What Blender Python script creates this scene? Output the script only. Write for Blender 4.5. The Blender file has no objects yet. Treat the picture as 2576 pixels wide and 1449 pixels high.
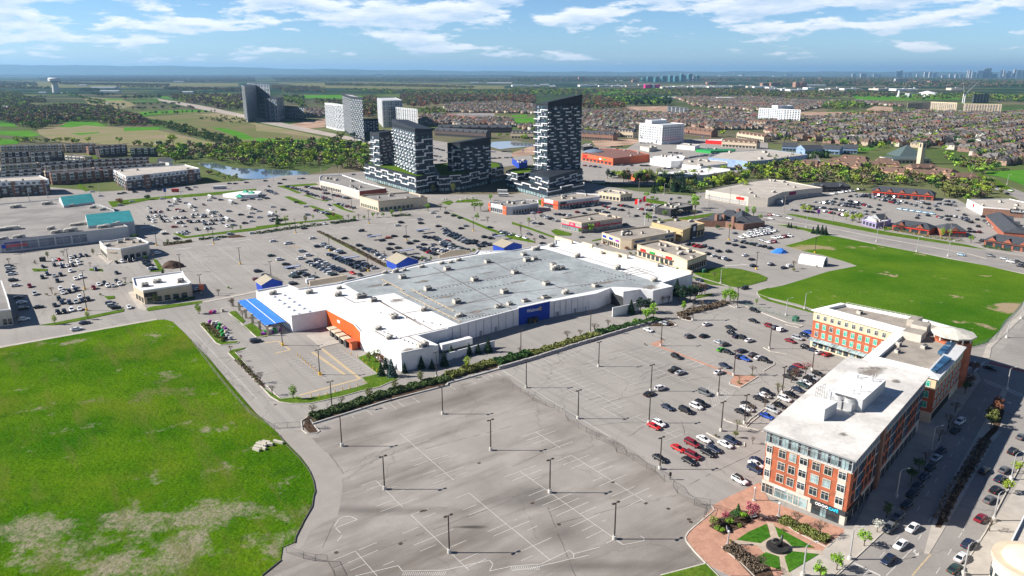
import bpy, bmesh, math, random
import numpy as np
from mathutils import Vector
random.seed(7); rng=np.random.default_rng(7)
R_=math.radians; SC=bpy.context.scene; COL=SC.collection
# ---------------------------------------------------------------- camera
CH=105.0; F=1860.0; PT=math.atan2(541.5,F)          # height, focal length in picture units (2576 wide), pitch
cam=bpy.data.cameras.new('camera'); camo=bpy.data.objects.new('camera',cam); COL.objects.link(camo)
cam.sensor_width=36; cam.lens=F/2576*36; cam.clip_start=1; cam.clip_end=200000
camo.location=(0,0,CH); camo.rotation_euler=(R_(90)-PT,0,0); SC.camera=camo
# ---------------------------------------------------------------- sun, sky, exposure
SUN_EL=R_(32.5)
sun=bpy.data.lights.new('sun','SUN'); sun.energy=5.0; sun.angle=R_(.5); sun.color=(1,.95,.88)
suno=bpy.data.objects.new('sun',sun); COL.objects.link(suno)
suno.rotation_euler=Vector((math.cos(SUN_EL),0,-math.sin(SUN_EL))).to_track_quat('-Z','Y').to_euler()
SC.view_settings.view_transform='Standard'; SC.view_settings.look='None'; SC.view_settings.gamma=1
SC.view_settings.exposure=0.92
W=bpy.data.worlds.new('World'); SC.world=W; W.use_nodes=True
def world():
    nt=W.node_tree; N=nt.nodes; L=nt.links; N.clear()
    def n(t,**k):
        o=N.new('ShaderNode'+t)
        for a,b in k.items(): setattr(o,a,b)
        return o
    def lk(a,b): L.new(a,b)
    def math_(op,a,b=None,c=None,clamp=False):
        m=n('Math',operation=op); m.use_clamp=clamp
        for i,v in enumerate((a,b,c)):
            if v is None: continue
            if isinstance(v,(int,float)): m.inputs[i].default_value=v
            else: lk(v,m.inputs[i])
        return m.outputs[0]
    sky=n('TexSky',sky_type='NISHITA'); sky.sun_disc=False; sky.sun_elevation=SUN_EL; sky.sun_rotation=R_(-90)
    sky.dust_density=.3; sky.ozone_density=3; sky.air_density=1.0; sky.altitude=100
    tint=n('Mix',data_type='RGBA',blend_type='MULTIPLY'); tint.inputs[0].default_value=1
    lk(sky.outputs[0],tint.inputs[6]); tint.inputs[7].default_value=(.76,1.04,1.46,1)
    hg=n('MapRange'); lk(n('TexCoord').outputs['Generated'],(sq:=n('SeparateXYZ')).inputs[0]); lk(sq.outputs[2],hg.inputs[0]); hg.inputs[1].default_value=.02; hg.inputs[2].default_value=.3; hg.inputs[3].default_value=1.28; hg.inputs[4].default_value=.5   # paler, brighter air low down
    t2=n('Mix',data_type='RGBA',blend_type='MULTIPLY'); t2.inputs[0].default_value=1; lk(tint.outputs[2],t2.inputs[6]); lk(hg.outputs[0],t2.inputs[7]); tint=t2
    tc=n('TexCoord'); sep=n('SeparateXYZ'); lk(tc.outputs['Generated'],sep.inputs[0])
    z=sep.outputs[2]
    def layer(sc,zs,dz,seed):
        cb=n('CombineXYZ'); lk(sep.outputs[0],cb.inputs[0]); lk(sep.outputs[1],cb.inputs[1])
        zz=math_('MULTIPLY_ADD',z,zs,dz); lk(zz,cb.inputs[2])
        t=n('TexNoise',noise_dimensions='4D'); t.inputs['W'].default_value=seed
        t.inputs['Scale'].default_value=sc; t.inputs['Detail'].default_value=9; t.inputs['Roughness'].default_value=.6
        t.inputs['Distortion'].default_value=.0
        lk(cb.outputs[0],t.inputs['Vector']); return t.outputs[0]
    a=layer(11,4.6,0,7.7); b=layer(11,4.6,.035,7.7)
    cov=math_('MULTIPLY_ADD',z,-1.6,.56)                    # threshold falls with elevation: more cloud higher up
    low=math_('MULTIPLY',math_('SUBTRACT',.022,z),7); low=math_('MAXIMUM',low,0)
    cov=math_('ADD',cov,low); cov=math_('MAXIMUM',cov,.42)
    d=math_('MULTIPLY',math_('SUBTRACT',a,cov),15,clamp=True)
    d=math_('MULTIPLY',d,math_('MULTIPLY',math_('SUBTRACT',.30,z),8,clamp=True))
    sh=math_('MULTIPLY_ADD',math_('SUBTRACT',b,cov),5.5,.1,clamp=True)
    cc=n('Mix',data_type='RGBA'); lk(sh,cc.inputs[0])
    cc.inputs[6].default_value=(12.5,12.7,13,1); cc.inputs[7].default_value=(6.9,8.6,10.8,1)
    mx=n('Mix',data_type='RGBA'); lk(math_('MULTIPLY',d,.88),mx.inputs[0]); lk(tint.outputs[2],mx.inputs[6]); lk(cc.outputs[2],mx.inputs[7])
    bg=n('Background'); bg.inputs[1].default_value=.050; lk(mx.outputs[2],bg.inputs[0])
    out=n('OutputWorld'); lk(bg.outputs[0],out.inputs[0])
world()
# ---------------------------------------------------------------- picture -> ground helpers
_F=np.array([0,math.cos(PT),-math.sin(PT)]); _U=np.array([0,math.sin(PT),math.cos(PT)])
def G(x,y,z=0.0):
    d=_F+np.array([1,0,0])*(x-1288)/F+_U*(724.5-y)/F
    t=(z-CH)/d[2]; return (d[0]*t,d[1]*t)
def PX(x,y,z=0):
    p=np.array([x,y,z-CH]); q=p@_F; return 1288+F*p[0]/q, 724.5-F*(p@_U)/q
OFF={'D':(0,0,1),'R1':(0,134.2,4),'R2':(644,134.2,4),'R3':(1288,134.2,4),'R4':(1932,134.2,4),'S1':(0,456.2,4),'S2':(644,456.2,4),
'S3':(1288,456.2,4),'S4':(1932,456.2,4),'T1':(483,737.9,4),'T2':(1127,737.9,4),'T3':(1610,724.5,4),'T4':(1932,764.75,4),
'T5':(1932,1086.75,4),'T6':(1288,1086.75,4),'T7':(644,1086.75,4),'T8':(0,805,2.25)}
def D(k,x,y): a=OFF[k]; return a[0]+x/a[2],a[1]+y/a[2]
def Q(k,x,y,z=0.0): return G(*D(k,x,y),z)
def PL(s,z=0.0):
    """'T1 a,b c,d R2 e,f' -> ground points"""
    k='D'; o=[]
    for t in s.split():
        if t in OFF: k=t; continue
        a,b=t.split(','); o.append(Q(k,float(a),float(b),z))
    return o
ANG_B=math.atan2(.581,.814); ANG_A=ANG_B-math.pi/2
def vB(s=1): return np.array([math.cos(ANG_B),math.sin(ANG_B)])*s
def vA(s=1): return np.array([math.cos(ANG_A),math.sin(ANG_A)])*s
def area(P): return .5*sum(P[i][0]*P[(i+1)%len(P)][1]-P[(i+1)%len(P)][0]*P[i][1] for i in range(len(P)))
def ccw(P): P=[tuple(p) for p in P]; return P if area(P)>0 else P[::-1]
def inpoly(P,x,y):
    c=False; j=len(P)-1
    for i in range(len(P)):
        xi,yi=P[i]; xj,yj=P[j]
        if (yi>y)!=(yj>y) and x<(xj-xi)*(y-yi)/(yj-yi)+xi: c=not c
        j=i
    return c
# ---------------------------------------------------------------- materials
MATS={}
def M(name,col=None,rough=.8,var=.12,sc=.4,col2=None,t=(.4,.6),metal=0,spec=.3,detail=6,bump=0,stretch=None,sc2=None,var2=.15):
    if name in MATS: return MATS[name]
    m=bpy.data.materials.new(name); m.use_nodes=True; nt=m.node_tree; N=nt.nodes; L=nt.links
    b=N['Principled BSDF']; b.inputs['Roughness'].default_value=rough; b.inputs['Metallic'].default_value=metal
    b.inputs['Specular IOR Level'].default_value=spec
    geo=N.new('ShaderNodeNewGeometry'); mp=N.new('ShaderNodeMapping'); L.new(geo.outputs['Position'],mp.inputs[0])
    if stretch: mp.inputs['Rotation'].default_value=(0,0,stretch[0]); mp.inputs['Scale'].default_value=(stretch[1],1,1)
    tn=N.new('ShaderNodeTexNoise'); tn.inputs['Scale'].default_value=sc; tn.inputs['Detail'].default_value=detail; tn.inputs['Roughness'].default_value=.62
    L.new(mp.outputs[0],tn.inputs['Vector'])
    r=N.new('ShaderNodeValToRGB'); L.new(tn.outputs[0],r.inputs[0])
    c=np.array(col[:3]); c1=c*(1-var); c2=np.array(col2[:3]) if col2 else np.minimum(c*(1+var),.98)
    r.color_ramp.elements[0].position=t[0]; r.color_ramp.elements[0].color=(*c1,1)
    r.color_ramp.elements[1].position=t[1]; r.color_ramp.elements[1].color=(*c2,1)
    o=r.outputs[0]
    if sc2:
        t2=N.new('ShaderNodeTexNoise'); t2.inputs['Scale'].default_value=sc2; t2.inputs['Detail'].default_value=5; L.new(geo.outputs['Position'],t2.inputs['Vector'])
        mr=N.new('ShaderNodeMapRange'); mr.inputs[1].default_value=.3; mr.inputs[2].default_value=.7; mr.inputs[3].default_value=1-var2; mr.inputs[4].default_value=1+var2
        L.new(t2.outputs[0],mr.inputs[0]); mm=N.new('ShaderNodeMix'); mm.data_type='RGBA'; mm.blend_type='MULTIPLY'; mm.inputs[0].default_value=1
        L.new(o,mm.inputs[6]); L.new(mr.outputs[0],mm.inputs[7]); o=mm.outputs[2]
    L.new(o,b.inputs['Base Color'])
    if bump:
        bp=N.new('ShaderNodeBump'); bp.inputs['Strength'].default_value=bump; bp.inputs['Distance'].default_value=.3; L.new(tn.outputs[0],bp.inputs['Height']); L.new(bp.outputs[0],b.inputs['Normal'])
    MATS[name]=m; m['out']=0; return m
def glow(name,col,s):
    m=M(name,col); b=m.node_tree.nodes['Principled BSDF']; b.inputs['Emission Color'].default_value=(*col,1); b.inputs['Emission Strength'].default_value=s; return m
def mixin(m,build):
    """insert build(nt,N,L,color_socket)->color_socket before the base colour"""
    nt=m.node_tree; N=nt.nodes; L=nt.links; b=N['Principled BSDF']; l=b.inputs['Base Color'].links[0]; s=l.from_socket; L.remove(l)
    L.new(build(nt,N,L,s),b.inputs['Base Color'])
def blend(N,L,fac,a,b,mode='MIX'):
    x=N.new('ShaderNodeMix'); x.data_type='RGBA'; x.blend_type=mode
    for i,v in ((0,fac),(6,a),(7,b)):
        if isinstance(v,bpy.types.NodeSocket): L.new(v,x.inputs[i])
        elif isinstance(v,(int,float)): x.inputs[i].default_value=v
        else: x.inputs[i].default_value=(*v,1)
    return x.outputs[2]
def mr(N,L,v,a,b,c=0,d=1):
    x=N.new('ShaderNodeMapRange'); L.new(v,x.inputs[0])
    for i,k in enumerate((a,b,c,d)): x.inputs[i+1].default_value=k
    return x.outputs[0]
def noise(N,L,sc,det=4,rot=0,sx=1,off=(0,0,0),rough=.6):
    g=N.new('ShaderNodeNewGeometry'); mp=N.new('ShaderNodeMapping'); mp.vector_type='TEXTURE'; mp.inputs['Rotation'].default_value=(0,0,-rot); mp.inputs['Scale'].default_value=(1/sx,1,1); mp.inputs['Location'].default_value=off
    L.new(g.outputs['Position'],mp.inputs[0]); t=N.new('ShaderNodeTexNoise'); t.inputs['Scale'].default_value=sc; t.inputs['Detail'].default_value=det; t.inputs['Roughness'].default_value=rough
    L.new(mp.outputs[0],t.inputs['Vector']); return t.outputs[0]
def cracks(m,strength=.5,sc=.09,w=.02,col=(.06,.055,.05)):
    def f(nt,N,L,s):
        g=N.new('ShaderNodeNewGeometry'); n=N.new('ShaderNodeTexNoise'); n.inputs['Scale'].default_value=.25; n.inputs['Detail'].default_value=4; L.new(g.outputs['Position'],n.inputs['Vector'])
        va=N.new('ShaderNodeVectorMath'); va.operation='MULTIPLY_ADD'; L.new(n.outputs[1],va.inputs[0]); va.inputs[1].default_value=(5,5,0); L.new(g.outputs['Position'],va.inputs[2])
        v=N.new('ShaderNodeTexVoronoi'); v.feature='DISTANCE_TO_EDGE'; v.inputs['Scale'].default_value=sc; L.new(va.outputs[0],v.inputs['Vector'])
        a=mr(N,L,v.outputs[0],w*.4,w,strength,0); k=mr(N,L,noise(N,L,.03,3),.42,.58,0,1)
        q=N.new('ShaderNodeMath'); q.operation='MULTIPLY'; L.new(a,q.inputs[0]); L.new(k,q.inputs[1])
        return blend(N,L,q.outputs[0],s,col)
    mixin(m,f)
# ---------------------------------------------------------------- mesh helpers
class MB:
    def __init__(s): s.v=[]; s.f=[]; s.m=[]
    def quad(s,pts,mi=0):
        b=len(s.v); s.v+= [tuple(p) for p in pts]; s.f.append(tuple(range(b,b+len(pts)))); s.m.append(mi); return s
    def prism(s,P,z0,z1,mi=0,mt=None,bottom=False):
        P=ccw(P); n=len(P); b=len(s.v)
        s.v+=[(p[0],p[1],z0) for p in P]+[(p[0],p[1],z1) for p in P]
        for i in range(n):
            j=(i+1)%n; s.f.append((b+i,b+j,b+n+j,b+n+i)); s.m.append(mi)
        s.f.append(tuple(b+n+i for i in range(n))); s.m.append(mi if mt is None else mt)
        if bottom: s.f.append(tuple(b+i for i in reversed(range(n)))); s.m.append(mi)
        return s
    def box(s,c,d,rot=0,mi=0):
        """c = centre of the base, d = full sizes"""
        cs,sn=math.cos(rot),math.sin(rot); P=[]
        for a,b in ((-.5,-.5),(.5,-.5),(.5,.5),(-.5,.5)):
            x,y=a*d[0],b*d[1]; P.append((c[0]+x*cs-y*sn,c[1]+x*sn+y*cs))
        return s.prism(P,c[2],c[2]+d[2],mi,bottom=True)
    def tube(s,p,q,r0,r1=None,n=6,mi=0,cap=True):
        r1=r0 if r1 is None else r1; p=Vector(p); q=Vector(q); d=(q-p); 
        if d.length<1e-6: return s
        d.normalize(); a=d.orthogonal().normalized(); c=d.cross(a); b=len(s.v)
        for (o,r) in ((p,r0),(q,r1)):
            for i in range(n):
                t=2*math.pi*i/n; s.v.append(tuple(o+a*(math.cos(t)*r)+c*(math.sin(t)*r)))
        for i in range(n):
            j=(i+1)%n; s.f.append((b+i,b+j,b+n+j,b+n+i)); s.m.append(mi)
        if cap:
            s.f.append(tuple(b+n+i for i in range(n))); s.m.append(mi); s.f.append(tuple(b+i for i in reversed(range(n)))); s.m.append(mi)
        return s
    def path(s,pts,w,z,mi=0):
        s.k=getattr(s,'k',0)+1; z=z+(s.k%37)*1e-4
        for a,b in zip(pts,pts[1:]):
            d=np.array(b[:2])-np.array(a[:2]); l=np.linalg.norm(d)
            if l<1e-6: continue
            n=np.array([-d[1],d[0]])/l*w/2
            s.quad([(*(np.array(a[:2])-n),z),(*(np.array(b[:2])-n),z),(*(np.array(b[:2])+n),z),(*(np.array(a[:2])+n),z)],mi)
        return s
    def mesh(s,name,mats,off=(0,0,0),smooth=False):
        me=bpy.data.meshes.new(name); o=off
        me.from_pydata([(v[0]-o[0],v[1]-o[1],v[2]-o[2]) for v in s.v],[],s.f)
        for m in (mats if isinstance(mats,(list,tuple)) else [mats]): me.materials.append(m)
        me.polygons.foreach_set('material_index',s.m)
        if smooth: me.polygons.foreach_set('use_smooth',[True]*len(s.f))
        me.update(); return me
    def build(s,name,mats,parent=None,off=None,smooth=False):
        if off is None: off=tuple(parent.get('_o',(0,0,0))) if parent else (0,0,0)
        o=bpy.data.objects.new(name,s.mesh(name,mats,off,smooth)); COL.objects.link(o)
        if parent: 
            o.parent=parent
            o['_o']=list(off)
        return o
def tag(o,label=None,cat=None,group=None,kind=None):
    for k,v in (('label',label),('category',cat),('group',group),('kind',kind)):
        if v: o[k]=v
    return o
def thing(name,label,cat,loc=(0,0,0),rot=0,group=None,world=False):
    o=bpy.data.objects.new(name,None); COL.objects.link(o); o.location=loc; o.rotation_euler=(0,0,rot); o.empty_display_size=.5
    if world: o['_o']=list(loc)
    return tag(o,label,cat,group)
def copy_tree(o,parent=None):
    c=o.copy(); COL.objects.link(c); c.parent=parent
    for ch in o.children: copy_tree(ch,c)
    return c
def sheet(name,polys,mat,z,kind='structure',label=None,cat='ground',thick=0):
    mb=MB()
    for i,P in enumerate(polys):
        P=ccw(P); z+=.0015 if i else 0
        if thick: mb.prism(P,z-thick,z)
        else: mb.quad([(p[0],p[1],z) for p in P])
    o=mb.build(name,mat); tri=bmesh.new(); tri.from_mesh(o.data); bmesh.ops.triangulate(tri,faces=tri.faces[:]); tri.to_mesh(o.data); tri.free()
    return tag(o,label or name.replace('_',' '),cat,kind=kind)
PEND=[]      # (object, kind text, zone text, x) : labels are finished at the end
def pend(o,kind,zone,cat,group,x,y=0): o['category']=cat; o['group']=group; PEND.append((o,kind,zone,x,y))
def nth(n): return str(n)+('th' if 10<=n%100<=20 else {1:'st',2:'nd',3:'rd'}.get(n%10,'th'))
ORD=['first','second','third','fourth','fifth','sixth','seventh','eighth','ninth','tenth']
def finish_labels():
    from collections import defaultdict
    d=defaultdict(list)
    for p in PEND: d[(p[1],p[2])].append(p)
    for (k,z),L in d.items():
        L.sort(key=lambda p:(p[3],p[4])); n=len(L)
        for i,p in enumerate(L):
            if n==1: s=f'{k} {z}'
            elif i==0: s=f'leftmost {k} {z}'
            elif i==n-1: s=f'rightmost {k} {z}'
            else: s=f'{ORD[i] if i<10 else nth(i+1)} {k} from left {z}'
            p[0]['label']=s
def text(s,size,mat,parent,p,u,n,name='lettering',depth=.05,bold=0.0):
    """s written along u, standing up, facing n, centred at p (parent-world coords)"""
    cu=bpy.data.curves.new(name,'FONT'); cu.body=s; cu.size=size; cu.align_x='CENTER'; cu.align_y='CENTER'; cu.extrude=depth; cu.offset=bold; cu.resolution_u=2
    t=bpy.data.objects.new(name,cu); COL.objects.link(t); me=bpy.data.meshes.new_from_object(t); bpy.data.objects.remove(t)
    off=parent.get('_o',(0,0,0)) if parent else (0,0,0)
    for v in me.vertices:
        c=v.co; v.co=(p[0]+u[0]*c.x+n[0]*c.z-off[0],p[1]+u[1]*c.x+n[1]*c.z-off[1],p[2]+c.y-off[2])
    me.materials.clear(); me.materials.append(mat); o=bpy.data.objects.new(name,me); COL.objects.link(o); o.parent=parent; return o
# merging of many copies of small prototypes into one mesh
class Proto:
    def __init__(s,mb): 
        s.v=np.array(mb.v,dtype=np.float32); s.n=np.array([len(f) for f in mb.f],dtype=np.int32); s.l=np.concatenate([np.array(f) for f in mb.f]).astype(np.int32); s.m=np.array(mb.m,dtype=np.int32)
def merged(name,items,mats,parent=None):
    """items: (proto,x,y,z,rot,sx,sz,matmap or None)"""
    V=[];Ls=[];Nn=[];Mm=[];b=0
    for (p,x,y,z,r,sx,sz,mm) in items:
        c,s=math.cos(r),math.sin(r); v=p.v*np.array([sx,sx,sz],dtype=np.float32)
        V.append(np.stack([v[:,0]*c-v[:,1]*s+x,v[:,0]*s+v[:,1]*c+y,v[:,2]+z],1)); Ls.append(p.l+b); Nn.append(p.n)
        Mm.append(p.m if mm is None else np.array(mm,dtype=np.int32)[p.m]); b+=len(p.v)
    V=np.concatenate(V);Ls=np.concatenate(Ls);Nn=np.concatenate(Nn);Mm=np.concatenate(Mm)
    me=bpy.data.meshes.new(name); me.vertices.add(len(V)); me.vertices.foreach_set('co',V.ravel().astype(np.float32))
    me.loops.add(len(Ls)); me.loops.foreach_set('vertex_index',Ls); me.polygons.add(len(Nn))
    st=np.concatenate([[0],np.cumsum(Nn)[:-1]]).astype(np.int32); me.polygons.foreach_set('loop_start',st); me.polygons.foreach_set('loop_total',Nn)
    for m in mats: me.materials.append(m)
    me.polygons.foreach_set('material_index',Mm); me.update(calc_edges=True); me.validate()
    o=bpy.data.objects.new(name,me); COL.objects.link(o); o.parent=parent; return o
HAZE=3.2e-5
# ================================================================ GROUND
def mask_at(N,L,cx,cy,rx,ry,soft=.4,rot=0):
    g=N.new('ShaderNodeNewGeometry'); mp=N.new('ShaderNodeMapping'); mp.vector_type='TEXTURE'; mp.inputs['Location'].default_value=(cx,cy,0); mp.inputs['Rotation'].default_value=(0,0,rot)
    mp.inputs['Scale'].default_value=(rx,ry,1e6); L.new(g.outputs['Position'],mp.inputs[0]); v=N.new('ShaderNodeVectorMath'); v.operation='LENGTH'; L.new(mp.outputs[0],v.inputs[0])
    return mr(N,L,v.outputs['Value'],1+soft,1-soft)
mg=M('countryside_soil',(.075,.11,.035),sc=.0035,col2=(.20,.165,.105),t=(.42,.6),detail=8,rough=1,spec=0)
def _far(nt,N,L,s):
    g=N.new('ShaderNodeNewGeometry'); mp=N.new('ShaderNodeMapping'); mp.inputs['Rotation'].default_value=(0,0,.62); mp.inputs['Scale'].default_value=(1,.55,1); L.new(g.outputs['Position'],mp.inputs[0])
    v=N.new('ShaderNodeTexVoronoi'); v.inputs['Scale'].default_value=.0042; v.distance='CHEBYCHEV'; L.new(mp.outputs[0],v.inputs['Vector'])
    sp=N.new('ShaderNodeSeparateColor'); L.new(v.outputs['Color'],sp.inputs[0])
    r=N.new('ShaderNodeValToRGB'); L.new(sp.outputs[0],r.inputs[0]); r.color_ramp.interpolation='CONSTANT'
    E=r.color_ramp.elements; E[0].color=(.17,.15,.10,1); E[1].position=.25; E[1].color=(.13,.16,.06,1)
    for p,c in ((.45,(.21,.17,.12,1)),(.65,(.09,.14,.035,1)),(.8,(.15,.17,.075,1)),(.92,(.055,.17,.03,1))): e=E.new(p); e.color=c
    a=blend(N,L,.62,s,r.outputs[0])
    w=mr(N,L,noise(N,L,.0022,9,rot=0,sx=.45,rough=.7),.42,.50)            # woods seen from far
    sp2=N.new('ShaderNodeSeparateXYZ'); L.new(g.outputs['Position'],sp2.inputs[0]); far=mr(N,L,sp2.outputs[1],1500,4200,.2,1)
    q=N.new('ShaderNodeMath'); q.operation='MULTIPLY'; L.new(w,q.inputs[0]); L.new(far,q.inputs[1])
    a=blend(N,L,q.outputs[0],a,(.018,.042,.028))
    t=mr(N,L,noise(N,L,.012,3,sx=.6,rough=.8),.62,.68); far2=mr(N,L,sp2.outputs[1],4500,9000,0,.8)   # far pale roofs and streets
    q=N.new('ShaderNodeMath'); q.operation='MULTIPLY'; L.new(t,q.inputs[0]); L.new(far2,q.inputs[1])
    return blend(N,L,q.outputs[0],a,(.42,.42,.42))
mixin(mg,_far)
ring=[]; mb=MB()
for i in range(96): t=2*math.pi*i/96; ring.append((math.cos(t)*72000,math.sin(t)*72000))
mb.quad([(x,y,-.30) for x,y in ring]); tag(mb.build('ground',mg),'open countryside of fields reaching the horizon','ground',kind='structure')
# ---- escarpment hills on the horizon (left)
mh=M('hill_woods',(.05,.075,.035),sc=.002,var=.35,rough=1,spec=0)
mb=MB(); prev=None
prof=[(-1500,20),(-700,24),(-200,25),(0,24),(150,23.5),(300,21.5),(450,20.5),(600,18),(700,14),(820,11.5),(1000,9),(1200,6),(1500,3.5),(1800,5),(2200,4),(2600,3)]
xs=np.arange(-1500,2601,20); pz=np.interp(xs,[p[0] for p in prof],[p[1] for p in prof])
rows=[]
for x,h in zip(xs,pz):
    h=h*.80+.7*math.sin(x*.031)+.5*math.sin(x*.083+1); d=36000; X=(x-1288)/F*d/math.cos(0)
    zz=CH+h/F*d-CH*0-15
    rows.append([(X*.86,d*.86,-1),(X*.93,d*.93,zz*.35),(X*.97,d*.97,zz*.8),(X,d,zz),(X*1.2,d*1.2,zz*.9),(X*1.4,d*1.4,-1)])
for a,b in zip(rows,rows[1:]):
    for i in range(5): mb.quad([a[i],b[i],b[i+1],a[i+1]])
tag(mb.build('hills',mh,smooth=True),kind='structure',label='low wooded escarpment on the left horizon',cat='hills')
# ---- asphalt of the whole retail district
asph=M('worn_asphalt',(.305,.283,.258),sc=.03,var=.13,t=(.3,.7),rough=.95,sc2=3,var2=.12,spec=.15)
def _streak(nt,N,L,s):
    a=mr(N,L,noise(N,L,.35,4,rot=-ANG_A,sx=.06),.45,.75,0,.35); return blend(N,L,a,s,(.16,.15,.14))
mixin(asph,_streak); cracks(asph,.30,.05,.012)
sheet('parking_lot',[PL('D -400,560 0,500 120,470 R1 1090,1400 1500,1440 R2 300,1230 1090,1200 1250,1330 1700,1420 R3 0,1420 700,1290 S3 1250,100 1850,150 1850,110 S4 0,120 600,90 1900,180 2000,230 2300,260 2700,330 D 2800,560 3300,1000 3300,2100 -900,2100')],asph,0.0,label='worn pale asphalt of the retail parking lots')
sheet('parking_lot',[PL('R3 680,1080 700,1290 1500,1330 2250,1240 2576,1050 2576,900 2100,860 1300,870 1150,960 700,930')],asph,-.1,label='asphalt round the far red and white shops')
sheet('parking_lot',[PL('R2 1760,870 1930,895 2300,960 2450,985 2576,1000 R3 0,1000 200,1030 230,1120 0,1130 R2 2500,1140 1790,1140')],asph,-.1,label='asphalt of the shops behind the black towers')
sheet('parking_lot',[PL('R4 0,1000 300,1010 480,1010 560,1120 0,1150')],asph,-.1,label='asphalt behind the blue gabled units')
# ---- near lot, brown and stained
near=M('stained_asphalt',(.295,.268,.242),sc=.05,var=.2,t=(.3,.7),rough=.93,sc2=4,var2=.16,spec=.2,detail=8)
def _st(nt,N,L,s):
    a=mr(N,L,noise(N,L,.045,5,rot=-ANG_B,sx=.35,off=(3,7,0)),.46,.64,0,.85); s=blend(N,L,a,s,(.16,.138,.118)); a=mr(N,L,noise(N,L,.12,6,rot=-ANG_B,sx=.12,off=(13,7,0),rough=.7),.48,.68,0,.5); s=blend(N,L,a,s,(.10,.088,.075))
    b=mr(N,L,noise(N,L,.06,4,rot=-ANG_B,sx=.4,off=(31,2,0)),.56,.75,0,.6); s=blend(N,L,b,s,(.38,.345,.305))
    for k,x,y,rx,ry in (('T7',2200,957,2.2,.6),('T7',2120,957,2.6,.35),('T7',1250,790,17,1.6),('T6',240,700,9,3),('T6',480,1000,6,5),('T6',200,600,5,3),('T6',850,1350,14,1.6)):
        X,Y=Q(k,x,y); w=mask_at(N,L,X,Y,rx,ry,.7); q=N.new('ShaderNodeMath'); q.operation='MULTIPLY'; L.new(w,q.inputs[0]); q.inputs[1].default_value=.5 if ry>1 else .85
        s=blend(N,L,q.outputs[0],s,(.055,.05,.045))
    return s
mixin(near,_st); cracks(near,.25,.035,.008)
sheet('parking_lot_near',[PL('T2 -100,960 500,770 760,980 1300,1300 1640,1449 T6 1290,240 1700,620 2010,760 1830,960 1745,1060 1760,1130 1960,1330 1500,1449 1500,2300 D 500,2100 T7 60,1449 400,1090 700,900 850,740 872,540 850,400 720,210 T7 300,0 T1 1000,1400 1300,1330')],near,.012,label='stained brown asphalt of the empty near lot')
mroad=M('road_asphalt',(.27,.25,.23),sc=.05,var=.08,rough=.9,sc2=1.5,var2=.06,spec=.2,stretch=None)
cracks(mroad,.2,.04,.01)
conc=M('pale_concrete',(.42,.38,.33),sc=.3,var=.08,rough=.9,spec=.2)
sheet('road',[PL('S4 -600,190 0,310 250,340 1150,500 2150,680 2576,750 2900,800 2900,1000 2576,930 1800,770 1100,640 600,520 200,440 0,410 -600,330')],mroad,.016,label='wide arterial road beyond the green field')
sheet('road',[PL('S1 -1200,250 0,215 920,110 1500,75 2576,-20 R2 0,1270 650,1215 1090,1190 1600,1230 1600,1300 1090,1235 650,1290 0,1345 S1 2576,70 1500,150 980,180 0,260 -1200,310')],mroad,.018,label='cross road in front of the dark townhouses')
sheet('road',[PL('R4 2050,1230 2120,1230 2576,1400 2900,1520 2900,1700 2576,1500 2300,1360')],mroad,.02,label='road curving past the far playing field')
dirt=M('construction_dirt',(.36,.25,.185),sc=.03,var=.25,rough=1,spec=0)
paled=M('dusty_road',(.36,.31,.27),sc=.03,var=.1,rough=1,spec=.1)
sheet('road',[PL('R1 1580,455 2000,520 2576,640 R2 0,640 500,750 1150,880 R2 1150,915 500,790 0,690 R1 2576,670 2000,560 1600,475')],paled,.03,label='dusty road running past the mid rise towers')
sheet('construction_ground',[PL('R3 1160,540 1560,530 1740,600 1680,625 1300,600 1150,580'),PL('R4 330,590 1200,590 1200,610 900,615 800,650 560,660 330,625'),PL('R4 990,560 1080,530 1250,540 1260,580 1000,580'),PL('R3 800,880 1200,860 1300,880 1200,920 850,950'),PL('R3 0,1000 230,920 230,1020 0,1040'),PL('R2 300,720 700,660 700,740 500,760'),PL('R3 1780,600 2200,590 2300,640 1900,620')],dirt,-.06,label='bare brown earth of building sites')
sheet('road',[PL('T1 850,1380 1100,1395 1300,1449 T7 560,60 700,210 850,400 872,540 850,720 820,850 560,960 470,1150 400,1200 400,1060 560,760 600,605 560,450 440,270 300,110 200,0')],M('smooth_grey_asphalt',(.29,.265,.235),var=.05,sc=.2),.016,label='smoother grey strip of asphalt curving along the grass lot')
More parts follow.
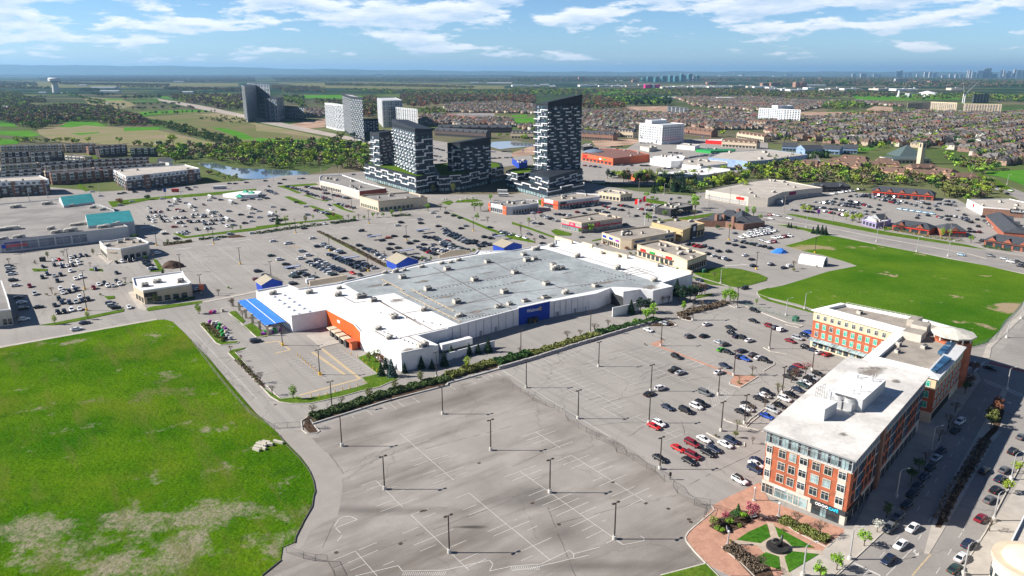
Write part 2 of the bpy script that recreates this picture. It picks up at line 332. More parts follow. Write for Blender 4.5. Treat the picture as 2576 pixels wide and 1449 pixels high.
# ---- fields
gt=[]
def grassmat(name,c1,c2,sc=.05,**k): return M(name,c1,sc=sc,col2=c2,t=(.35,.65),var=0,rough=1,spec=0,detail=8,sc2=1.4,var2=.32,**k)
gfar=grassmat('bright_far_grass',(.055,.19,.02),(.10,.24,.03),.02)
gtan=grassmat('dry_field',(.27,.21,.145),(.19,.20,.085),.012)
golive=grassmat('olive_field',(.11,.145,.05),(.19,.155,.09),.01)
sheet('far_field',[PL(p) for p in ('R1 1400,590 1850,565 2170,580 1640,605 1450,630','R1 1240,745 1600,740 1600,770 1250,780','R1 2110,740 2300,760 2450,800 2576,870 2450,870 2300,810','R1 590,740 700,685 960,685 1080,740 860,725 700,745','R1 0,700 120,700 180,740 0,735','R1 0,780 300,780 420,820 300,840 0,820','R1 -200,850 200,870 180,910 -200,930','R1 1040,458 1240,460 1240,472 1040,472','R2 480,420 850,418 1240,440 1200,460 480,450','R1 700,805 1000,790 1000,800 800,822','R1 2140,970 2300,980 2250,1000 2140,990','R1 1600,430 1700,435 1700,448 1600,445','R3 0,625 150,615 150,640 0,640','R3 0,655 220,645 230,720 0,715','R4 2190,1190 2576,1170 2700,1200 2700,1380 2480,1290 2330,1240 2200,1220','R4 900,950 1100,950 1000,985 900,980','R2 0,925 300,915 300,940 0,945','R2 550,965 640,965 660,990 580,985','R4 850,425 1900,440 1950,465 900,470','R3 800,395 1500,350 1500,370 850,420','R2 0,850 400,870 760,860 300,910 0,905')],gfar,-.05,label='bright green far meadow strips')
sheet('far_field',[PL(p) for p in ('R1 370,760 700,690 1100,740 1600,775 2300,930 2200,980 1500,930 700,905 560,880 400,820','R1 1450,640 2200,600 2576,660 2576,730 2100,740 1700,690','R2 0,700 300,760 760,860 300,890 0,900','R1 820,430 1240,470 1380,520 1200,560 900,520')],gtan,-.075,label='pale brown fallow fields')
sheet('far_field',[PL(p) for p in ('R1 1500,640 2000,615 2576,720 2576,890 2350,880 2000,780 1700,700','R2 0,780 250,800 600,850 200,905 0,905','R1 0,280 2400,300 2400,330 0,350','R2 200,300 1300,290 2500,330 2500,360 700,350')],golive,-.065,label='olive green fallow fields')
# ---- ponds
wat=M('pond_water',(.10,.14,.19),rough=.06,spec=.5,var=.1); wat.node_tree.nodes['Principled BSDF'].inputs['Base Color'].links and None
sheet('pond_water',[PL('R1 1990,1108 2150,1103 2250,1130 2380,1155 R2 0,1160 300,1175 520,1190 545,1215 480,1240 380,1245 200,1250 0,1265 R1 2450,1262 2330,1235 2230,1200 2180,1175 2080,1150'),PL('R2 2350,892 2576,880 R3 0,872 140,890 230,912 230,935 0,950 R2 2450,965 2360,940')],wat,-.02,label='calm blue grey storm pond',cat='water')
# ---- big green lots near the camera
gl=grassmat('lot_grass',(.030,.105,.003),(.092,.172,.006),.028)
def _bare(nt,N,L,s):
    k=noise(N,L,.07,7,rough=.72); 
    for cx,cy,rx,ry,lo in ((*Q('T8',1100,1110),20,6,.50),(*Q('T8',250,1170),18,5,.50),(*Q('T8',800,1330),30,9,.54),(*Q('T8',1500,1260),12,6,.55),(*Q('T8',400,1380),22,6,.57),(*Q('T8',800,410),22,14,.60)):
        w=mask_at(N,L,cx,cy,rx,ry,.75); q=N.new('ShaderNodeMath'); q.operation='MULTIPLY_ADD'; L.new(w,q.inputs[0]); q.inputs[1].default_value=.22; L.new(k,q.inputs[2])
        a=mr(N,L,q.outputs[0],lo+.09,lo+.20,0,.9); a2=N.new('ShaderNodeMath'); a2.operation='MULTIPLY'; L.new(a,a2.inputs[0]); L.new(mr(N,L,noise(N,L,.9,5,rough=.8),.38,.55,.15,1),a2.inputs[1]); s=blend(N,L,a2.outputs[0],s,(.27,.235,.17) if lo<.6 else (.13,.13,.05))
    b=mr(N,L,noise(N,L,.03,5,off=(9,4,0)),.50,.68,0,.7); s=blend(N,L,b,s,(.125,.155,.014)); b=mr(N,L,noise(N,L,.18,5,rot=-ANG_A,sx=.15,off=(5,1,0)),.52,.68,0,.5); s=blend(N,L,b,s,(.12,.125,.03)); b=mr(N,L,noise(N,L,.11,6,off=(50,1,0),rough=.7),.56,.70,0,.6); s=blend(N,L,b,s,(.022,.07,.006))
    c=mr(N,L,noise(N,L,.55,3,rot=-ANG_A,sx=.3,rough=.75),.55,.7,0,.45); return blend(N,L,c,s,(.03,.075,.008))
mixin(gl,_bare)
nt=gl.node_tree; bp=nt.nodes.new('ShaderNodeBump'); bp.inputs['Strength'].default_value=.9; bp.inputs['Distance'].default_value=.5
nt.links.new(noise(nt.nodes,nt.links,.8,5,rough=.7),bp.inputs['Height']); nt.links.new(bp.outputs[0],nt.nodes['Principled BSDF'].inputs['Normal'])
LEFT=PL('T8 -900,250 -300,192 0,160 500,70 880,2 930,-2 975,10 1040,70 1200,240 1310,370 1440,520 1570,640 1640,715 1700,775 1745,835 1770,890 1782,960 1783,985 1770,1030 1750,1080 1712,1170 1672,1240 1665,1262 1600,1290 1590,1360 1490,1449 1200,1800 -1500,1800')
sheet('grass_field',[LEFT],gl,.15,thick=.4,label='large green vacant lot with bare patches')
gr=grassmat('field_grass',(.034,.110,.006),(.088,.165,.014),.022)
def _b2(nt,N,L,s):
    k=noise(N,L,.05,6,rough=.7)
    for cx,cy,rx,ry in ((*Q('S4',520,670),34,7),(*Q('T4',2440,40),10,8),(*Q('T4',2220,240),3,7)):
        w=mask_at(N,L,cx,cy,rx,ry,.7); q=N.new('ShaderNodeMath'); q.operation='MULTIPLY_ADD'; L.new(w,q.inputs[0]); q.inputs[1].default_value=.25; L.new(k,q.inputs[2])
        s=blend(N,L,mr(N,L,q.outputs[0],.62,.70,0,.9),s,(.34,.25,.17))
    b=mr(N,L,noise(N,L,.012,4,off=(2,4,0)),.5,.7,0,.5); s=blend(N,L,b,s,(.13,.20,.012))
    c=mr(N,L,noise(N,L,.35,4,rough=.75),.55,.7,0,.4); return blend(N,L,c,s,(.03,.085,.008))
mixin(gr,_b2)
sheet('grass_field',[PL('S4 170,650 340,605 530,545 650,550 1100,640 1500,715 1800,778 2200,850 2576,938 2640,1000 2700,1130 T4 2576,-40 2500,60 2400,160 2330,260 2200,390 2010,440 2000,525 1700,520 600,200 S4 470,1290 300,1235 0,1165 S3 2500,1140 2465,1125 2480,1100 2576,1080 S4 150,1050 350,990 600,910 900,852 750,800 560,745 350,700')],gr,.14,thick=.3,label='bright green vacant field beside the arterial road')
gs=grassmat('verge_grass',(.055,.115,.012),(.105,.165,.02),.2)
V=['S2 205,50 320,38 600,20 630,35 330,58 380,85 465,118 420,122 300,75','S2 280,155 340,152 510,218 500,232 440,232','S2 520,245 570,245 700,290 880,350 860,370 740,378 660,310','S2 470,140 520,135 620,180 740,198 700,203 600,180','S2 760,228 800,225 860,250 900,280 1000,310 960,312 850,280','S1 1085,205 1500,165 2576,75 2576,105 1500,190 1250,240 1130,262','S1 1740,525 1780,520 1880,555 2576,465 S2 0,455 400,410 880,368 880,380 400,425 0,492 S1 2576,495 2100,545 1850,575','S2 612,505 640,502 1000,680 1330,850 1310,865 960,690','S2 1955,325 1990,325 2300,450 2576,555 S3 0,515 240,612 220,620 S2 2576,580 2300,475','S3 0,408 150,455 465,570 440,578 150,475 0,430','S1 400,1449 600,1415 880,1360 1250,1285 1245,1312 900,1385 560,1449','S1 1475,1280 1530,1262 2035,1205 2030,1225 1490,1308','S3 1825,925 1850,905 1990,878 2140,870 2300,885 2480,930 2570,970 2560,1000 2400,1045 2270,1068 2180,1055 2000,1010','S3 1820,948 1850,958 2020,1005 2180,1055 2000,1040 1820,975','T1 370,200 400,182 440,180 535,280 505,305 470,290','T1 510,328 560,315 600,300 690,370 765,425 740,440 650,442','T1 82,315 110,292 250,400 340,490 470,485 460,503 290,520 240,500','T1 365,600 390,575 540,548 520,562 430,590 620,800 700,940 880,1060 1050,1040 1130,1065 1320,1030 1650,950 1770,910 1715,850 1870,815 2090,850 1880,945 1700,985 1500,1040 1190,1110 1000,1110 880,1095 790,1040 600,840','T1 1670,650 1800,600 1890,700 1950,830 1870,810','S4 175,330 250,330 700,410 1200,510 2000,640 2200,690 1150,535 600,430','S4 100,440 200,440 600,515 620,545 500,535 350,490','S3 1480,395 2030,320 2030,345 1800,385 1500,400','S3 390,500 440,480 600,525 590,548 450,545','S2 1860,215 1950,195 1990,210 1940,240','S2 2030,190 2200,180 2280,195 2180,210 2000,215','S3 200,195 300,190 300,230 280,235','S3 1210,170 1350,170 1570,215 1560,235 1400,220','S3 800,595 900,575 900,590 810,603','R4 2050,1225 2130,1215 2480,1380 2450,1400','T6 1500,1440 1960,1325 2100,1470 1500,1600','S4 1150,460 1240,455 1240,490 1170,495','S3 1860,1150 2010,1130 2015,1150 1850,1180','S1 1540,785 1580,790 1655,905 1500,915 1590,880','S1 320,880 480,885 475,905 340,908','S1 900,880 1030,885 1035,907 900,900','S1 1050,1160 1150,1155 1155,1180 1090,1190','S1 610,200 800,190 800,215','R1 850,1015 1000,1040 980,1065 870,1040','R1 800,1310 900,1380 860,1390 780,1340','S4 1980,720 1990,722 1990,724','R2 1130,1110 1360,1140 1180,1165','S4 2270,-30 2480,90 2460,110 2260,0','S3 2470,1105 2576,1075 2576,1090 2480,1125','S3 2475,1140 2576,1175 S4 0,1185 460,1315 450,1325 0,1205 S3 2500,1170']
sheet('verge_grass',[PL(v) for v in V],gs,.17,thick=.3,label='green grass verges and islands between the lots')
# ---- pavements, plaza, path
brick=M('brick_paving',(.43,.235,.165),sc=.5,var=.1,rough=.9,sc2=4,var2=.1,spec=.15)
sheet('plaza',[PL('T6 2010,745 2180,655 2490,510 2580,680 T5 0,690 500,880 760,975 830,985 690,1090 580,1180 540,1210 T5 130,1449 T6 2400,1449 2200,1449 1960,1330 1830,1200 1752,1100 1745,1060 1775,1010 1830,960 2010,780')],brick,.11,thick=.3,label='pink brick plaza round the circular garden',cat='plaza')
sheet('sidewalk',[PL('T5 760,975 850,985 1450,-200 T4 2050,700 2110,690 2150,760 T5 1780,0 1450,560 1160,1010 1000,1160 660,1449 130,1700 130,1449 540,1210 640,1100 770,1010'),PL('T5 1900,1449 2200,1020 2576,420 2576,200 2720,100 3200,100 3200,1900 1600,1900'),PL('T4 2155,545 2230,545 2250,440 2420,270 2576,120 2650,20 2576,0 2480,120 2200,420'),PL('T8 -900,240 0,150 890,-8 890,0 0,160 -900,255'),PL('S1 980,740 1000,720 1080,800 1140,800 1090,840'),PL('S1 1290,1120 1340,1100 1440,1235 1480,1280 1470,1300 1400,1290'),PL('S1 1480,1290 1900,1240 2400,1140 2576,1100 2576,1120 2100,1215 1500,1300'),PL('T1 1150,420 1420,390 1580,480 1300,545')],conc,.12,thick=.3,label='pale concrete sidewalks and pads',cat='sidewalk')
sheet('road',[PL('T5 690,1449 1000,1160 1160,1010 1450,580 1780,20 T4 2160,760 2130,700 1990,540 2160,548 2250,545 2320,500 2576,200 2900,-200 3300,0 2900,400 2576,680 T5 2720,100 2576,200 2550,300 2180,1020 1900,1449 1500,2000 300,2000')],mroad,.10,thick=.12,label='main street running up the right edge')
sheet('kerb_strip',[PL('T5 1570,1220 1620,1030 1720,700 2080,70 T4 2370,840 2420,860 2400,900 2290,1250 T5 2350,0 2250,120 1980,620 1760,1000 1620,1235'),],conc,.17,thick=.2,label='concrete kerb of the street median')
mulch=M('dark_mulch',(.075,.05,.035),sc=1,var=.3,rough=1,spec=0)
sheet('mulch_bed',[PL('T5 1680,965 1730,830 2130,90 T4 2270,1230 2230,1150 2340,1050 2380,1080 2310,1280 T5 2240,60 1740,970'),PL('S2 620,508 640,512 1310,855 1290,860'),PL('T1 450,680 500,680 740,950 700,950'),PL('T1 90,310 180,300 360,440 330,480 240,450'),PL('S3 1680,1330 1760,1290 2130,1200 2200,1225 1850,1310 1760,1355 1810,1390 1760,1400'),PL('T5 95,870 150,860 640,1090 580,1140 290,1000'),PL('T6 1980,950 2240,780 2520,830 2340,950 2130,1040'),PL('T6 2130,1150 2200,1135 2576,1330 2650,1500 2450,1500'),PL('S1 1640,640 1930,600 1930,615 1650,650'),PL('S1 2270,555 2400,540 2480,560 2300,570'),PL('T1 1120,1340 1160,1250 1260,1400 1180,1405'),PL('T1 1100,1290 1180,1230 1220,1300 2520,940 T2 0,870 480,750 470,730 0,810 T1 2300,900 1200,1240'),PL('T2 470,740 820,640 1480,480 1960,300 2130,250 2290,300 2250,330 1950,330 1400,470 900,600 520,760')],mulch,.19,thick=.3,label='dark mulched planting beds')
# garden at the corner of the plaza
cx,cy=Q('T5',125,1150)
mb=MB(); lawn=MB()
P=[(cx+math.cos(t)*5.2,cy+math.sin(t)*5.2) for t in np.linspace(0,2*math.pi,40,endpoint=False)]
pv=M('garden_path',(.44,.36,.28),rough=.9,spec=.1)
quad=[PL('T5 70,955 470,1170 240,1155 185,1095 105,1060'),PL('T5 240,1205 510,1235 210,1418 165,1260'),PL('T5 -20,1215 110,1260 125,1392 -70,1330 -150,1290'),PL('T6 2260,1090 2380,1010 2560,930 2600,1060 2520,1110 2500,1125')]
sheet('lawn',quad,grassmat('lawn_grass',(.035,.12,.012),(.06,.16,.015),.3),.20,thick=.2,label='four lawn wedges round the circular garden',cat='lawn')
mb.prism(P,.0,.16)
mb.path(PL('T5 20,920 90,1100'),1.6,.155).path(PL('T5 200,1180 545,1220'),1.6,.155).path(PL('T5 110,1240 200,1449'),1.6,.155).path(PL('T6 2230,1110 2560,1140'),1.6,.155)
tag(mb.build('garden_path',pv),'pale circular garden path with four arms','path',kind='structure')
# ================================================================ PAINTED LINES
wl=MB(); yl=MB()
def P2(k,*a): return [Q(k,a[i],a[i+1]) for i in range(0,len(a),2)]
def line(k,*a,w=.16,m=None,z=None): (m or wl).path(P2(k,*a),w,.024 if z is None else z)
def stalls(k,x0,y0,x1,y1,pitch=2.8,ln=5.4,sides=(1,-1),keep=1.0,spine=True,m=None,w=.13,perp=None,z=.024):
    a=np.array(Q(k,x0,y0)); b=np.array(Q(k,x1,y1)); d=b-a; Lh=np.linalg.norm(d); d/=Lh; n=np.array([-d[1],d[0]]) if perp is None else perp
    if spine: (m or wl).path([a,b],w,z)
    for i in range(int(Lh/pitch)+1):
        p=a+d*i*pitch
        for s in sides:
            if random.random()<keep:
                l0=0 if random.random()<keep else random.uniform(0,.5); l1=1 if random.random()<keep else random.uniform(.55,1)
                (m or wl).path([p+n*s*ln*l0,p+n*s*ln*l1],w,z)
for a in ((240,0,490,165),(600,235,1340,700),(80,395,1120,1135),(0,970,380,1285)): stalls('T6',*a,keep=.62,w=.14)
for a in ((1450,15,1990,485),(2145,615,2576,975),(1560,835,2140,1390),(1210,490,1480,760),(1000,1200,1220,1449)): stalls('T7',*a,keep=.55,w=.13)
line('T7',1000,1449,1430,1345,1475,1400,1900,1390,2350,1290,2385,1330,2350,1400,2576,1350); line('T6',0,1350,290,1330,580,1190,620,1230,620,1270,200,1370,0,1395); line('T6',620,1225,880,1160); line('T6',620,1275,770,1240)
line('T6',1035,1080,1115,1135,1330,1095,1325,1065,1290,1045); line('T6',1030,1080,950,1120)
line('T7',790,950,830,880,880,852,950,850,1020,880,800,965,850,1015); line('T7',820,1100,865,1040)
for i in range(22): line('T7',1490+i*20,1410,1470+i*20,1445,w=.12)
for i in range(15): line('T6',0+i*20,1352,-15+i*20,1388,w=.12)
line('T2',540,770,1000,1060,1640,1449)
for a in ((1070,780,1740,1150),(1410,685,1900,920),(1730,590,2420,905),(1890,1240,2300,1449),(1040,870,1700,1240)): stalls('T2',*a,keep=.8)
stalls('T2',560,790,1900,375,ln=5.4,sides=(1,),spine=False,perp=vA(1),keep=.9)
line('T2',2080,515,2576,720,w=.3); stalls('T2',2080,515,2576,720,sides=(1,-1),keep=.8,spine=False)
for a in ((150,570,960,880),): stalls('T3',*a,keep=.85,w=.14)
brd=MB(); brd.path(P2('T3',150,570,980,890),1.5,.03); brd.quad([(*Q('T3',*c),.03) for c in ((960,870),(1180,890),(1010,1000),(900,950))]); brd.quad([(*Q('T3',*c),.03) for c in ((100,560),(230,520),(230,560),(150,590))])
tag(brd.build('brick_walkway',brick),'brick walkway strip crossing the lot','walkway',kind='structure')
for a in ((660,1020,900,1080),(1350,1240,1500,1300)): stalls('T3',*a,keep=.9)
stalls('T3',1110,1300,1760,840,ln=5.2,sides=(1,-1),perp=vA(),keep=1,spine=False)
line('T3',660,1030,700,1000,800,1000,930,1080,730,1200)
for i in range(9): line('T3',690+i*25,1005+i*6,740+i*20,1190-i*12,w=.12)
stalls('T3',200,1180,720,1240,ln=5,sides=(1,),perp=vB(),keep=.9)
for a in ((2030,180,2600,560),): stalls('T3',450,420,1100,160,ln=5,sides=(1,),keep=.5)
stalls('T1',1500,1235,2576,955,ln=5,sides=(1,),spine=False,perp=vA(),keep=.7)
stalls('T2',0,920,480,790,ln=5,sides=(1,),spine=False,perp=vA(),keep=.7)
# store lot
stalls('T1',430,590,900,1065,ln=5.4,sides=(-1,),perp=vB(-1),spine=True); stalls('T1',1060,640,1350,870,ln=5.2); stalls('T1',1480,560,1860,805,ln=5.2,sides=(1,),perp=vB(-1))
stalls('T1',1880,880,1100,1060,ln=4,sides=(1,),perp=np.array([.35,-.94]),m=wl,spine=False)
for a in ((1210,590,1540,820),(1310,560,1690,860),(1085,1025,1690,860),(735,500,870,480)): line('T1',*a,w=1.1,m=yl)
line('T1',870,480,990,570,830,605,w=.8,m=yl); stalls('T1',780,530,860,600,m=wl,spine=False,sides=(1,)); line('T1',0,370,650,1060,w=.14)
for k,a in (('S1',(1850,670,2300,1070)),('S1',(2200,665,2576,960)),('S2',(130,610,560,900)),('S2',(480,560,700,690)),('S2',(700,500,1150,750)),('S2',(1480,400,2100,640))): stalls(k,*a,keep=.7)
for k,a in (('S1',(910,960,1070,1110)),('S1',(1000,930,1200,1100)),('S1',(680,900,830,1120)),('S1',(480,1010,560,1150))): stalls(k,*a,keep=.8,m=yl,w=.1)
for k,a in (('S1',(1760,685,1930,668)),('S1',(2070,643,2230,628)),('S1',(2360,605,2520,585)),('S2',(70,570,215,555)),('S2',(340,537,480,520)),('S2',(840,472,980,458)),('S2',(1085,440,1210,430)),('S2',(1310,415,1440,403)),('S2',(1530,390,1650,380))): line(k,*a,w=1.0,z=.05)
for i in range(7): line('S1',1410+i*22,475-i*2,1440+i*18,450-i*2,w=.8); line('S1',1520+i*24,525-i*2,1545+i*20,505-i*2,w=.8)
line('S3',2100,850,2370,838,w=1.2); line('T3',0,460,100,440)
# street lines
def dash(k,x0,y0,x1,y1,on=3,gap=6,w=.14,m=None,z=.106):
    a=np.array(Q(k,x0,y0)); b=np.array(Q(k,x1,y1)); l=np.linalg.norm(b-a); d=(b-a)/l; t=0
    while t<l: (m or wl).path([a+d*t,a+d*min(t+on,l)],w,z); t+=on+gap
dash('T5',960,1449,1400,960); dash('T5',1400,960,1940,80); dash('T5',1510,1090,1680,800); dash('T4',1950,1380,2260,820); dash('T5',1690,1430,1960,1000); dash('T5',1960,1000,2400,120); line('T5',1190,1449,1450,1180,w=.16,z=.106); dash('T5',2140,640,2450,0)
line('T5',1450,1449,1640,1230,w=.3,m=yl,z=.106); line('T5',860,1320,1130,1449,w=.5,z=.106); line('T4',2170,760,2576,920,w=.6,z=.106); line('T4',2180,785,2576,940,w=.6,z=.106); line('T4',2180,585,2070,690,w=.6,z=.106); line('T4',2090,575,2010,660,w=.6,z=.106); line('T4',2180,570,2640,690,w=.4,z=.106)
ar=MB()
for k,pts in (('T5',((1460,1210),(1470,1185),(1490,1190),(1475,1215),(1500,1230),(1515,1215),(1518,1245),(1475,1250),(1488,1238))),('T4',((2405,985),(2440,990),(2432,980),(2450,1000),(2440,1008),(2425,998),(2410,1000)))): ar.quad([(*Q(k,*p),.107) for p in ccw(pts)] if 0 else [(*Q(k,*p),.107) for p in pts])
rc=MB(); rc.path(P2('T4',2225,590,2576,680,2800,730),2.6,.109); tag(rc.build('brick_crosswalk',M('red_brick_crossing',(.33,.08,.07))),'dark red brick crosswalk at the junction','crosswalk',kind='structure')
dash('S4',0,380,2576,880,3,7,.2,z=.022); dash('S4',250,372,2576,790,3,7,.2,z=.022)
md=MB(); md.path(PL('S4 -200,330 100,385 300,420 600,465 1100,565 2000,725 2200,780'),2.2,.035); tag(md.build('road_median',conc),'pale concrete median of the arterial road','median',kind='structure')
kb=MB(); kb.path(PL('S4 -200,270 250,342 1150,502 2150,682 2576,752'),1.6,.03).path(PL('S4 0,408 200,440 600,518 1100,638 1800,770 2576,930'),2.0,.03); 
kb.path(PL('S3 2475,1140 2576,1178 S4 0,1180 460,1305'),1.5,.20); kb.path(PL('S3 1825,952 2180,1058'),1.2,.2); tag(kb.build('sidewalk',conc),'pale sidewalk strips along the arterial road','sidewalk',kind='structure')
wpaint=M('white_road_paint',(.53,.51,.475),var=.12,sc=1.5,rough=.8); ypaint=M('yellow_road_paint',(.48,.37,.22),var=.15,sc=1.5,rough=.8)
ck=MB(); rk=random.Random(9)
def crack(k,x0,y0,x1,y1,w=.14,wob=.5):
    a=np.array(Q(k,x0,y0)); b=np.array(Q(k,x1,y1)); L=np.linalg.norm(b-a); n=max(3,int(L/2.2)); d=(b-a)/L; nn=np.array([-d[1],d[0]]); o=0; pts=[a]
    for i in range(1,n): o=o*.8+rk.uniform(-wob,wob); pts.append(a+(b-a)*i/n+nn*o)
    pts.append(b)
    for i in range(0,len(pts)-1):
        if rk.random()<.88: ck.path(pts[i:i+2],w*rk.uniform(.6,1.3),.02)
for k,a in (('T6',(360,755,640,1449)),('T7',(760,1370,2576,680)),('T6',(480,915,1300,700)),('T7',(870,610,1900,240)),('T7',(720,200,880,420)),('T7',(900,400,2000,-20)),('T7',(1700,170,2576,-60)),('T7',(670,1160,790,900)),('T6',(0,350,430,150)),('T6',(1780,530,2500,180)),('T6',(0,660,300,560))): crack(k,*a,wob=.12)
for k,a in (('T2',(940,810,1800,1290)),('T2',(1520,745,1900,930)),('T2',(1900,920,2200,800)),('T2',(1350,720,1700,640)),('T2',(880,740,1220,690)),('T2',(1400,1080,2100,930)),('T2',(1500,1130,2000,1000)),('T2',(950,780,1350,560)),('T2',(1230,740,1340,810)),('T2',(1600,600,2000,540)),('T2',(2050,860,2576,740)),('T2',(2000,830,1920,900)),('T2',(1450,1330,2000,1300)),('T2',(1800,1440,2020,1320)),('T2',(2350,1290,2380,1420)),('T2',(1750,560,2050,640)),('T2',(2040,1030,2180,1110)),('T3',(350,520,800,260)),('T3',(480,300,900,210)),('T3',(1180,430,1500,420)),('T3',(900,520,1010,600)),('T3',(1200,370,1300,300)),('T3',(0,900,300,760)),('T3',(400,900,700,960)),('T3',(350,960,720,900)),('T3',(1150,800,1300,980)),('T3',(1350,700,1600,900)),('T3',(1000,1000,1300,940)),('S1',(1900,750,2300,1010)),('S2',(1000,480,1400,600)),('S2',(150,700,700,560))): crack(k,*a,w=.13,wob=.6)
tag(ck.build('crack_sealing',M('crack_filler',(.09,.08,.07),var=.2)),'dark sealed cracks wandering over the asphalt','cracks',kind='structure')
tag(wl.build('parking_markings',wpaint),'white painted parking and lane lines','markings',kind='structure')
tag(ar.build('road_arrows',wpaint),'white turn arrows on the street','markings',kind='structure')
tag(yl.build('parking_markings',ypaint),'yellow painted hatching and centre lines','markings',kind='structure')
# kerbs round the islands and lots
kc=M('kerb_concrete',(.5,.46,.40),rough=.9)
kbm=MB()
def kerb(s,w=.3,z0=0,h=.16,closed=False):
    P=PL(s); 
    if closed: P=P+[P[0]]
    for a,b in zip(P,P[1:]):
        a=np.array(a); b=np.array(b); d=b-a; l=np.linalg.norm(d); n=np.array([-d[1],d[0]])/l*w/2; kbm.prism([a-n,b-n,b+n,a+n],z0,h+.06)
kerb('T6 2010,745 2035,790 2000,820 1830,960 1775,1010 1745,1060 1752,1100 1830,1200 1960,1335 2100,1480'); kerb('T6 1500,1445 1960,1325')
kerb('T1 365,600 600,840 790,1040 880,1095 1000,1112 1190,1110 1500,1042 1700,987 1880,947 2090,855'); kerb('T1 430,590 620,800 890,1065 1050,1045')
kerb('T1 82,315 240,500 290,522 460,505 472,487'); kerb('T1 1100,1290 1160,1245'); kerb('T1 1100,1290 1110,1380 1160,1415 1250,1410 1285,1390 1230,1330'); kerb('T1 370,200 505,308 520,325 650,445 765,428')
kerb('T3 370,260 400,310 510,335 560,322'); kerb('T3 370,260 420,235 880,170 960,200 1060,185 1480,350 1640,380 1600,400 1460,370'); kerb('T3 1060,1385 1110,1320 1760,840 1760,860 1120,1350 1070,1400'); kerb('T3 0,400 210,345 330,350 372,378 300,400'); kerb('T3 1345,745 1355,770 1240,838'); kerb('T3 900,950 910,975 1010,1003 1190,893'); kerb('T3 1240,600 1310,640 1480,668'); kerb('T3 845,1320 870,1340 1050,1400 1250,1449')
kerb('T6 1955,10 2120,100 2290,150 2340,150 2340,110'); kerb('T5 95,880 290,1015 590,1165 670,1095'); kerb('T6 2110,1160 2130,1180 2300,1320 2450,1470')
kerb('T5 690,1449 1000,1160 1160,1010 1450,580 1740,80',z0=.1,h=.2); kerb('T5 1900,1449 2180,1020 2560,300',z0=.1,h=.2)
kbd=kbm; kbm=MB()
kerb('T7 60,1449 255,1292',w=.2,h=.2); kerb('T7 390,1120 400,1060 480,900 565,755 580,650 597,605 580,500 540,400 440,270 320,150 230,30',w=.2,h=.2); tag(kbm.build('kerb',M('dark_kerb',(.10,.09,.075))),'dark low kerb along the edge of the big grass lot','kerb',kind='structure'); kbm=kbd
kerb('S3 2500,1170 2465,1125 2480,1100 2576,1072'); kerb('S3 1760,1400 1680,1340 1660,1330 1680,1310')
tag(kbm.build('kerb',kc),'pale concrete kerbs edging the lots and islands','kerb',kind='structure')
# manholes and drains
mh_=M('cast_iron',(.07,.05,.035),rough=.7)
for i,(k,x,y) in enumerate((('T7',808,1213),('T7',1455,1125),('T6',472,930),('T6',1780,880),('T6',1800,907),('T6',1573,772))):
    m=MB(); m.tube((*Q(k,x,y),.0),(*Q(k,x,y),.035),.5,n=14); o=m.build('manhole_cover',mh_); pend(o,'round iron manhole cover','in the near lot','manhole cover','manhole covers in the near lot',x+OFF[k][0]*4)
for i,(k,x,y) in enumerate((('T7',1668,797),('T7',1700,790),('T7',2245,313),('T6',205,717),('T6',1348,718),('T1',838,1121),('T6',1015,506))):
    m=MB(); m.box((*Q(k,x,y),0),(1.0,.7,.035),ANG_B); o=m.build('storm_drain',mh_); pend(o,'square storm drain grate','in the near asphalt','storm drain','storm drains in the near lot',x+OFF[k][0]*4)
# ================================================================ BUILDINGS
mwhite=M('white_render',(.70,.70,.70),var=.05,sc=.3,sc2=.08,var2=.05); mroofw=M('white_membrane',(.74,.73,.71),var=.06,sc=.12,sc2=.9,var2=.04,rough=.7)
mroofg=M('grey_membrane',(.29,.315,.32),var=.16,sc=.05,sc2=.5,var2=.13,rough=.8); mtar=M('gravel_roof',(.30,.265,.225),var=.12,sc=.2,sc2=5,var2=.12,rough=1)
mgreyr=M('grey_flat_roof',(.24,.225,.21),var=.15,sc=.06,sc2=3,var2=.08,rough=1); mlightr=M('pale_flat_roof',(.42,.38,.33),var=.1,sc=.1,rough=.9)
mred=M('red_brick',(.37,.105,.05),var=.16,sc=.5,sc2=7,var2=.2); mbrown=M('brown_brick',(.22,.12,.085),var=.15,sc=.8,sc2=5,var2=.12); mdkbrick=M('dark_brick',(.085,.065,.06),var=.2,sc=.8)
mbeige=M('beige_render',(.60,.50,.36),var=.05,sc=.5); mcream=M('cream_render',(.62,.49,.31),var=.05,sc=.5); mtan=M('tan_render',(.50,.41,.30),var=.06,sc=.5); mstone=M('pale_stone',(.52,.47,.40),var=.08,sc=.8)
myellow=M('ochre_panel',(.50,.37,.19),var=.06); mdark=M('charcoal_cladding',(.035,.037,.04),var=.25,sc=.6); mgrey=M('grey_metal',(.33,.34,.35),var=.06,rough=.5,metal=.2); mmet=M('galvanised_metal',(.5,.5,.5),var=.08,rough=.45,metal=.4)
mblue=M('blue_panel',(.012,.05,.34),var=.05,sc=.3); morange=M('orange_panel',(.66,.10,.015),var=.04,sc=.3); mbluec=M('blue_awning',(.035,.19,.62),var=.12,sc=.5,sc2=3,var2=.1); mteal=M('teal_metal_roof',(.02,.22,.24),var=.12,sc=.3)
mshing=M('dark_shingle',(.055,.06,.07),var=.2,sc=1,sc2=4,var2=.15); mbshing=M('brown_shingle',(.15,.095,.07),var=.2,sc=1,sc2=4,var2=.15); mredp=M('red_panel',(.62,.02,.015),var=.04); mredor=M('terracotta_panel',(.52,.12,.05),var=.06)
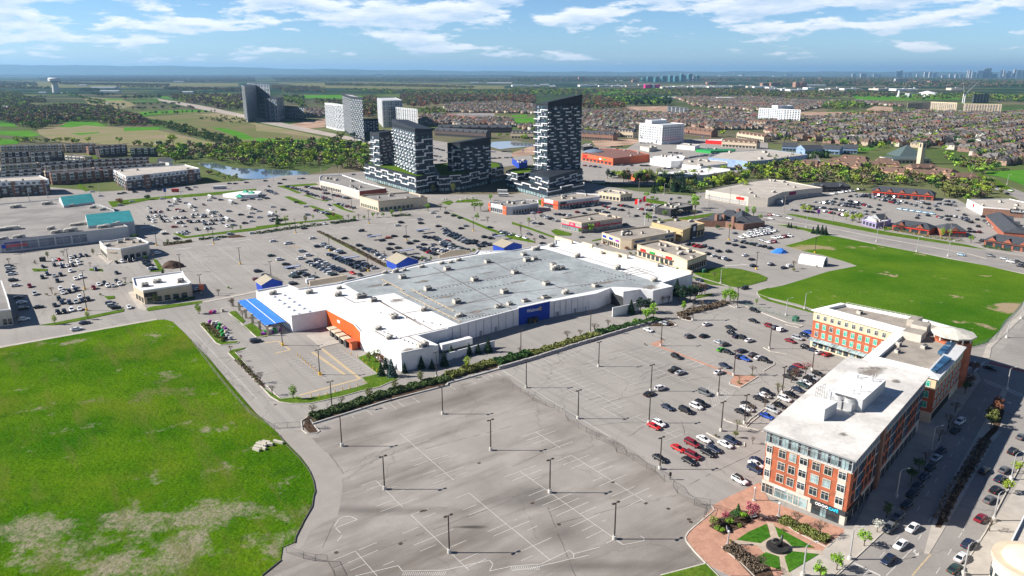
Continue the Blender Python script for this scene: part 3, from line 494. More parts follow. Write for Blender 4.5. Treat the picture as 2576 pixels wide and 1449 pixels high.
mpalegrey=M('pale_grey_panel',(.45,.46,.47),var=.05,sc=.4); mpink=M('magenta_panel',(.75,.01,.20),var=.04); mpurp=M('purple_panel',(.28,.05,.35),var=.04); mgreenp=M('green_panel',(.02,.30,.06),var=.04)
def glassm(name,col,rough=.08): return M(name,col,rough=rough,var=.45,sc=.35,spec=.9,detail=2)
mgl=glassm('dark_window_glass',(.03,.045,.055)); mglt=glassm('pale_window_glass',(.22,.31,.32)); mglg=M('green_window_glass',(.02,.36,.26),rough=.15,var=.15,sc=.5,spec=.6); mglb=glassm('blue_window_glass',(.03,.09,.17)); mfr=M('window_frame',(.62,.60,.55),var=.03); mfrd=M('dark_frame',(.05,.05,.05),var=.1)
mhv=M('hvac_casing',(.48,.45,.40),var=.1,sc=2,rough=.55,metal=.1); mhvd=M('hvac_grille',(.10,.10,.10),var=.2,sc=3)
class Bd:
    """a building: roof outline given in the picture at height h"""
    def __init__(s,name,label,cat,roof,h,wall,roofm,par=.5,group=None,z0=0,raw=None,parw=.35,parm=None):
        s.P=ccw(PL(roof,h) if raw is None else raw); s.h=h; xs=[p[0] for p in s.P]; ys=[p[1] for p in s.P]; c=(sum(xs)/len(xs),sum(ys)/len(ys)); s.c=c
        s.t=thing(name,label,cat,(c[0],c[1],0),group=group,world=True)
        MB().prism(s.P,z0-.2,h,0).build('wall',wall,s.t)
        me=MB(); P=s.inset(parw*.5); me.quad([(p[0],p[1],h+.03) for p in P]); o=me.build('roof',roofm,s.t)
        if par:
            m=MB(); n=len(s.P)
            for i in range(n):
                a=np.array(s.P[i]); b=np.array(s.P[(i+1)%n]); d=(b-a)/max(np.linalg.norm(b-a),1e-6); nn=np.array([-d[1],d[0]])*parw
                m.prism([a-d*.003*i,b,b+nn,a+nn],h-.02*((i%5)+1),h+par+.004*i)
            m.build('parapet',parm or wall,s.t)
        s.win=[]
    def inset(s,k):
        P=[]; n=len(s.P)
        for i in range(n):
            a,b,c=(np.array(s.P[j%n]) for j in (i-1,i,i+1)); d1=(b-a)/np.linalg.norm(b-a); d2=(c-b)/np.linalg.norm(c-b)
            n1=np.array([-d1[1],d1[0]]); n2=np.array([-d2[1],d2[0]]); m=n1+n2; m/=max(np.linalg.norm(m),.3); P.append(b+m*k/max(.35,m@n1))
        return P
    def edge(s,k,x,y,z=None):
        """edge nearest to a picture point at height z"""
        p=np.array(Q(k,x,y,s.h if z is None else z)); best=None
        for i in range(len(s.P)):
            a=np.array(s.P[i]); b=np.array(s.P[(i+1)%len(s.P)]); d=b-a; t=max(0,min(1,(p-a)@d/(d@d))); r=np.linalg.norm(p-a-d*t)
            if best is None or r<best[0]: best=(r,i)
        return s.fr(best[1])
    def fr(s,i):
        a=np.array(s.P[i]); b=np.array(s.P[(i+1)%len(s.P)]); L=np.linalg.norm(b-a); d=(b-a)/L; return a,d,np.array([d[1],-d[0]]),L
    def panel(s,e,u0,u1,z0,z1,mat,dep=.12,name='panel',off=0,mb=None,mi=0):
        a,d,n,L=e; p=a+d*L*u0; q=a+d*L*u1; m=mb or MB(); m.prism([p+n*off,q+n*off,q+n*(off+dep),p+n*(off+dep)],z0,z1,mi,bottom=True)
        return m if mb else m.build(name,mat,s.t)
    def windows(s,e,nx,nz,z0,z1,u0=.03,u1=.97,wf=.5,hf=.5,mat=None,frame=None,skip=None,name='window',dep=.06):
        a,d,n,L=e; fh=(z1-z0)/nz; fw=(u1-u0)/nx; fm=frame
        for j in range(nz):
            for i in range(nx):
                if skip and skip(i,j): continue
                ua=u0+fw*(i+.5-wf/2); ub=u0+fw*(i+.5+wf/2); za=z0+fh*(j+.5-hf/2); zb=za+fh*hf
                s.win.append((name,e,ua,ub,za,zb,mat(i,j) if callable(mat) else mat,fm,dep))
    def flush(s,cap=100):
        from collections import defaultdict
        g=defaultdict(list)
        for w in s.win: g[w[0]].append(w)
        for name,L in g.items():
            L.sort(key=lambda w:-(w[3]-w[2])*w[1][3]*(w[5]-w[4])); 
            for w in L[:cap]: s._w(MB(),w)[0].build(name,[w[6] or mgl,w[7] or mfr],s.t)
            if L[cap:]:
                m=MB(); ms=[w[7] or mfr for w in L[:1]]; idx={}
                mats=[]
                for w in L[cap:]:
                    gm=w[6] or mgl; fm=w[7] or mfr
                    for q in (gm,fm):
                        if q.name not in idx: idx[q.name]=len(mats); mats.append(q)
                    s._w(m,w,idx[gm.name],idx[fm.name])
                o=m.build(name,mats,s.t); o['kind']='stuff'
        s.win=[]
    def _w(s,m,w,gi=0,fi=1):
        _,e,ua,ub,za,zb,gm,fm,dep=w
        s.panel(e,ua,ub,za,zb,None,dep,mb=m,mi=gi)
        if fm is not None:
            L=e[3]; t=.12/L
            for (x0,x1,y0,y1) in ((ua-t,ua,za,zb),(ub,ub+t,za,zb),(ua-t,ub+t,zb,zb+.14),(ua-t*1.6,ub+t*1.6,za-.16,za)): s.panel(e,x0,x1,y0,y1,None,dep+.06,mb=m,mi=fi)
            if (ub-ua)*L>1.1: s.panel(e,(ua+ub)/2-t*.3,(ua+ub)/2+t*.3,za,zb,None,dep+.03,mb=m,mi=fi)
            if (zb-za)>1.6: s.panel(e,ua,ub,za+(zb-za)*.68,za+(zb-za)*.68+.08,None,dep+.025,mb=m,mi=fi)
        return m,w
    def sign(s,e,u,z,w,h,mat,txt=None,tm=None,ts=None,dep=.25,bold=0):
        a,d,n,L=e; uu=w/L/2; s.panel(e,u-uu,u+uu,z-h/2,z+h/2,mat,dep,'sign_panel')
        if txt:
            p=a+d*L*u+n*(dep+.06); text(txt,ts or h*.7,tm or mfr,s.t,(p[0],p[1],z),d,n,bold=bold)
    def unit(s,k,x,y,d=(3,2.2,1.6),rot=None,kind=0,z=None):
        z=s.h+.03 if z is None else z; p=Q(k,x,y,z); add_unit(s.t,(p[0],p[1],z),d,ANG_B if rot is None else rot,kind)
    def rand_units(s,n,d=(2.6,1.8,1.4),seed=0):
        r=random.Random(seed+int(s.c[0])); P=s.inset(2); c=0; xs=[p[0] for p in P]; ys=[p[1] for p in P]
        for _ in range(n*30):
            x=r.uniform(min(xs),max(xs)); y=r.uniform(min(ys),max(ys))
            if inpoly(P,x,y) and c<n:
                c+=1; f=r.uniform(.6,1.3); add_unit(s.t,(x,y,s.h+.03),(d[0]*f,d[1]*f,d[2]*r.uniform(.7,1.2)),ANG_B,r.choice((0,0,1)))
def add_unit(par,p,d,rot,kind=0):
    m=MB(); m.box((p[0],p[1],p[2]),(d[0]+.8,d[1]+.8,.18),rot,2).box((p[0],p[1],p[2]+.18),d,rot,0)
    c,s_=math.cos(rot),math.sin(rot)
    def loc(a,b,z): return (p[0]+a*c-b*s_,p[1]+a*s_+b*c,p[2]+z)
    if kind==0:
        for a in (-.22,.22): m.tube(loc(a*d[0],0,d[2]+.18),loc(a*d[0],0,d[2]+.45),min(d[1],d[0]*.45)*.38,n=12,mi=1)
        m.box(loc(0,-d[1]/2-.04,.35),(d[0]*.8,.1,d[2]*.55),rot,1)
    else:
        m.box(loc(d[0]*.2,0,d[2]+.18),(d[0]*.4,d[1]*.8,.3),rot,0); m.box(loc(-d[0]/2-.3,0,.3),(.7,d[1]*.7,d[2]*.7),rot,0); m.box(loc(0,-d[1]/2-.04,.4),(d[0]*.5,.1,d[2]*.5),rot,1)
    return m.build('rooftop_unit',[mhv,mhvd,mtar],par)
def gable(par,a,b,w,z0,h,mroof,mwall,name='roof',ov=.6,hip=0):
    """gable roof with the ridge from a to b; returns nothing, adds roof and gable ends"""
    a=np.array(a); b=np.array(b); L=np.linalg.norm(b-a); d=(b-a)/L; n=np.array([-d[1],d[0]]); m=MB()
    A=[a-d*ov+n*w/2,a-d*ov-n*w/2,b+d*ov-n*w/2,b+d*ov+n*w/2]; ra=a-d*ov+d*hip; rb=b+d*ov-d*hip
    A=[(*p,z0) for p in A]; ra=(*ra,z0+h); rb=(*rb,z0+h)
    m.quad([A[1],A[2],rb,ra],0).quad([A[3],A[0],ra,rb],0).quad([A[0],A[1],ra],0 if hip else 1).quad([A[2],A[3],rb],0 if hip else 1)
    for p in (0,): m.quad([A[0],A[3],A[2],A[1]],0)
    return m.build(name,[mroof,mwall],par)
# ---------------------------------------------------------------- big store (white, grey and far white roofs)
H=7.0
st=Bd('big_box_store','long white retail building with grey and white roof, blue sign wall and orange recess','store','S2 0,1110 T1 1000,235 1355,175 1625,320 1690,395 2105,610 2480,530 2270,435 2576,365 T2 0,355 710,165 1017,95 1500,10 S3 995,1080 1120,1120 1290,1095 1420,1110 1620,1065 1510,1030 1820,935 1450,835 1380,800 900,690 680,630 560,590 430,600 430,635 335,640 0,705 S2 2230,705 2200,735 1810,800 1640,835 1260,930 860,1020 840,1030 430,1090 330,1050 130,1085',H,mwhite,mroofw,.45,parw=.5)
gm=sheet('grey_roof_sheet',[PL('S2 880,1032 1270,945 1650,850 2250,740 S3 20,700 330,680 1495,1025 1380,1075 1010,1062 380,1190 60,1260 T2 700,150 100,310 S2 1390,1125 1110,1165',H)],mroofg,H+.06); 
for k in ('kind','label','category'): 
    if k in gm: del gm[k]
gm.parent=st.t; gm.location=(-st.c[0],-st.c[1],0); gm.name='grey_roof_sheet'
sm=MB(); mseam=M('roof_seam',(.10,.06,.045),var=.3,sc=1)
for k,a in (('S2',(1240,1200,1660,1449)),('S2',(1780,865,2576,1290)),('S2',(2400,820,2576,910)),('S2',(1500,980,2400,820)),('S2',(1640,1100,2576,940)),('S2',(1950,1390,2300,1330)),('S2',(1550,975,2576,800)),('S2',(1810,1285,2576,1150)),('S2',(1480,1330,1750,1285)),('S2',(880,1165,1000,1225)),('S2',(1000,1225,1110,1205)),('S3',(0,1125,1240,985)),('S3',(100,930,620,1120)),('S3',(0,945,260,900)),('S3',(400,660,1180,900)),('S3',(0,800,380,715)),('T1',(2050,460,2576,345)),('T1',(1880,80,2420,370)),('T1',(2180,435,2290,490)),('T1',(1840,380,1990,465)),('T2',(0,150,540,10)),('T2',(0,230,80,260)),('S3',(1190,865,1480,970)),('S3',(1230,860,1430,920)),('S3',(1110,900,1230,860)),('S3',(1150,920,1290,885)),('S3',(1190,935,1330,900)),('S3',(1210,950,1370,920)),('S3',(1100,905,1200,945))): sm.path([Q(k,a[0],a[1],H),Q(k,a[2],a[3],H)],.45,H+.075)
sm.build('roof_seam',mseam,st.t)
mp_=MB(); mpipe=M('tan_pipe',(.5,.38,.24))
for a in ((1265,990,1480,1100),(1450,1115,2050,1415),(1560,1090,1990,1310)):
    p=Q('S2',a[0],a[1],H); q=Q('S2',a[2],a[3],H); mp_.tube((*p,H+.35),(*q,H+.35),.12,n=5)
    for t in np.linspace(0,1,14): c=(p[0]+(q[0]-p[0])*t,p[1]+(q[1]-p[1])*t,H+.03); mp_.box(c,(.5,.9,.25),ANG_A)
mp_.build('gas_pipe',mpipe,st.t)
for k,x,y,d,kd in (('S2',1475,975,(3.2,2.6,1.5),0),('S2',1925,890,(3.2,2.6,1.5),0),('S2',2330,818,(3,2.4,1.4),0),('S2',1730,1095,(3.2,2.6,1.7),0),('S2',2200,1000,(3.2,2.6,1.6),0),('S2',2500,1125,(3.2,2.6,1.7),0),('S2',2020,1225,(3.2,2.6,1.7),0),('S2',2045,1360,(2.4,1.8,1),1),('S2',2440,1270,(2.4,1.8,1),1),('S2',1180,1205,(3,2.4,1.3),0),('S2',830,1150,(2.8,2.2,1.6),1),('S2',540,1125,(2.8,2.2,1.4),1),('S2',840,1080,(2,1.6,1),1),('S2',1060,1170,(5,2,1.6),0),('S2',1690,1300,(2.4,2,1.4),1),('S2',1385,1370,(2.6,2.2,1.5),1),('S2',175,1135,(2.8,2,1.4),1),('S2',1310,1045,(2.2,1.4,.7),1),('S2',1670,865,(2.6,2,1),1),('S2',1870,830,(2.4,1.8,1),1),('S2',1960,820,(2,1.6,.9),1),('S2',2040,800,(2.6,2,1.2),1),('S2',1410,915,(2.6,1.8,1.6),1),('S2',1300,925,(2,1.6,1),1),('S2',1495,900,(1.5,1.5,1),1),('S3',120,745,(3,2.4,1.3),0),('S3',240,690,(4.5,2.6,1.6),1),('S3',400,655,(3.4,2.4,1.6),1),('S3',655,765,(2.8,2.4,2),1),('S3',1060,885,(2.8,2.4,2),1),('S3',1430,1005,(2.8,2.2,1.4),1),('S3',840,1060,(2.8,2.4,1.3),0),('S3',345,1040,(3.2,2.6,1.4),0),('S3',540,1130,(2.6,2.2,1.6),1),('S3',330,1175,(3,2,.9),0),('S3',130,1210,(2.6,2,.8),0),('S3',150,805,(3.6,2.4,1.8),0),('S3',230,790,(3,2,1.4),0),('S3',415,850,(3,2.2,1.4),0),('S3',430,890,(3.6,2.6,2.0),1),('S3',500,885,(3,2.2,1.5),0),('S3',30,925,(3.2,2.6,1.4),0),('T1',2040,250,(2.6,2.2,1.5),1),('T1',1880,360,(2.2,1.8,.9),1),('T1',1990,455,(2,1.6,1.1),1),('T1',2330,540,(3.4,2.6,1.8),1),('T2',510,140,(2.6,2,1),0),('T2',620,115,(2.4,2,1),0),('T2',120,225,(2.6,2,.9),0),('T2',780,80,(2.6,2,.8),0),('T2',975,45,(3,2,.9),0)): st.unit(k,x,y,d,kind=kd)
msk=M('skylight_dome',(.55,.60,.68),rough=.3)
for x,y in ((185,1165),(285,1150),(230,1200),(330,1180),(280,1233),(380,1215),(325,1268),(430,1248),(378,1302),(480,1283),(430,1337),(535,1315)):
    p=Q('S2',x,y,H); m=MB(); m.box((*p,H+.03),(1.6,1.6,.25),ANG_B); m.tube((*p,H+.28),(*p,H+.6),.75,.35,8); m.build('skylight',msk,st.t)
mv=MB()
for k,x0,y0,x1,y1,n in (('S2',1600,1120,2560,960,26),('S2',1700,1180,2576,1030,22),('S2',2080,1385,2576,1310,16),('S3',700,1060,1190,935,14),('S3',740,860,1230,1000,14),('S3',0,880,330,790,9),('S2',2000,770,2500,690,12),('T1',1850,360,2300,540,12),('T1',1900,200,2500,320,8)):
    for t in np.linspace(0,1,n): p=Q(k,x0+(x1-x0)*t,y0+(y1-y0)*t,H); mv.box((*p,H+.02),(.35,.35,.4),ANG_B)
mv.build('roof_vent',mhvd,st.t)
# dirt patches are pooled dust on the membrane
mstain=M('dusty_stain',(.22,.19,.16),var=.2,sc=.3)
nt=mstain.node_tree; tr=nt.nodes.new('ShaderNodeBsdfTransparent'); mx=nt.nodes.new('ShaderNodeMixShader'); oc=nt.nodes.new('ShaderNodeTexCoord'); 
vl=nt.nodes.new('ShaderNodeVectorMath'); vl.operation='LENGTH'; nt.links.new(oc.outputs['UV'],vl.inputs[0])
f=mr(nt.nodes,nt.links,vl.outputs['Value'],1,.1,-.35,.85); nz=mr(nt.nodes,nt.links,noise(nt.nodes,nt.links,.35,5,rough=.75),.35,.7,-.5,.6); ad=nt.nodes.new('ShaderNodeMath'); ad.operation='ADD'; ad.use_clamp=True
nt.links.new(f,ad.inputs[0]); nt.links.new(nz,ad.inputs[1]); nt.links.new(ad.outputs[0],mx.inputs[0]); nt.links.new(tr.outputs[0],mx.inputs[1]); nt.links.new(nt.nodes['Principled BSDF'].outputs[0],mx.inputs[2]); nt.links.new(mx.outputs[0],nt.nodes['Material Output'].inputs[0])
def stain(par,k,x,y,rx,ry,z,rot=ANG_B):
    p=Q(k,x,y,z); m=MB(); c,s_=math.cos(rot),math.sin(rot); m.quad([(p[0]+a*rx*c-b*ry*s_,p[1]+a*rx*s_+b*ry*c,z+.09+.002*(len(par.children)%9)) for a,b in ((-1,-1),(1,-1),(1,1),(-1,1))])
    o=m.build('roof_stain',mstain,par); uv=o.data.uv_layers.new(); 
    for i,c in enumerate(((-1,-1),(1,-1),(1,1),(-1,1))): uv.data[i].uv=c
for k,x,y,rx,ry in (('S2',1220,1050,9,3),('S2',1680,1010,8,3.5),('S2',1900,1165,10,2.5),('S2',2330,920,10,2),('S2',2200,1320,7,2.5),('S2',1430,1200,6,5),('S3',960,1015,11,3),('S3',1400,1070,8,5),('S3',560,920,6,2),('S3',330,1170,8,3),('T1',2180,570,6,4),('T2',300,180,12,2),('S3',60,1010,10,2)): stain(st.t,k,x,y,rx,ry,H)
# faces and signs
e=st.edge('T1',1480,250); st.panel(e,0,1,0.05,H+.3,morange,.15,'orange_wall')
e2=st.edge('T1',1660,360); st.panel(e2,0,1,0.05,H+.3,morange,.15,'orange_wall')
a,d,n,L=e; st.panel(e,.42,.52,4.6,5.7,mwhite,.3,'sign_panel')
for i,(x,y) in enumerate(((1430,375),(1475,405),(1520,440),(1570,475),(1630,500))):
    p=Q('T1',x-20,y-20,3.4); m=MB(); m.box((p[0],p[1],3.3),(3.2,3.6,.5),ANG_B,0); m.box((p[0]+.4,p[1]+.3,.1),(2.4,2.6,3.2),ANG_B,1); m.build('entrance_canopy',[mredor if i==4 else mbeige,mfrd if i<4 else mredor],st.t)
e=st.edge('T2',860,130)
pa=np.array(Q('T2',708,163,H)); pb=np.array(Q('T2',1018,95,H))
for _i in range(1):
    dd=(pb-pa); Lb=np.linalg.norm(dd); dd/=Lb; nn=np.array([dd[1],-dd[0]]); MB().prism([pa,pb,pb+nn*.5,pa+nn*.5],0,H+.75,0).build('blue_sign_wall',mblue,st.t)
    MB().prism([pa-dd*.4,pb+dd*.4,pb+dd*.4+nn*.6,pa-dd*.4+nn*.6],H+.75,H+1.0).build('sign_wall_cap',mwhite,st.t)
    c=pa+dd*Lb*.47+nn*.56; text('Walmart',2.1,mwhite,st.t,(c[0],c[1],H-1.5),dd,nn,bold=.02)
    sp=MB(); c=pa+dd*Lb*.68+nn*.56
    for q in range(6):
        t=q*math.pi/3+math.pi/6; o=np.array([math.cos(t),math.sin(t)])
        sp.tube((*(c+dd*o[0]*.35),H-1.5+o[1]*.35),(*(c+dd*o[0]*1.0),H-1.5+o[1]*1.0),.13,.17,5)
    sp.build('spark_emblem',M('signal_yellow',(.75,.5,.03)),st.t)
    m=MB(); c=pa+dd*Lb*.42+nn*.9; m.box((c[0],c[1],0),(5,1.6,2.2),ANG_B); m.build('loading_dock',mdark,st.t)
# loading bay mouth + ramp wall
m=MB(); p=PL('S3 1000,1092 1112,1130',H); m.prism([p[0],p[1],p[1]+np.array([.3,-.2]) if 0 else (p[1][0]+.15,p[1][1]-.12),(p[0][0]+.15,p[0][1]-.12)],.05,5.6); m.build('loading_bay_opening',mdark,st.t)
fq=[Q('T1',2140,600,H),Q('T1',2470,532,H)]
for (qa,qb,nn_) in ((Q('T2',0,355,H),Q('T2',690,170,H),9),(Q('T2',1040,92,H),Q('T2',1500,8,H),8)):
    qa=np.array(qa);qb=np.array(qb); dd_=(qb-qa)/np.linalg.norm(qb-qa); no=np.array([dd_[1],-dd_[0]])
    for i in range(nn_): c=qa+(qb-qa)*(i+.5)/nn_+no*.1; MB().tube((*c,0),(*c,H-.3),.11,n=5).build('downpipe',mgrey,st.t)
    for i in range(nn_*2): c=qa+(qb-qa)*(i+.2)/nn_/2; 
    for i in (1,4,6): c=qa+(qb-qa)*(i+.1)/nn_+no*.06; MB().box((*c,0),(1.2,.2,2.2),ANG_B).build('service_door',mgrey,st.t)
# gabled blue porches on the far side of the roof
mproof=M('porch_roofing',(.33,.29,.22),var=.1,sc=1)
def porch(k,cx_,cy_,w,l,rot,h=3.2,z0=4.0,bm=mblue):
    c=np.array(Q(k,cx_,cy_,z0)); d=np.array([math.cos(rot),math.sin(rot)]); n=np.array([-d[1],d[0]])
    MB().prism([c-d*l/2-n*w/2,c+d*l/2-n*w/2,c+d*l/2+n*w/2,c-d*l/2+n*w/2],z0,H+.9).build('porch_wall',bm,st.t)
    gable(st.t,c-d*l/2,c+d*l/2,w+1.2,H+.9,h,mproof,bm,'porch_roof')
porch('S2',1475,862,13,12,ANG_A,3.0); porch('S2',2530,700,13,11,ANG_A,2.4); porch('S2',140,1085,10,9,ANG_A,2.6)
for k,x,y,l in (('S3',840,715,11),('S3',1000,745,12),('S3',1100,760,10),('S3',1360,830,16),('S3',760,655,9),('S3',520,605,16),('S3',1750,925,8)):
    c=Q(k,x,y,H); m=MB(); m.box((*c,H),(l,1.2,2.0),ANG_A); m.build('facade_screen',mbeige,st.t)
c=Q('S2',2000,740,H); m=MB(); dv=vB(); 
for i in range(12):
    t0=-1+i/6; t1=t0+1/6; z=lambda t:2.2*math.cos(t*1.4)**1
    a_=np.array(c)+dv*t0*10; b_=np.array(c)+dv*t1*10; m.prism([a_,b_,b_+vA()*-.6,a_+vA()*-.6],H-.5,H+.6+(z(t0)+z(t1))/2)
m.build('arched_screen',mtan,st.t)
m=MB(); c=Q('S2',730,1030,H-1); m.box((*c,H-.6),(19,1,2.6),ANG_B); m.build('facade_screen',mtan,st.t)
# white dock enclosure in front + ramp wall on the right
# blue fabric shade over the garden yard
def quadthing(name,label,cat,k,pts,z,th,mat): 
    P=PL(k+' '+' '.join(f'{a},{b}' for a,b in pts),z); c=np.mean(P,axis=0); t=thing(name,label,cat,(c[0],c[1],0),world=True); MB().prism(P,z-th,z,bottom=True).build('canopy',mat,t); return t,P
t,P=quadthing('garden_canopy','bright blue flat canopy over the garden yard','canopy','T1',((455,75),(640,48),(940,285),(740,320)),4.2,.3,mbluec)
m=MB(); 
for x,y in ((415,130),(480,175),(545,250),(612,300),(685,370),(765,425)): p=Q('T1',x,y); o=MB().box((*p,0),(.8,.8,4.4)).build('post',mbeige,t)
m=MB(); P4=[Q('T1',*q,4.2) for q in ((545,62),(840,300))]; m.path(P4,.4,4.23); m.build('ridge_seam',mwhite,t)
m=MB(); 
for i in range(7): 
    p=Q('T1',720+i*28,420-i*8); m.box((*p,0),(1.8,1.4,1.2+.4*(i%3)),.3*i,i%3)
t2=m.build('pallet_stock',[mpurp,mgreenp,mstone]); tag(t2,'mixed garden stock stacked by the yard mouth','pallets')
# screen wall with conifers
def wallobj(label,k,pts,h,mat=mwhite,th=.4,name='wall'):
    P=[np.array(Q(k,*p)) for p in pts]; m=MB()
    for a,b in zip(P,P[1:]): d=(b-a)/np.linalg.norm(b-a); n=np.array([-d[1],d[0]])*th; m.prism([a,b+d*.01,b+n,a+n],-.1,h)
    return tag(m.build(name,mat),label,'wall')
wallobj('white screen wall of the delivery ramp beside spruces','T2',((-10,680),(470,545)),3.0,name='screen_wall')
wallobj('white screen wall in front of the loading bay','T2',((1655,237),(1810,205),(1925,170)),4.3,name='screen_wall')
t=thing('delivery_trailer','white box trailer parked behind the ramp wall','trailer',(0,0,0)); p=Q('T2',80,560); t.location=(*p,0); t.rotation_euler=(0,0,ANG_B); MB().box((0,0,.9),(14,2.6,2.7)).build('body',mwhite,t); [MB().tube((x,-1.25,.5),(x,1.25,.5),.5,n=12).build('wheel',mhvd,t) for x in (-5,-3.8,5)]
# ---------------------------------------------------------------- brick office, front
Ho=18.6
of=Bd('office_building','five storey red brick office with white roof and cafe at its corner','office','D 1931,1082 2147,1157 2329,948 2138,902',Ho-.9,mred,mroofw,.0)
roofP=[tuple(p) for p in of.inset(-.9)]; MB().prism(roofP,Ho-.9,Ho-.55,bottom=True).build('roof_overhang',mgrey,of.t); P=of.inset(.1); m=MB(); m.quad([(p[0],p[1],Ho-.5) for p in roofP]); m.build('roof_membrane',M('aged_membrane',(.60,.57,.53),var=.14,sc=.12,sc2=.9,var2=.08),of.t)
fF=of.edge('D',2040,1120); fR=of.edge('D',2240,1050); fL=of.edge('D',2030,990); fB=of.edge('D',2235,922)
for e in (fF,fR,fL,fB): of.panel(e,-.004,1.004,14.3,17.6,mpalegrey,.10,'top_floor'); of.panel(e,-.003,1.003,14.1,14.35,mstone,.3,'cornice')
for e in (fF,fR): of.panel(e,0,1,-.1,3.7,mstone,.12,'ground_floor')
of.windows(fF,26,1,14.6,17.4,0,1,.86,.9,mat=lambda i,j:[mglt,mgl,mglt][(i*7)%3],frame=mpalegrey,dep=.16,name='window'); of.windows(fR,36,1,14.6,17.4,0,1,.86,.9,mat=mglb,frame=mpalegrey,dep=.16)
zf=[(3.9,7.2),(7.3,10.6),(10.7,14.0)]
for u0,u1 in ((.015,.085),(.42,.515),(.865,.955)): of.panel(fF,u0,u1,3.8,14.1,mstone,.08,'pale_strip')
for u0,u1 in ((.17,.25),(.30,.375),(.57,.655),(.71,.79)):
    for z0,z1 in zf: of.win.append(('window',fF,u0,u1,z0+.9,z1-.35,mglt if (int(u0*100)*3+int(z0))%5==0 else mgl,mstone,.08))
for u0,u1 in ((.015,.085),(.42,.515),(.865,.955)):
    for z0,z1 in zf: of.win.append(('window',fF,u0+.005,u1-.005,z0+1.2,z1-.3,mgl,mfr,.14))
for z0,z1 in ((7.15,7.28),(10.55,10.68)): of.panel(fF,0,1,z0,z1,mdkbrick if 0 else mbrown,.03,'brick_course')
for i in range(3): 
    for j in range(0,18):
        u=.03+j/18*.95
        if j%4==1: 
            if i==0: of.panel(fR,u,u+.06,3.8,14.1,mpalegrey,.08,'pale_strip')
            of.win.append(('window',fR,u+.005,u+.055,zf[i][0]+.7,zf[i][1]-.2,mglb,mfrd,.14))
        elif j%4!=2 or True: of.win.append(('window',fR,u+.012,u+.038,zf[i][0]+1.0,zf[i][1]-.5,mgl,mfrd,.08))
for u in (.33,): of.panel(fR,u,u+.03,0,17.9,mbrown,.9,'stair_tower')
for i,(u0,u1,mt) in enumerate(((.01,.05,mgl),(.055,.145,mgl),(.17,.33,mglt),(.34,.40,mglt),(.40,.46,mglt),(.47,.56,mglt))): of.win.append(('shop_window',fF,u0,u1,.4,2.9,mt,mstone,.18))
of.panel(fF,.60,1.0,2.55,3.75,mdark,.35,'cafe_fascia'); of.panel(fR,0,.16,2.55,3.75,mdark,.35,'cafe_fascia'); of.panel(fF,.17,.30,2.95,3.35,mwhite,.3,'sign_panel')
a,d,n,L=fF
for tx,u,mt in (('ODOO',.735,mwhite),('CAFÉ',.87,M('cyan_letters',(.03,.55,.75)))): c=a+d*L*u+n*.42; text(tx,1.0,mt,of.t,(c[0],c[1],3.15),d,n,bold=.035)
for u0,u1,mt in ((.625,.715,mgl),(.72,.79,mglt),(.80,.93,mgl)): of.win.append(('shop_window',fF,u0,u1,.1,2.45,mt,mfrd,.16))
for i in range(14): of.win.append(('shop_window',fR,.02+i*.068,.02+i*.068+.05,.3,2.5,mgl,mfrd,.16))
of.flush(140)
def proof(pts,z0,z1,name,mat,par=of,k='T4',mt=None):
    P=PL(k+' '+' '.join(f'{a},{b}' for a,b in pts),z1); MB().prism(P,z0,z1,0).build(name,mat,par.t); MB().quad([(*p,z1+.02) for p in ccw(P)]).build(name+'_roof',mt or mroofw,par.t)
proof(((805,675),(1188,765),(955,970),(600,870)),Ho-.5,Ho+3.0,'mechanical_penthouse',mpalegrey); proof(((345,985),(575,1060),(700,985),(430,920)),Ho-.5,Ho+2.9,'stair_penthouse',mpalegrey)
for x,y,hh_ in ((715,1010,1.4),(815,1040,1.4)):
    p=Q('T4',x,y,Ho); m=MB(); m.box((*p,Ho-.5),(3.4,3.2,2.4),ANG_B,0); m.tube((*p,Ho+1.9),(*p,Ho+2.9),1.5,1.35,20,1); m.tube((*p,Ho+2.6),(*p,Ho+2.93),1.3,n=16,mi=2); m.build('cooling_tower',[mmet,mmet,mhvd],of.t)
m=MB(); 
c0=np.array(Q('T4',470,960,Ho)); 
for i in range(5):
    for s_ in (0,1): p=c0+vB()*i*1.1+vA()*s_*2.6; m.tube((*p,Ho-.5),(*p,Ho+3.6),.09,n=5)
    for z in (1.2,2.4,3.5):
        if i<4: p=c0+vB()*i*1.1; m.tube((*p,Ho+z),(*(p+vB()*1.1),Ho+z-.9*((i+1)%2)),.07,n=4)
m.build('steel_screen_frame',mmet,of.t)
proof(((1180,845),(1375,885),(1130,1165),(940,1180)),Ho-.49,Ho-.44,'recessed_roof_strip',mroofg,mt=mroofg) if 0 else None
for x,y,s_ in ((905,740,1.4),(1045,775,1.5),(1080,760,1.5),(930,885,1.5),(860,905,.9),(1055,785,1.2),(895,755,.8)):
    p=Q('T4',x,y,Ho+3); m=MB(); m.tube((*p,Ho+3),(*p,Ho+3+s_),.13,n=7); m.tube((*p,Ho+3+s_),(*p,Ho+3.3+s_),.24,n=7); m.build('vent_pipe',mmet,of.t)
for x,y in ((760,1310),(930,650),(1280,780)): stain(of.t,'T4',x,y,2.2,1.6,Ho-.5)
stain(of.t,'T4',1050,680,11,4,Ho-.5)
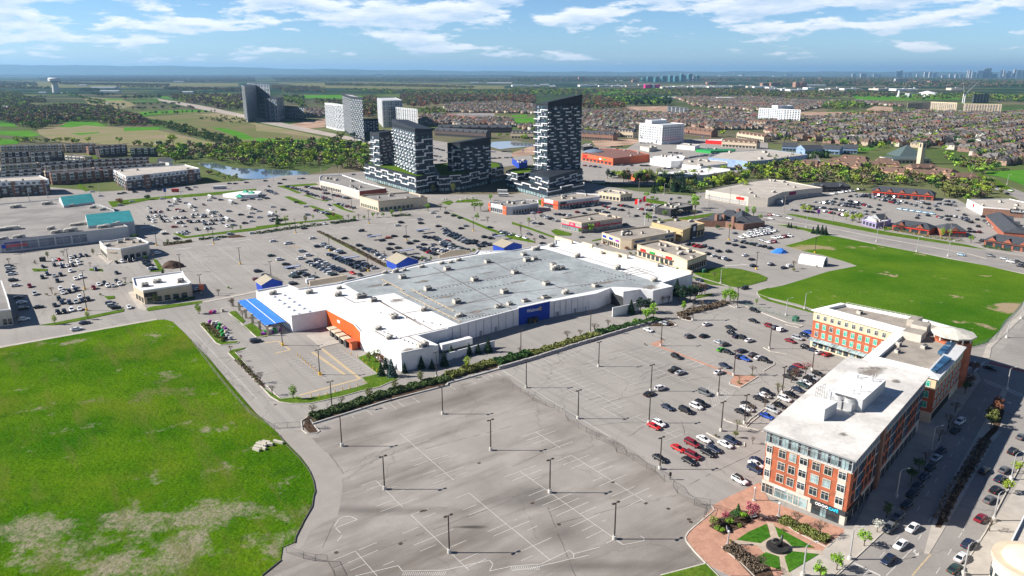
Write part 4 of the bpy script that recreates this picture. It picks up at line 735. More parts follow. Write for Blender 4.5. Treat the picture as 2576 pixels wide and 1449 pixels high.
# ---------------------------------------------------------------- brick office, back wing (L shape) with canopy tower
Hb=15.3
ob=Bd('office_building','L shaped brick and cream office with green windows and gravel roof','office','T4 465,60 740,-5 1600,165 1780,215 2040,285 2030,330 2000,400 1885,540 1700,745 970,565 1300,285',Hb,mred,mtar,.0)
m=MB(); n_=len(ob.P); inn=ob.inset(3.2); out=ob.inset(-.7); mid=ob.inset(0)
for i in range(n_):
    j=(i+1)%n_; m.quad([(*out[i],Hb+.1),(*out[j],Hb+.1),(*inn[j],Hb+1.1),(*inn[i],Hb+1.1)],0); m.quad([(*out[j],Hb+.1),(*out[i],Hb+.1),(*out[i],Hb-.35),(*out[j],Hb-.35)][::-1],0); m.quad([(*inn[j],Hb+1.1),(*inn[i],Hb+1.1),(*inn[i],Hb),(*inn[j],Hb)][::1],0)
m.build('sloped_roof_edge',mroofw,ob.t)
g1=ob.edge('T4',880,170); g2=ob.edge('T4',1340,655); g3=ob.edge('T4',1800,640); g4=ob.edge('T4',1130,430); g5=ob.edge('T4',1940,470)
for e in (g1,g2,g3,g4,g5): ob.panel(e,0,1,11.2,Hb-.1,mcream,.1,'cream_storey'); ob.panel(e,0,1,-.1,3.6,mbeige,.1,'ground_floor')
ob.windows(g1,11,1,11.3,14.6,.02,1.0,.42,.52,mgl,mfr,dep=.16); ob.windows(g1,11,2,4.2,11.0,.02,1,.42,.58,lambda i,j:mgl if (i*5+j*3)%13==0 else mglg,mfr)
for e in (g2,g3,g5): ob.windows(e,max(2,int(e[3]/4)),1,11.3,14.6,.02,.98,.42,.55,mglg,mfr,dep=.16); ob.windows(e,max(2,int(e[3]/4)),2,4.2,11.0,.02,.98,.42,.58,mglg,mfr)
for e in (g4,): ob.windows(e,5,1,11.3,14.6,.02,.98,.42,.52,mgl,mfr,dep=.16); ob.windows(e,5,2,4.2,11,.02,.98,.42,.58,mglg,mfr)
ob.windows(g1,12,1,.3,3.2,.02,.98,.6,.7,lambda i,j:[mglt,mgl][i%2],mfrd,dep=.16,name='shop_window'); ob.windows(g3,10,1,.3,3.4,.02,.98,.6,.75,mgl,mfrd,dep=.16,name='shop_window')
ob.flush(140)
a,d,n,L=g1; m=MB(); m.quad([(*(a+n*.15),4.1),(*(a+d*L*.97+n*.15),4.1),(*(a+d*L*.97+n*2.2),3.3),(*(a+n*2.2),3.3)][::-1]); 
for i in range(26): p=a+d*L*.97*i/25; m.tube((*(p+n*.15),4.15),(*(p+n*2.2),3.35),.07,n=4,mi=1)
m.build('glass_awning',[mglt,mwhite],ob.t)
c=np.array(Q('T4',1870,290,Hb+3.0)); m=MB(); N8=10
pts=[(c[0]+math.cos(2*math.pi*i/N8)*7.0,c[1]+math.sin(2*math.pi*i/N8)*7.0) for i in range(N8)]
for i in range(N8): j=(i+1)%N8; m.quad([(*pts[i],Hb+3),(*pts[j],Hb+3),(*c,Hb+4.6)]); m.quad([(*pts[j],Hb+3),(*pts[i],Hb+3),(*pts[i],Hb+2.5),(*pts[j],Hb+2.5)][::-1])
m.build('canopy_roof',M('cream_metal',(.55,.52,.45)),ob.t); m=MB(); m.prism([(c[0]+math.cos(2*math.pi*i/N8)*6.0,c[1]+math.sin(2*math.pi*i/N8)*6.0) for i in range(N8)],0,Hb+.8); m.build('corner_tower',mred,ob.t)
for i in range(N8): p=(c[0]+math.cos(2*math.pi*(i+.5)/N8)*5.7,c[1]+math.sin(2*math.pi*(i+.5)/N8)*5.7); MB().tube((*p,Hb+.8),(*p,Hb+2.9),.25,n=6).build('column',mfr,ob.t)
for pts_,z in ((((1350,270),(1545,315),(1535,440) if 0 else (1600,270),(1410,232)),2.8),(((1400,150),(1500,165),(1560,130),(1450,120)),2.6),(((1440,200),(1600,235),(1645,190),(1480,160)),3.4)):
    P=PL('T4 '+' '.join(f'{a_},{b_}' for a_,b_ in pts_),Hb+z); MB().prism(P,Hb,Hb+z).build('rooftop_room',mstone,ob.t); MB().quad([(*p,Hb+z+.02) for p in ccw(P)]).build('rooftop_room_roof',mtar,ob.t)
for pts_,z in ((((1710,475),(1780,490),(1880,370),(1825,355)),1.5),(((1640,660),(1690,675),(1850,545),(1770,515)),1.3)):
    P=PL('T4 '+' '.join(f'{a_},{b_}' for a_,b_ in pts_),Hb+z); MB().prism(P,Hb+.5,Hb+z).build('glazed_monitor',mglb,ob.t)
ob.unit('T4',920,100,(2,1.6,1.2)); ob.unit('T4',1300,490,(2,1.2,1)); ob.unit('T4',1570,445,(2.4,1.4,1)); ob.unit('T4',1310,425,(1.6,1.4,1.4))
m=MB(); r0=np.array(Q('T4',790,0,Hb+1)); r1=np.array(Q('T4',1540,150,Hb+1))
for z in (1.2,1.7): m.tube((*r0,Hb+z),(*r1,Hb+z),.06,n=4)
for t in np.linspace(0,1,16): p=r0+(r1-r0)*t; m.tube((*p,Hb),(*p,Hb+1.8),.06,n=4)
m.build('roof_railing',mfr,ob.t)
# corner building at the lower right edge, round white turret
c=np.array(Q('T5',2630,1390,10)); t=thing('corner_building','round cream turret of the building cut by the right edge','building',(c[0],c[1],0),world=True)
m=MB(); m.tube((*c,0),(*c,11.5),6.2,n=36); m.build('wall',mstone,t); m=MB(); m.tube((*c,11.5),(*c,12.1),6.7,n=36); m.build('cornice',mbeige,t); m=MB(); 
for i in range(6): m.tube((*c,12.1+i*.5),(*c,12.6+i*.5),5*math.cos(i*.24),5*math.cos((i+1)*.24),32)
m.build('dome',mbeige,t)
wg=ccw(PL('T5 2440,1120 2576,850 2700,600 3100,600 3100,1300',10)); MB().prism(wg,0,10).build('wing',mstone,t); MB().prism([(p[0],p[1]) for p in ccw(PL('T5 2430,1120 2570,845 2700,595 2712,600 2582,852 2445,1130',10.5))],9.6,10.6,bottom=True).build('cornice',mwhite,t)
for z in (3,7): 
    for i in range(18):
        a_=i*2*math.pi/18; p=c+6.22*np.array([math.cos(a_),math.sin(a_)]); o=MB().box((p[0],p[1],z),(.12,1.2,2),a_).build('window',mgl,t)

# ---------------------------------------------------------------- superstore (left), teal roofs
su=Bd('superstore','pale grey superstore with glass bays and a broad grey roof','store','D -300,612 0,607 S1 0,600 900,505 1290,460 1200,415 1145,290 1000,240 820,222 600,185 0,232 D -300,520',7.3,mpalegrey,mgreyr,.5)
e=su.edge('S1',600,540); su.windows(e,5,1,.8,6.2,.03,.97,.92,.95,M('bay_glass',(.17,.20,.24),rough=.2,var=.2,sc=.2),mwhite,name='glass_bay'); e=su.edge('S1',-150,610)
for ee in [su.edge('S1',200,590)]:
    a,d,n,L=ee; p=Q('S1',150,640,4.6); ml=M('red_letters',(.6,.02,.03)); text('SUPERSTORE',1.9,ml,su.t,(p[0]+1.5,p[1]-.6,4.4),d,n,bold=.05); text('REAL CANADIAN',1.1,mblue,su.t,(p[0]-1,p[1]-.5,6.1),d,n,bold=.03)
    q=Q('S1',40,657,4.6); m=MB(); m.tube((q[0],q[1]-.2,4.6),(q[0]+.15,q[1]-.5,4.6),1.3,n=8); m.build('shield_emblem',mblue,su.t)
su.flush()
for (k,pts,zz) in (('S1',((885,450),(1350,400),(1305,290),(860,335)),0),('S1',((640,245),(955,205),(915,120),(605,155)),0)):
    lo0,lo1,hi1,hi0=[Q(k,*pts[0],9),Q(k,*pts[1],9),Q(k,*pts[2],13.5),Q(k,*pts[3],13.5)]
    b0=(2*hi0[0]-lo0[0],2*hi0[1]-lo0[1]); b1=(2*hi1[0]-lo1[0],2*hi1[1]-lo1[1]); m=MB()
    m.quad([(*lo0,9),(*lo1,9),(*hi1,13.5),(*hi0,13.5)]); m.quad([(*b1,9),(*b0,9),(*hi0,13.5),(*hi1,13.5)]); m.quad([(*lo0,9),(*hi0,13.5),(*b0,9)][::-1],1); m.quad([(*lo1,9),(*b1,9),(*hi1,13.5)],1); m.build('teal_roof',[mteal,mpalegrey],su.t)
    MB().prism([lo0,lo1,b1,b0],0,9).build('entrance_block',mpalegrey,su.t)
for x,y,d in ((165,265,(7,4,2)),(480,232,(7,4,2)),(720,255,(4,3,1.6)),(520,485,(4,3,1.8)),(580,520,(6,3,1.8)),(720,505,(7,4,2.2)),(200,570,(6,3,1.8)),(800,440,(10,3,1.4)),(1050,465,(7,3,1.6)),(1170,440,(5,3,1.8)),(60,490,(16,5,1.8)),(30,590,(6,3,1.6)),(940,270,(4,2,1.5)),(1040,290,(4,2,1.5))): su.unit('S1',x,y,d,kind=1)
# ---------------------------------------------------------------- the remaining retail blocks
def shop(name,label,roof,h,wall,roofm,par=.8,units=4,nw=8,faces=(),sign=(),wz=(.6,3),wm=None,parm=None,band=None):
    b=Bd(name,label,'store' if name!='bank' else 'bank',roof,h,wall,roofm,par,parw=.5,parm=parm)
    for (k,x,y) in faces:
        e=b.edge(k,x,y); b.windows(e,nw if e[3]>18 else max(2,int(nw*e[3]/18)),1,wz[0],wz[1],.03,.97,.6,.9,wm or mgl,mfrd,name='shop_window')
        if band: b.panel(e,.02,.98,wz[1]+.25,wz[1]+.75,band,.6,'awning')
    for (k,x,y,u,z,w,hh_,mt,tx,tm) in sign: b.sign(b.edge(k,x,y),u,z,w,hh_,mt,tx,tm)
    b.flush(); b.rand_units(units); return b
b=shop('bank','white roofed beige bank with stone base at the lot corner','S1 1330,985 1350,1060 1440,1110 1900,1045 1925,1030 1860,960 1840,915 1680,935 1510,960',6.3,mtan,mroofw,.7,5,5,(('S1',1650,1085),('S1',1380,1080)),(('S1',1650,1085,.15,4.4,5.5,2.0,mdark,None,None),),parm=mwhite)
b=shop('restaurant_block','pale flat roofed shop beside the brown soil heap','S1 1000,615 1070,680 1215,690 1480,640 1500,625 1430,590 1380,575 1205,590 1130,605',6.6,mstone,mtar,.8,5,5,(('S1',1340,665),('S1',1030,650)),(('S1',1140,690,.4,5,5,.6,mtan,None,None),),parm=mwhite)
b=shop('edge_shop','grey shop block cut off by the left picture edge','S1 -300,1000 0,1010 20,1010 85,1200 110,1300 0,1310 -200,1340',6.6,mstone,mgreyr,.6,2,4,(('S1',50,1310),),parm=mwhite)
b=shop('retail_strip','long pale strip of shops beside the dark towers','S2 640,-40 660,-55 870,-60 1100,20 1310,75 1040,105 860,50 640,0',6.5,mstone,mgreyr,.7,9,12,(('S2',800,40),),parm=mwhite)
b.panel(b.edge('S2',1200,95),0,1,0,6.9,M('deep_red_brick',(.25,.06,.045)),.2,'brick_wall')
b=shop('retail_block','beige shop block with green shutters facing the lot','S2 1045,160 1230,212 1600,175 1725,170 1640,140 1540,118 1100,145',7.4,mbeige,mgreyr,1.1,6,8,(('S2',1140,190),('S2',1420,195)),wm=M('green_shutter',(.07,.13,.11)),parm=mtan)
b=shop('retail_block','small pale shop with one orange red corner panel','S2 2340,225 2350,215 2576,205 S3 130,190 260,195 268,225 0,262 S2 2520,262',5.8,mpalegrey,mgreyr,.7,5,9,(('S3',130,245),('S2',2430,245)),sign=(('S3',130,245,.8,4.6,6,1.6,mgrey,None,None),),parm=mwhite,band=mgrey)
b.panel(b.edge('S2',2430,245),-.01,.12,0,6.6,mredor,.3,'accent_panel'); b.panel(b.edge('S2',2430,245),.8,1.01,0,6.6,mredor,.3,'accent_panel')
b=shop('retail_block','long pale shop row with two orange red end panels','S3 300,178 320,170 640,120 880,140 880,160 465,210',6.0,mpalegrey,mtar,.7,6,12,(('S3',660,185),('S3',380,200)),sign=(('S3',660,185,.12,4.8,6,1.7,mdark,None,None),('S3',660,185,.92,4.8,7,2.2,mwhite,None,None)),parm=mwhite,band=mredp)
b.panel(b.edge('S3',380,200),-.01,.12,0,6.8,mredor,.3,'accent_panel'); b.panel(b.edge('S3',380,200),.72,1.01,0,6.8,mredor,.3,'accent_panel')
b=shop('restaurant_block','small beige flat roofed restaurant left of the flag','S3 870,110 1000,90 1210,125 1090,138',5.4,mbeige,mlightr,.6,4,6,(('S3',980,130),('S3',1150,135)),parm=mbeige)
b=shop('bank','grey stone bank with crimson awnings and signs','S3 495,385 870,325 1110,375 700,430',6.2,M('grey_stone',(.34,.31,.28)),mtar,.9,3,8,(('S3',600,410),('S3',900,405)),sign=(('S3',600,410,.55,4.6,5.5,2.4,M('crimson_panel',(.55,.01,.07)),'CIBC',mwhite),('S3',900,405,.38,4.9,4.5,1.6,M('crimson_panel',()),'CIBC',mwhite)),wm=mglt,band=M('crimson_panel',()),parm=mtan)
b=shop('retail_block','beige shop row with blue and purple signs','S3 905,525 1090,590 1205,598 1650,520 1530,490 1380,462 1080,495',5.8,mbeige,mtar,.9,8,9,(('S3',1040,575),('S3',1430,560)),sign=(('S3',1040,575,.15,4.6,4,1.4,mblue,None,None),('S3',1040,575,.5,4.6,4,1.4,mblue,None,None),('S3',1040,575,.85,4.6,4,1.2,mpurp,None,None),('S3',1430,560,.18,4.6,9,1.4,M('slate_blue',(.06,.11,.2)),None,None),('S3',1430,560,.5,4.6,7,1.2,mgrey,None,None),('S3',1430,560,.85,4.6,8,1.4,M('slate_blue',()),None,None)),parm=mtan)
b=shop('retail_block','cream shop row with four coloured signs behind the store','S3 1260,650 1640,760 1765,815 1960,745 1560,620 1475,605 1360,625',6.0,mbeige,mtar,1.0,7,8,(('S3',1500,730),('S3',1860,790)),sign=(('S3',1500,730,.17,4.5,4.5,1.4,mredp,None,None),('S3',1500,730,.42,4.5,4.5,1.2,mgreenp,None,None),('S3',1500,730,.63,4.5,3.5,1.2,mpalegrey,None,None),('S3',1500,730,.85,4.5,5,1.3,mredp,None,None)),parm=mtan,band=mbrown)
b=shop('retail_block','ochre and black store block with arched entrance','S3 1405,420 1720,500 1800,470 1940,430 1820,400 1640,390',7.4,myellow,mtar,.6,4,4,(('S3',1860,450),),parm=myellow)
e=b.edge('S3',1860,450); b.panel(e,-.02,.35,0,9.6,mdark,.9,'entrance_tower'); b.sign(e,.16,6.8,2.6,3.0,mwhite,None,dep=1.1); b.panel(e,.35,1,3.3,4.1,mdark,.3,'fascia'); b.panel(b.edge('S3',1560,460),.0,1,3.0,3.8,mdark,.2,'fascia')
b=shop('restaurant_block','low charcoal restaurant behind the flagpole','S3 1440,265 1600,290 1820,250 1800,235 1660,215 1500,240',5.0,mdark,mgreyr,.6,5,6,(('S3',1700,275),),parm=mdark)
# stone restaurant with dark gables
rs=Bd('restaurant','brown stone restaurant with slate gables and chimneys','restaurant','S3 1860,395 2150,405 2330,435 2545,405 2400,360 2260,320 2080,325',4.2,mbrown,mshing,.2)
for a_,b_,w,h_ in (((2000,360),(2160,380),14,3.2),((2310,340),(2310,410),15,4.2),((2250,395),(2500,395),14,3.2),((2120,330),(2260,340),12,3.6)): gable(rs.t,Q('S3',*a_,4.3),Q('S3',*b_,4.3),w,4.3,h_,mshing,mbrown,'gable_roof',hip=3)
for x,y in ((2060,370),(2130,370),(2230,390),(2280,310)): p=Q('S3',x,y,6); MB().box((*p,0),(2.2,2.2,8.6),ANG_B).build('chimney',mbrown,rs.t)
# right: big plaza block, brick plazas
b=shop('plaza_store','wide beige department store at the right plaza','S3 1950,95 2380,165 2576,175 S4 145,115 400,82 550,72 200,5 R4 0,1270 R3 2420,1290 2150,1340',6.6,mstone,mlightr,.7,9,14,(('S3',2200,140),('S4',270,105),('S4',470,85)),sign=(('S3',2200,140,.82,5,8,2.2,mredp,None,None),('S4',270,105,.4,5,9,2.8,M('plum_panel',(.22,.02,.07)),None,None)),parm=mstone,wm=mpalegrey)
def brickplaza(label,k,a,b,w,h,rh,dorm,roofm=mshing,wall=None,hip=5):
    wall=wall or M('plaza_brick',(.30,.10,.06),var=.15,sc=.8)
    a=np.array(Q(k,*a,h)); b=np.array(Q(k,*b,h)); d=(b-a)/np.linalg.norm(b-a); n=np.array([-d[1],d[0]]); n=n if n[1]<0 else -n
    P=[a-n*w/2,b-n*w/2,b+n*w/2,a+n*w/2]; B=Bd('brick_plaza',label,'shopping plaza',None,h,wall,roofm,0,raw=P)
    gable(B.t,a,b,w+1.2,h,rh,roofm,wall,'hip_roof',hip=hip); e=None
    for i in range(4):
        f=B.fr(i)
        if f[2]@n>.9: e=f
    B.windows(e,max(4,int(e[3]/5)),1,.4,2.8,.02,.98,.7,.9,mgl,mfrd,name='shop_window'); B.panel(e,.02,.98,3.0,3.4,mredp if 'red' in label else mdark,.5,'awning'); B.flush(40)
    for i in range(dorm):
        t=(i+.5)/dorm; c=a+(b-a)*t; gable(B.t,c+n*w*.15,c+n*(w/2+.4),5,h,2.4,roofm,wall,'dormer',ov=.3)
    return B
brickplaza('long red brick plaza with dark roof and five small gables','S4',(1060,80),(1680,130),16,4.5,3.6,5)
brickplaza('dark roofed brick plaza wing at the top of the car park','S4',(420,50),(790,40),13,4.5,3.2,2,wall=mdkbrick)
brickplaza('red brick plaza beside the arterial with red awnings','S4',(1290,420),(1660,470),13,4.2,3.0,2)
brickplaza('short red brick plaza with crossing dark hip roofs','S4',(1720,470),(1960,480),15,4.2,3.4,1)
brickplaza('brick plaza with a slanting dark roof near the right edge','S4',(2310,350),(2500,520),14,4.2,3.6,3,hip=3)
brickplaza('brick plaza row at the far right edge of the road','S4',(2220,570),(2700,640),14,4.2,3.4,3)
b=shop('gym_building','white gym with a brown side wall and red emblem','S4 2005,185 2165,265 2300,275 2576,295 2700,290 2700,240 2430,180',5.8,mwhite,mlightr,.5,4,4,(),(('S4',2080,230,.45,4,3,2.6,mredp,None,None),))
e=b.edge('S4',2400,290) ; b.panel(b.edge('S4',2230,270),0,1,0,5.6,mbrown,.15,'wood_panel'); b.panel(e,0,1,0,5.6,mbrown,.15,'wood_panel'); b.panel(e,.5,1.2,3.6,6.6,mdark,.6,'fascia'); a,d,n,L=e; c=a+d*L*.8+n*.75; text('GoodLife',2.4,mwhite,b.t,(c[0],c[1],5.1),d,n,bold=.03)
b=shop('service_station','white drive through with purple base and dark glass gable','S4 950,385 1000,350 1240,385 1200,400 1090,425',3.6,M('lavender_wall',(.30,.25,.42)),mroofw,.3,2,5,(('S4',1000,400),)); gable(b.t,Q('S4',1080,370,4.3),Q('S4',1160,365,4.3),9,4.3,3,mshing,mgrey,'gable_roof')
# far shops: red one, white ones, curved
b=shop('red_supermarket','terracotta supermarket with red awning and domed roof end','R3 700,1010 1015,1060 1190,1040 1385,1020 1200,975 900,960',8,mredor,M('dark_red_roof',(.20,.10,.08)),.5,5,8,(('R3',850,1050),),band=mredp)
b.panel(b.edge('R3',1280,1060),0,1,0,8.4,M('rust_brick',(.33,.10,.06)),.3,'rust_wall'); p=Q('R3',820,990,8); m=MB(); 
for i in range(6): m.tube((*p,8+i*.6),(*p,8.6+i*.6),13*math.cos(i*.25),13*math.cos((i+1)*.25),24)
m.build('dome_roof',M('blue_grey_roof',(.15,.2,.26)),b.t); e=b.edge('R3',850,1050); b.sign(e,.12,6,9,3,mredp,None); b.sign(e,.62,5.4,4,2,mwhite,None); b.sign(e,.75,5.4,4,2,mgreenp,None)
FS=[('white windowless shop right of the red supermarket','R3 1390,1060 1420,1035 1680,1025 1740,1040 1720,1080 1600,1090',7,mwhite,mroofw),('white shop block with stepped parapets','R3 1715,1075 1900,1070 2160,1090 2170,1110 1900,1140 1710,1120',7,mwhite,mlightr),('curved long white roofed shop with grey wall','R3 1470,1195 1600,1190 2000,1150 2190,1165 2200,1185 1950,1225 1650,1240 1480,1220',8,mpalegrey,mroofw),('large pale blue store with a wide gravel roof','R3 1980,1050 2100,1000 2576,970 R4 400,1020 0,1075 R3 2370,1090 2250,1075',8,M('pale_blue_panel',(.25,.35,.50)),mlightr),('small brick and glass shop on the lot edge','R3 1140,1205 1230,1190 1390,1200 1390,1225 1240,1235',5,mredor,mgreyr),('small white and blue kiosk beside the pond','R2 2576,1060 R3 60,1090 60,1075 155,1080 155,1100 70,1110',6,mblue,mblue),('white petrol station canopy','R3 1660,925 1720,905 1890,920 1840,940',5,mwhite,mlightr),('long red petrol station canopy','R3 1950,875 1970,865 2180,865 2130,885',5,mredp,mwhite),('green and white garden sales tents','R3 1850,970 1900,960 2250,965 2240,980 2000,985',3,mgreenp,M('green_tent',(.03,.2,.1))),('small grey office on the open lot by the tower','R3 685,925 740,905 815,915 810,935 720,945',5,mdark,mgreyr),('white restaurant by the far crossing','R3 1290,935 1390,925 1460,940 1380,955',5,mstone,mlightr),('white and purple shop right of the canopy','S4 0,170 20,150 150,185 150,200',3,mpalegrey,mgreyr)]
for i,(lb,rf,h,w,r) in enumerate(FS): b=Bd('retail_block',lb,'store',rf,h,w,r,.4); b.rand_units(4 if h>5 else 1,(4,3,2),i)
# garden centre tents in the top left lot
t=Bd('garden_tent','white garden centre shelter with green peaked tents','tent','S1 2240,125 2450,95 2576,95 S2 60,100 20,130 S1 2380,140',3,mwhite,mwhite,0)
for x,y in ((2410,150),(2470,110),(2530,120)): p=Q('S1',x,y,3); m=MB(); m.tube((*p,2.6),(*p,5.2),4.5,.1,4); m.build('tent_peak',M('mint_tent',(.10,.50,.33)),t.t)
# white storage dome and blue tarpaulin heap
c=np.array(Q('S4',450,830)); t=thing('storage_tent','white arched storage tent beside the green field','tent',(c[0],c[1],0),ANG_A+.25); m=MB(); n=12
for i in range(n):
    a0=math.pi*i/n; a1=math.pi*(i+1)/n
    m.quad([(-7,math.cos(a0)*4,math.sin(a0)*5),(7,math.cos(a0)*4,math.sin(a0)*5),(7,math.cos(a1)*4,math.sin(a1)*5),(-7,math.cos(a1)*4,math.sin(a1)*5)][::-1])
m.build('cover',mwhite,t,off=(0,0,0)); m=MB()
for x in (-6.9,6.9): m.quad([(x,math.cos(math.pi*i/n)*3.9,math.sin(math.pi*i/n)*4.9) for i in range(n+1)])
m.build('end_flap',mpalegrey,t,off=(0,0,0)); m=MB().box((7.0,0,0),(.15,3,3)); m.build('door',mdark,t,off=(0,0,0))
def heap(name,label,cat,k,x,y,r,h,mat,seed=1):
    rr=random.Random(seed); p=Q(k,x,y); m=MB(); n=16; rings=[(1,0),(.85,.3),(.62,.62),(.35,.88),(.12,1)]; R=[]
    for fr,fz in rings: R.append([(p[0]+math.cos(2*math.pi*i/n)*r*fr*rr.uniform(.85,1.12),p[1]+math.sin(2*math.pi*i/n)*r*fr*.75*rr.uniform(.85,1.12),h*fz*rr.uniform(.85,1.1)) for i in range(n)])
    for a,b in zip(R,R[1:]):
        for i in range(n): m.quad([a[i],a[(i+1)%n],b[(i+1)%n],b[i]])
    m.quad(R[-1]); return tag(m.build(name,mat),label,cat)
heap('soil_heap','dark brown soil heap beside the pale shop','soil heap','S1',1735,860,6.5,3.6,M('brown_soil',(.07,.035,.02),var=.4,sc=1.5),3)
heap('tarpaulin_heap','bright blue tarpaulin covered heap near the white tent','heap','S4',115,715,5,2.6,mbluec,4)
# ================================================================ TOWERS
def hfrom(k,x,yb,yt):
    X,Yb=D(k,x,yb); g=G(X,Yb); Yt=D(k,x,yt)[1]; lo,hi=0,400
    for _ in range(50):
        z=(lo+hi)/2
        if PX(g[0],g[1],z)[1]>Yt: lo=z
        else: hi=z
    return z
def box3(k,near,left,right,h):
    n,l,r=(np.array(Q(k,*p,h)) for p in (near,left,right)); return [l,n,r,l+r-n]
def tower(label,P,h,wall,roofm,style,fl=3.1,bay=3.4,z0=0,zig=None,balc=None,glass=None,group=None,wf=.6,hf=.62,parent=None,cap=100,parts=None):
    B=Bd('apartment_tower',label,'tower',None,h,wall,roofm,.8,raw=P,z0=z0,group=group)
    nf=int((h-z0-4)/fl)
    vf=[B.fr(i)[3] for i in range(4) if B.fr(i)[2]@(-(B.fr(i)[0]+B.fr(i)[1]*B.fr(i)[3]/2))>0]
    for i in range(4):
        e=B.fr(i); mid=e[0]+e[1]*e[3]/2
        if e[2]@(-mid)<=0: continue          # only the sides that can be seen from the street
        nx=max(2,int(e[3]/bay)); rr=random.Random(int(e[3]*10))
        gl=glass or [mgl,mgl,mgl,mglt]
        pick=lambda a,b,s=i: gl[(a*7+b*5+a*b+s)%len(gl)]
        left=e[3]<=min(vf)+.01
        B.windows(e,nx,nf,z0+4,z0+4+nf*fl,.02,.98,wf,hf,pick,None,dep=.1)
        if style=='dark':
            if left:
                m=MB(); 
                for j in range(0,nf,2):
                    z=z0+4+j*fl+fl*.9; st_=.35+.12*((j//2)%3); L=e[3]
                    if z+fl*2>h: continue
                    m=MB()
                    B.panel(e,-.06,st_,z,z+.65,None,1.1,mb=m); B.panel(e,st_,st_+.07,z,z+fl*.9+.6,None,1.1,mb=m); B.panel(e,st_+.07,1.03,z+fl*.85,z+fl*.85+.65,None,1.1,mb=m)
                    m.build('zigzag_band',mwhite,B.t)
            bl=[]
            for j in range(nf):
                for a in range(nx):
                    if (not left) and (a*3+j*2+(j//2))%7 in (0,3,5): bl.append((a,j))
            u=1/nx
            for q,(a,j) in enumerate(bl[:90]): B.panel(e,(a+.08)*u,(a+.98)*u,z0+4+j*fl,z0+4+j*fl+.85,mwhite,1.3,'balcony')
            if bl[90:]:
                m=MB(); [B.panel(e,(a+.08)*u,(a+.98)*u,z0+4+j*fl,z0+4+j*fl+.85,None,1.3,mb=m) for a,j in bl[90:]]; o=m.build('balcony',mwhite,B.t); o['kind']='stuff'
        if style=='check':
            m=MB(); u=1/nx
            for j in range(nf):
                for a in range(nx):
                    if (a+j)%2: B.panel(e,(a+.1)*u,(a+.75)*u,z0+4+j*fl,z0+4+j*fl+fl*.62,None,.7,mb=m)
            o=m.build('white_bay',mpalegrey,B.t); o['kind']='stuff'
        if style=='fins':
            m=MB()
            for a in range(0,nx+1,2): B.panel(e,max(0,a/nx-.02),min(1,a/nx+.02),z0,h,None,.8,mb=m)
            m.build('fin',mpalegrey,B.t)
        if style=='slab':
            m=MB()
            for j in range(nf): B.panel(e,0,1,z0+4+j*fl-.1,z0+4+j*fl+(.9 if wall is mtan else .9 if wall is mwhite else .3),None,.5,mb=m)
            for a in range(0,nx+1,4): B.panel(e,max(0,a/nx-.015),min(1,a/nx+.015),z0+2,h,None,.6,mb=m)
            m.build('balcony_slab',mwhite if wall is mwhite else mtan if wall is mtan else mgrey,B.t)
    B.flush(cap); return B
mck=M('black_cladding',(.020,.026,.036),var=.2,rough=.6,spec=.3); dg1=M('tower_glass',(.025,.05,.085),rough=.35,var=.3); dgl=[dg1,M('blind_behind_glass',(.30,.34,.38),rough=.4),dg1,dg1,dg1,M('teal_glass',(.05,.13,.13),rough=.3,spec=.5)]
h=76.3; P=box3('R3',(362,520),(235,512),(705,512),h); T1=tower('tallest black tower with staggered white balconies and a slanted roof',P,h,mck,mck,'dark',glass=dgl,bay=3.0)
Pc=ccw(P); m=MB(); hi=max(P,key=lambda p:p[0]); zt=lambda p:h+.5+8.5*max(0,(p[0]-min(q[0] for q in P))/(max(q[0] for q in P)-min(q[0] for q in P)))**1
for i in range(4): a,b=Pc[i],Pc[(i+1)%4]; m.quad([(*a,h),(*b,h),(*b,zt(b)),(*a,zt(a))])
m.quad([(*p,zt(p)) for p in Pc]); m.build('slanted_crown',mck,T1.t)
P1=box3('R3',(375,1250),(180,1195),(705,1170),17); tower('white banded black podium of the tallest tower',P1,17,mck,mck,'dark',glass=dgl) if 0 else None
def podium(label,P,h,green=None):
    B=Bd('podium',label,'building',None,h,mck,mck,.6,raw=P)
    for i in range(len(B.P)):
        e=B.fr(i); mid=e[0]+e[1]*e[3]/2
        if e[2]@(-mid)<=0 or e[3]<6: continue
        nf=int((h-3.5)/3.1); B.windows(e,max(2,int(e[3]/3.3)),nf,3.6,3.6+nf*3.1,.01,.99,.6,.6,lambda a,b:dgl[(a*3+b*5)%6],None,dep=.1)
        m=MB(); n=max(2,int(e[3]/14)); 
        for lev in (0,1):
            z=6.4+lev*5.2
            if z+3>h+2: continue
            for q in range(n):
                zz=z+(2.2 if q%2 else 0); B.panel(e,q/n,(q+1)/n,zz,zz+.7,None,1.0,mb=m); B.panel(e,(q+1)/n-.01,min(1,(q+1)/n+.008),z,z+2.9,None,1.0,mb=m)
        m.build('white_band',mwhite,B.t)
        B.windows(e,max(2,int(e[3]/5)),1,.3,3.2,.01,.99,.8,.9,mglt,None,dep=.12,name='shop_window')
    if green: m=MB(); P_=B.inset(3); m.quad([(*p,h+.2) for p in P_]); m.build('green_roof',gs,B.t)
    B.flush(90); return B
podium('stepped black podium with white bands under the tallest tower',box3('R3',(375,1255),(180,1195),(710,1165),16.5),16.5)
podium('low glassy black podium wrapping the tallest tower',box3('R3',(365,1378),(30,1290),(720,1310),8),8)
podium('small black podium block with green roof left of the tallest tower',[Q('R3',*p,14) for p in ((-60,1190),(10,1165),(225,1150),(225,1185),(190,1200),(60,1215))],14,True)
h=55; P=box3('R2',(1600,780),(1368,722),(1775,768),h); T2=tower('slant roofed black tower in the middle of the left group',P,h,mck,mck,'dark',glass=dgl,bay=3.0)
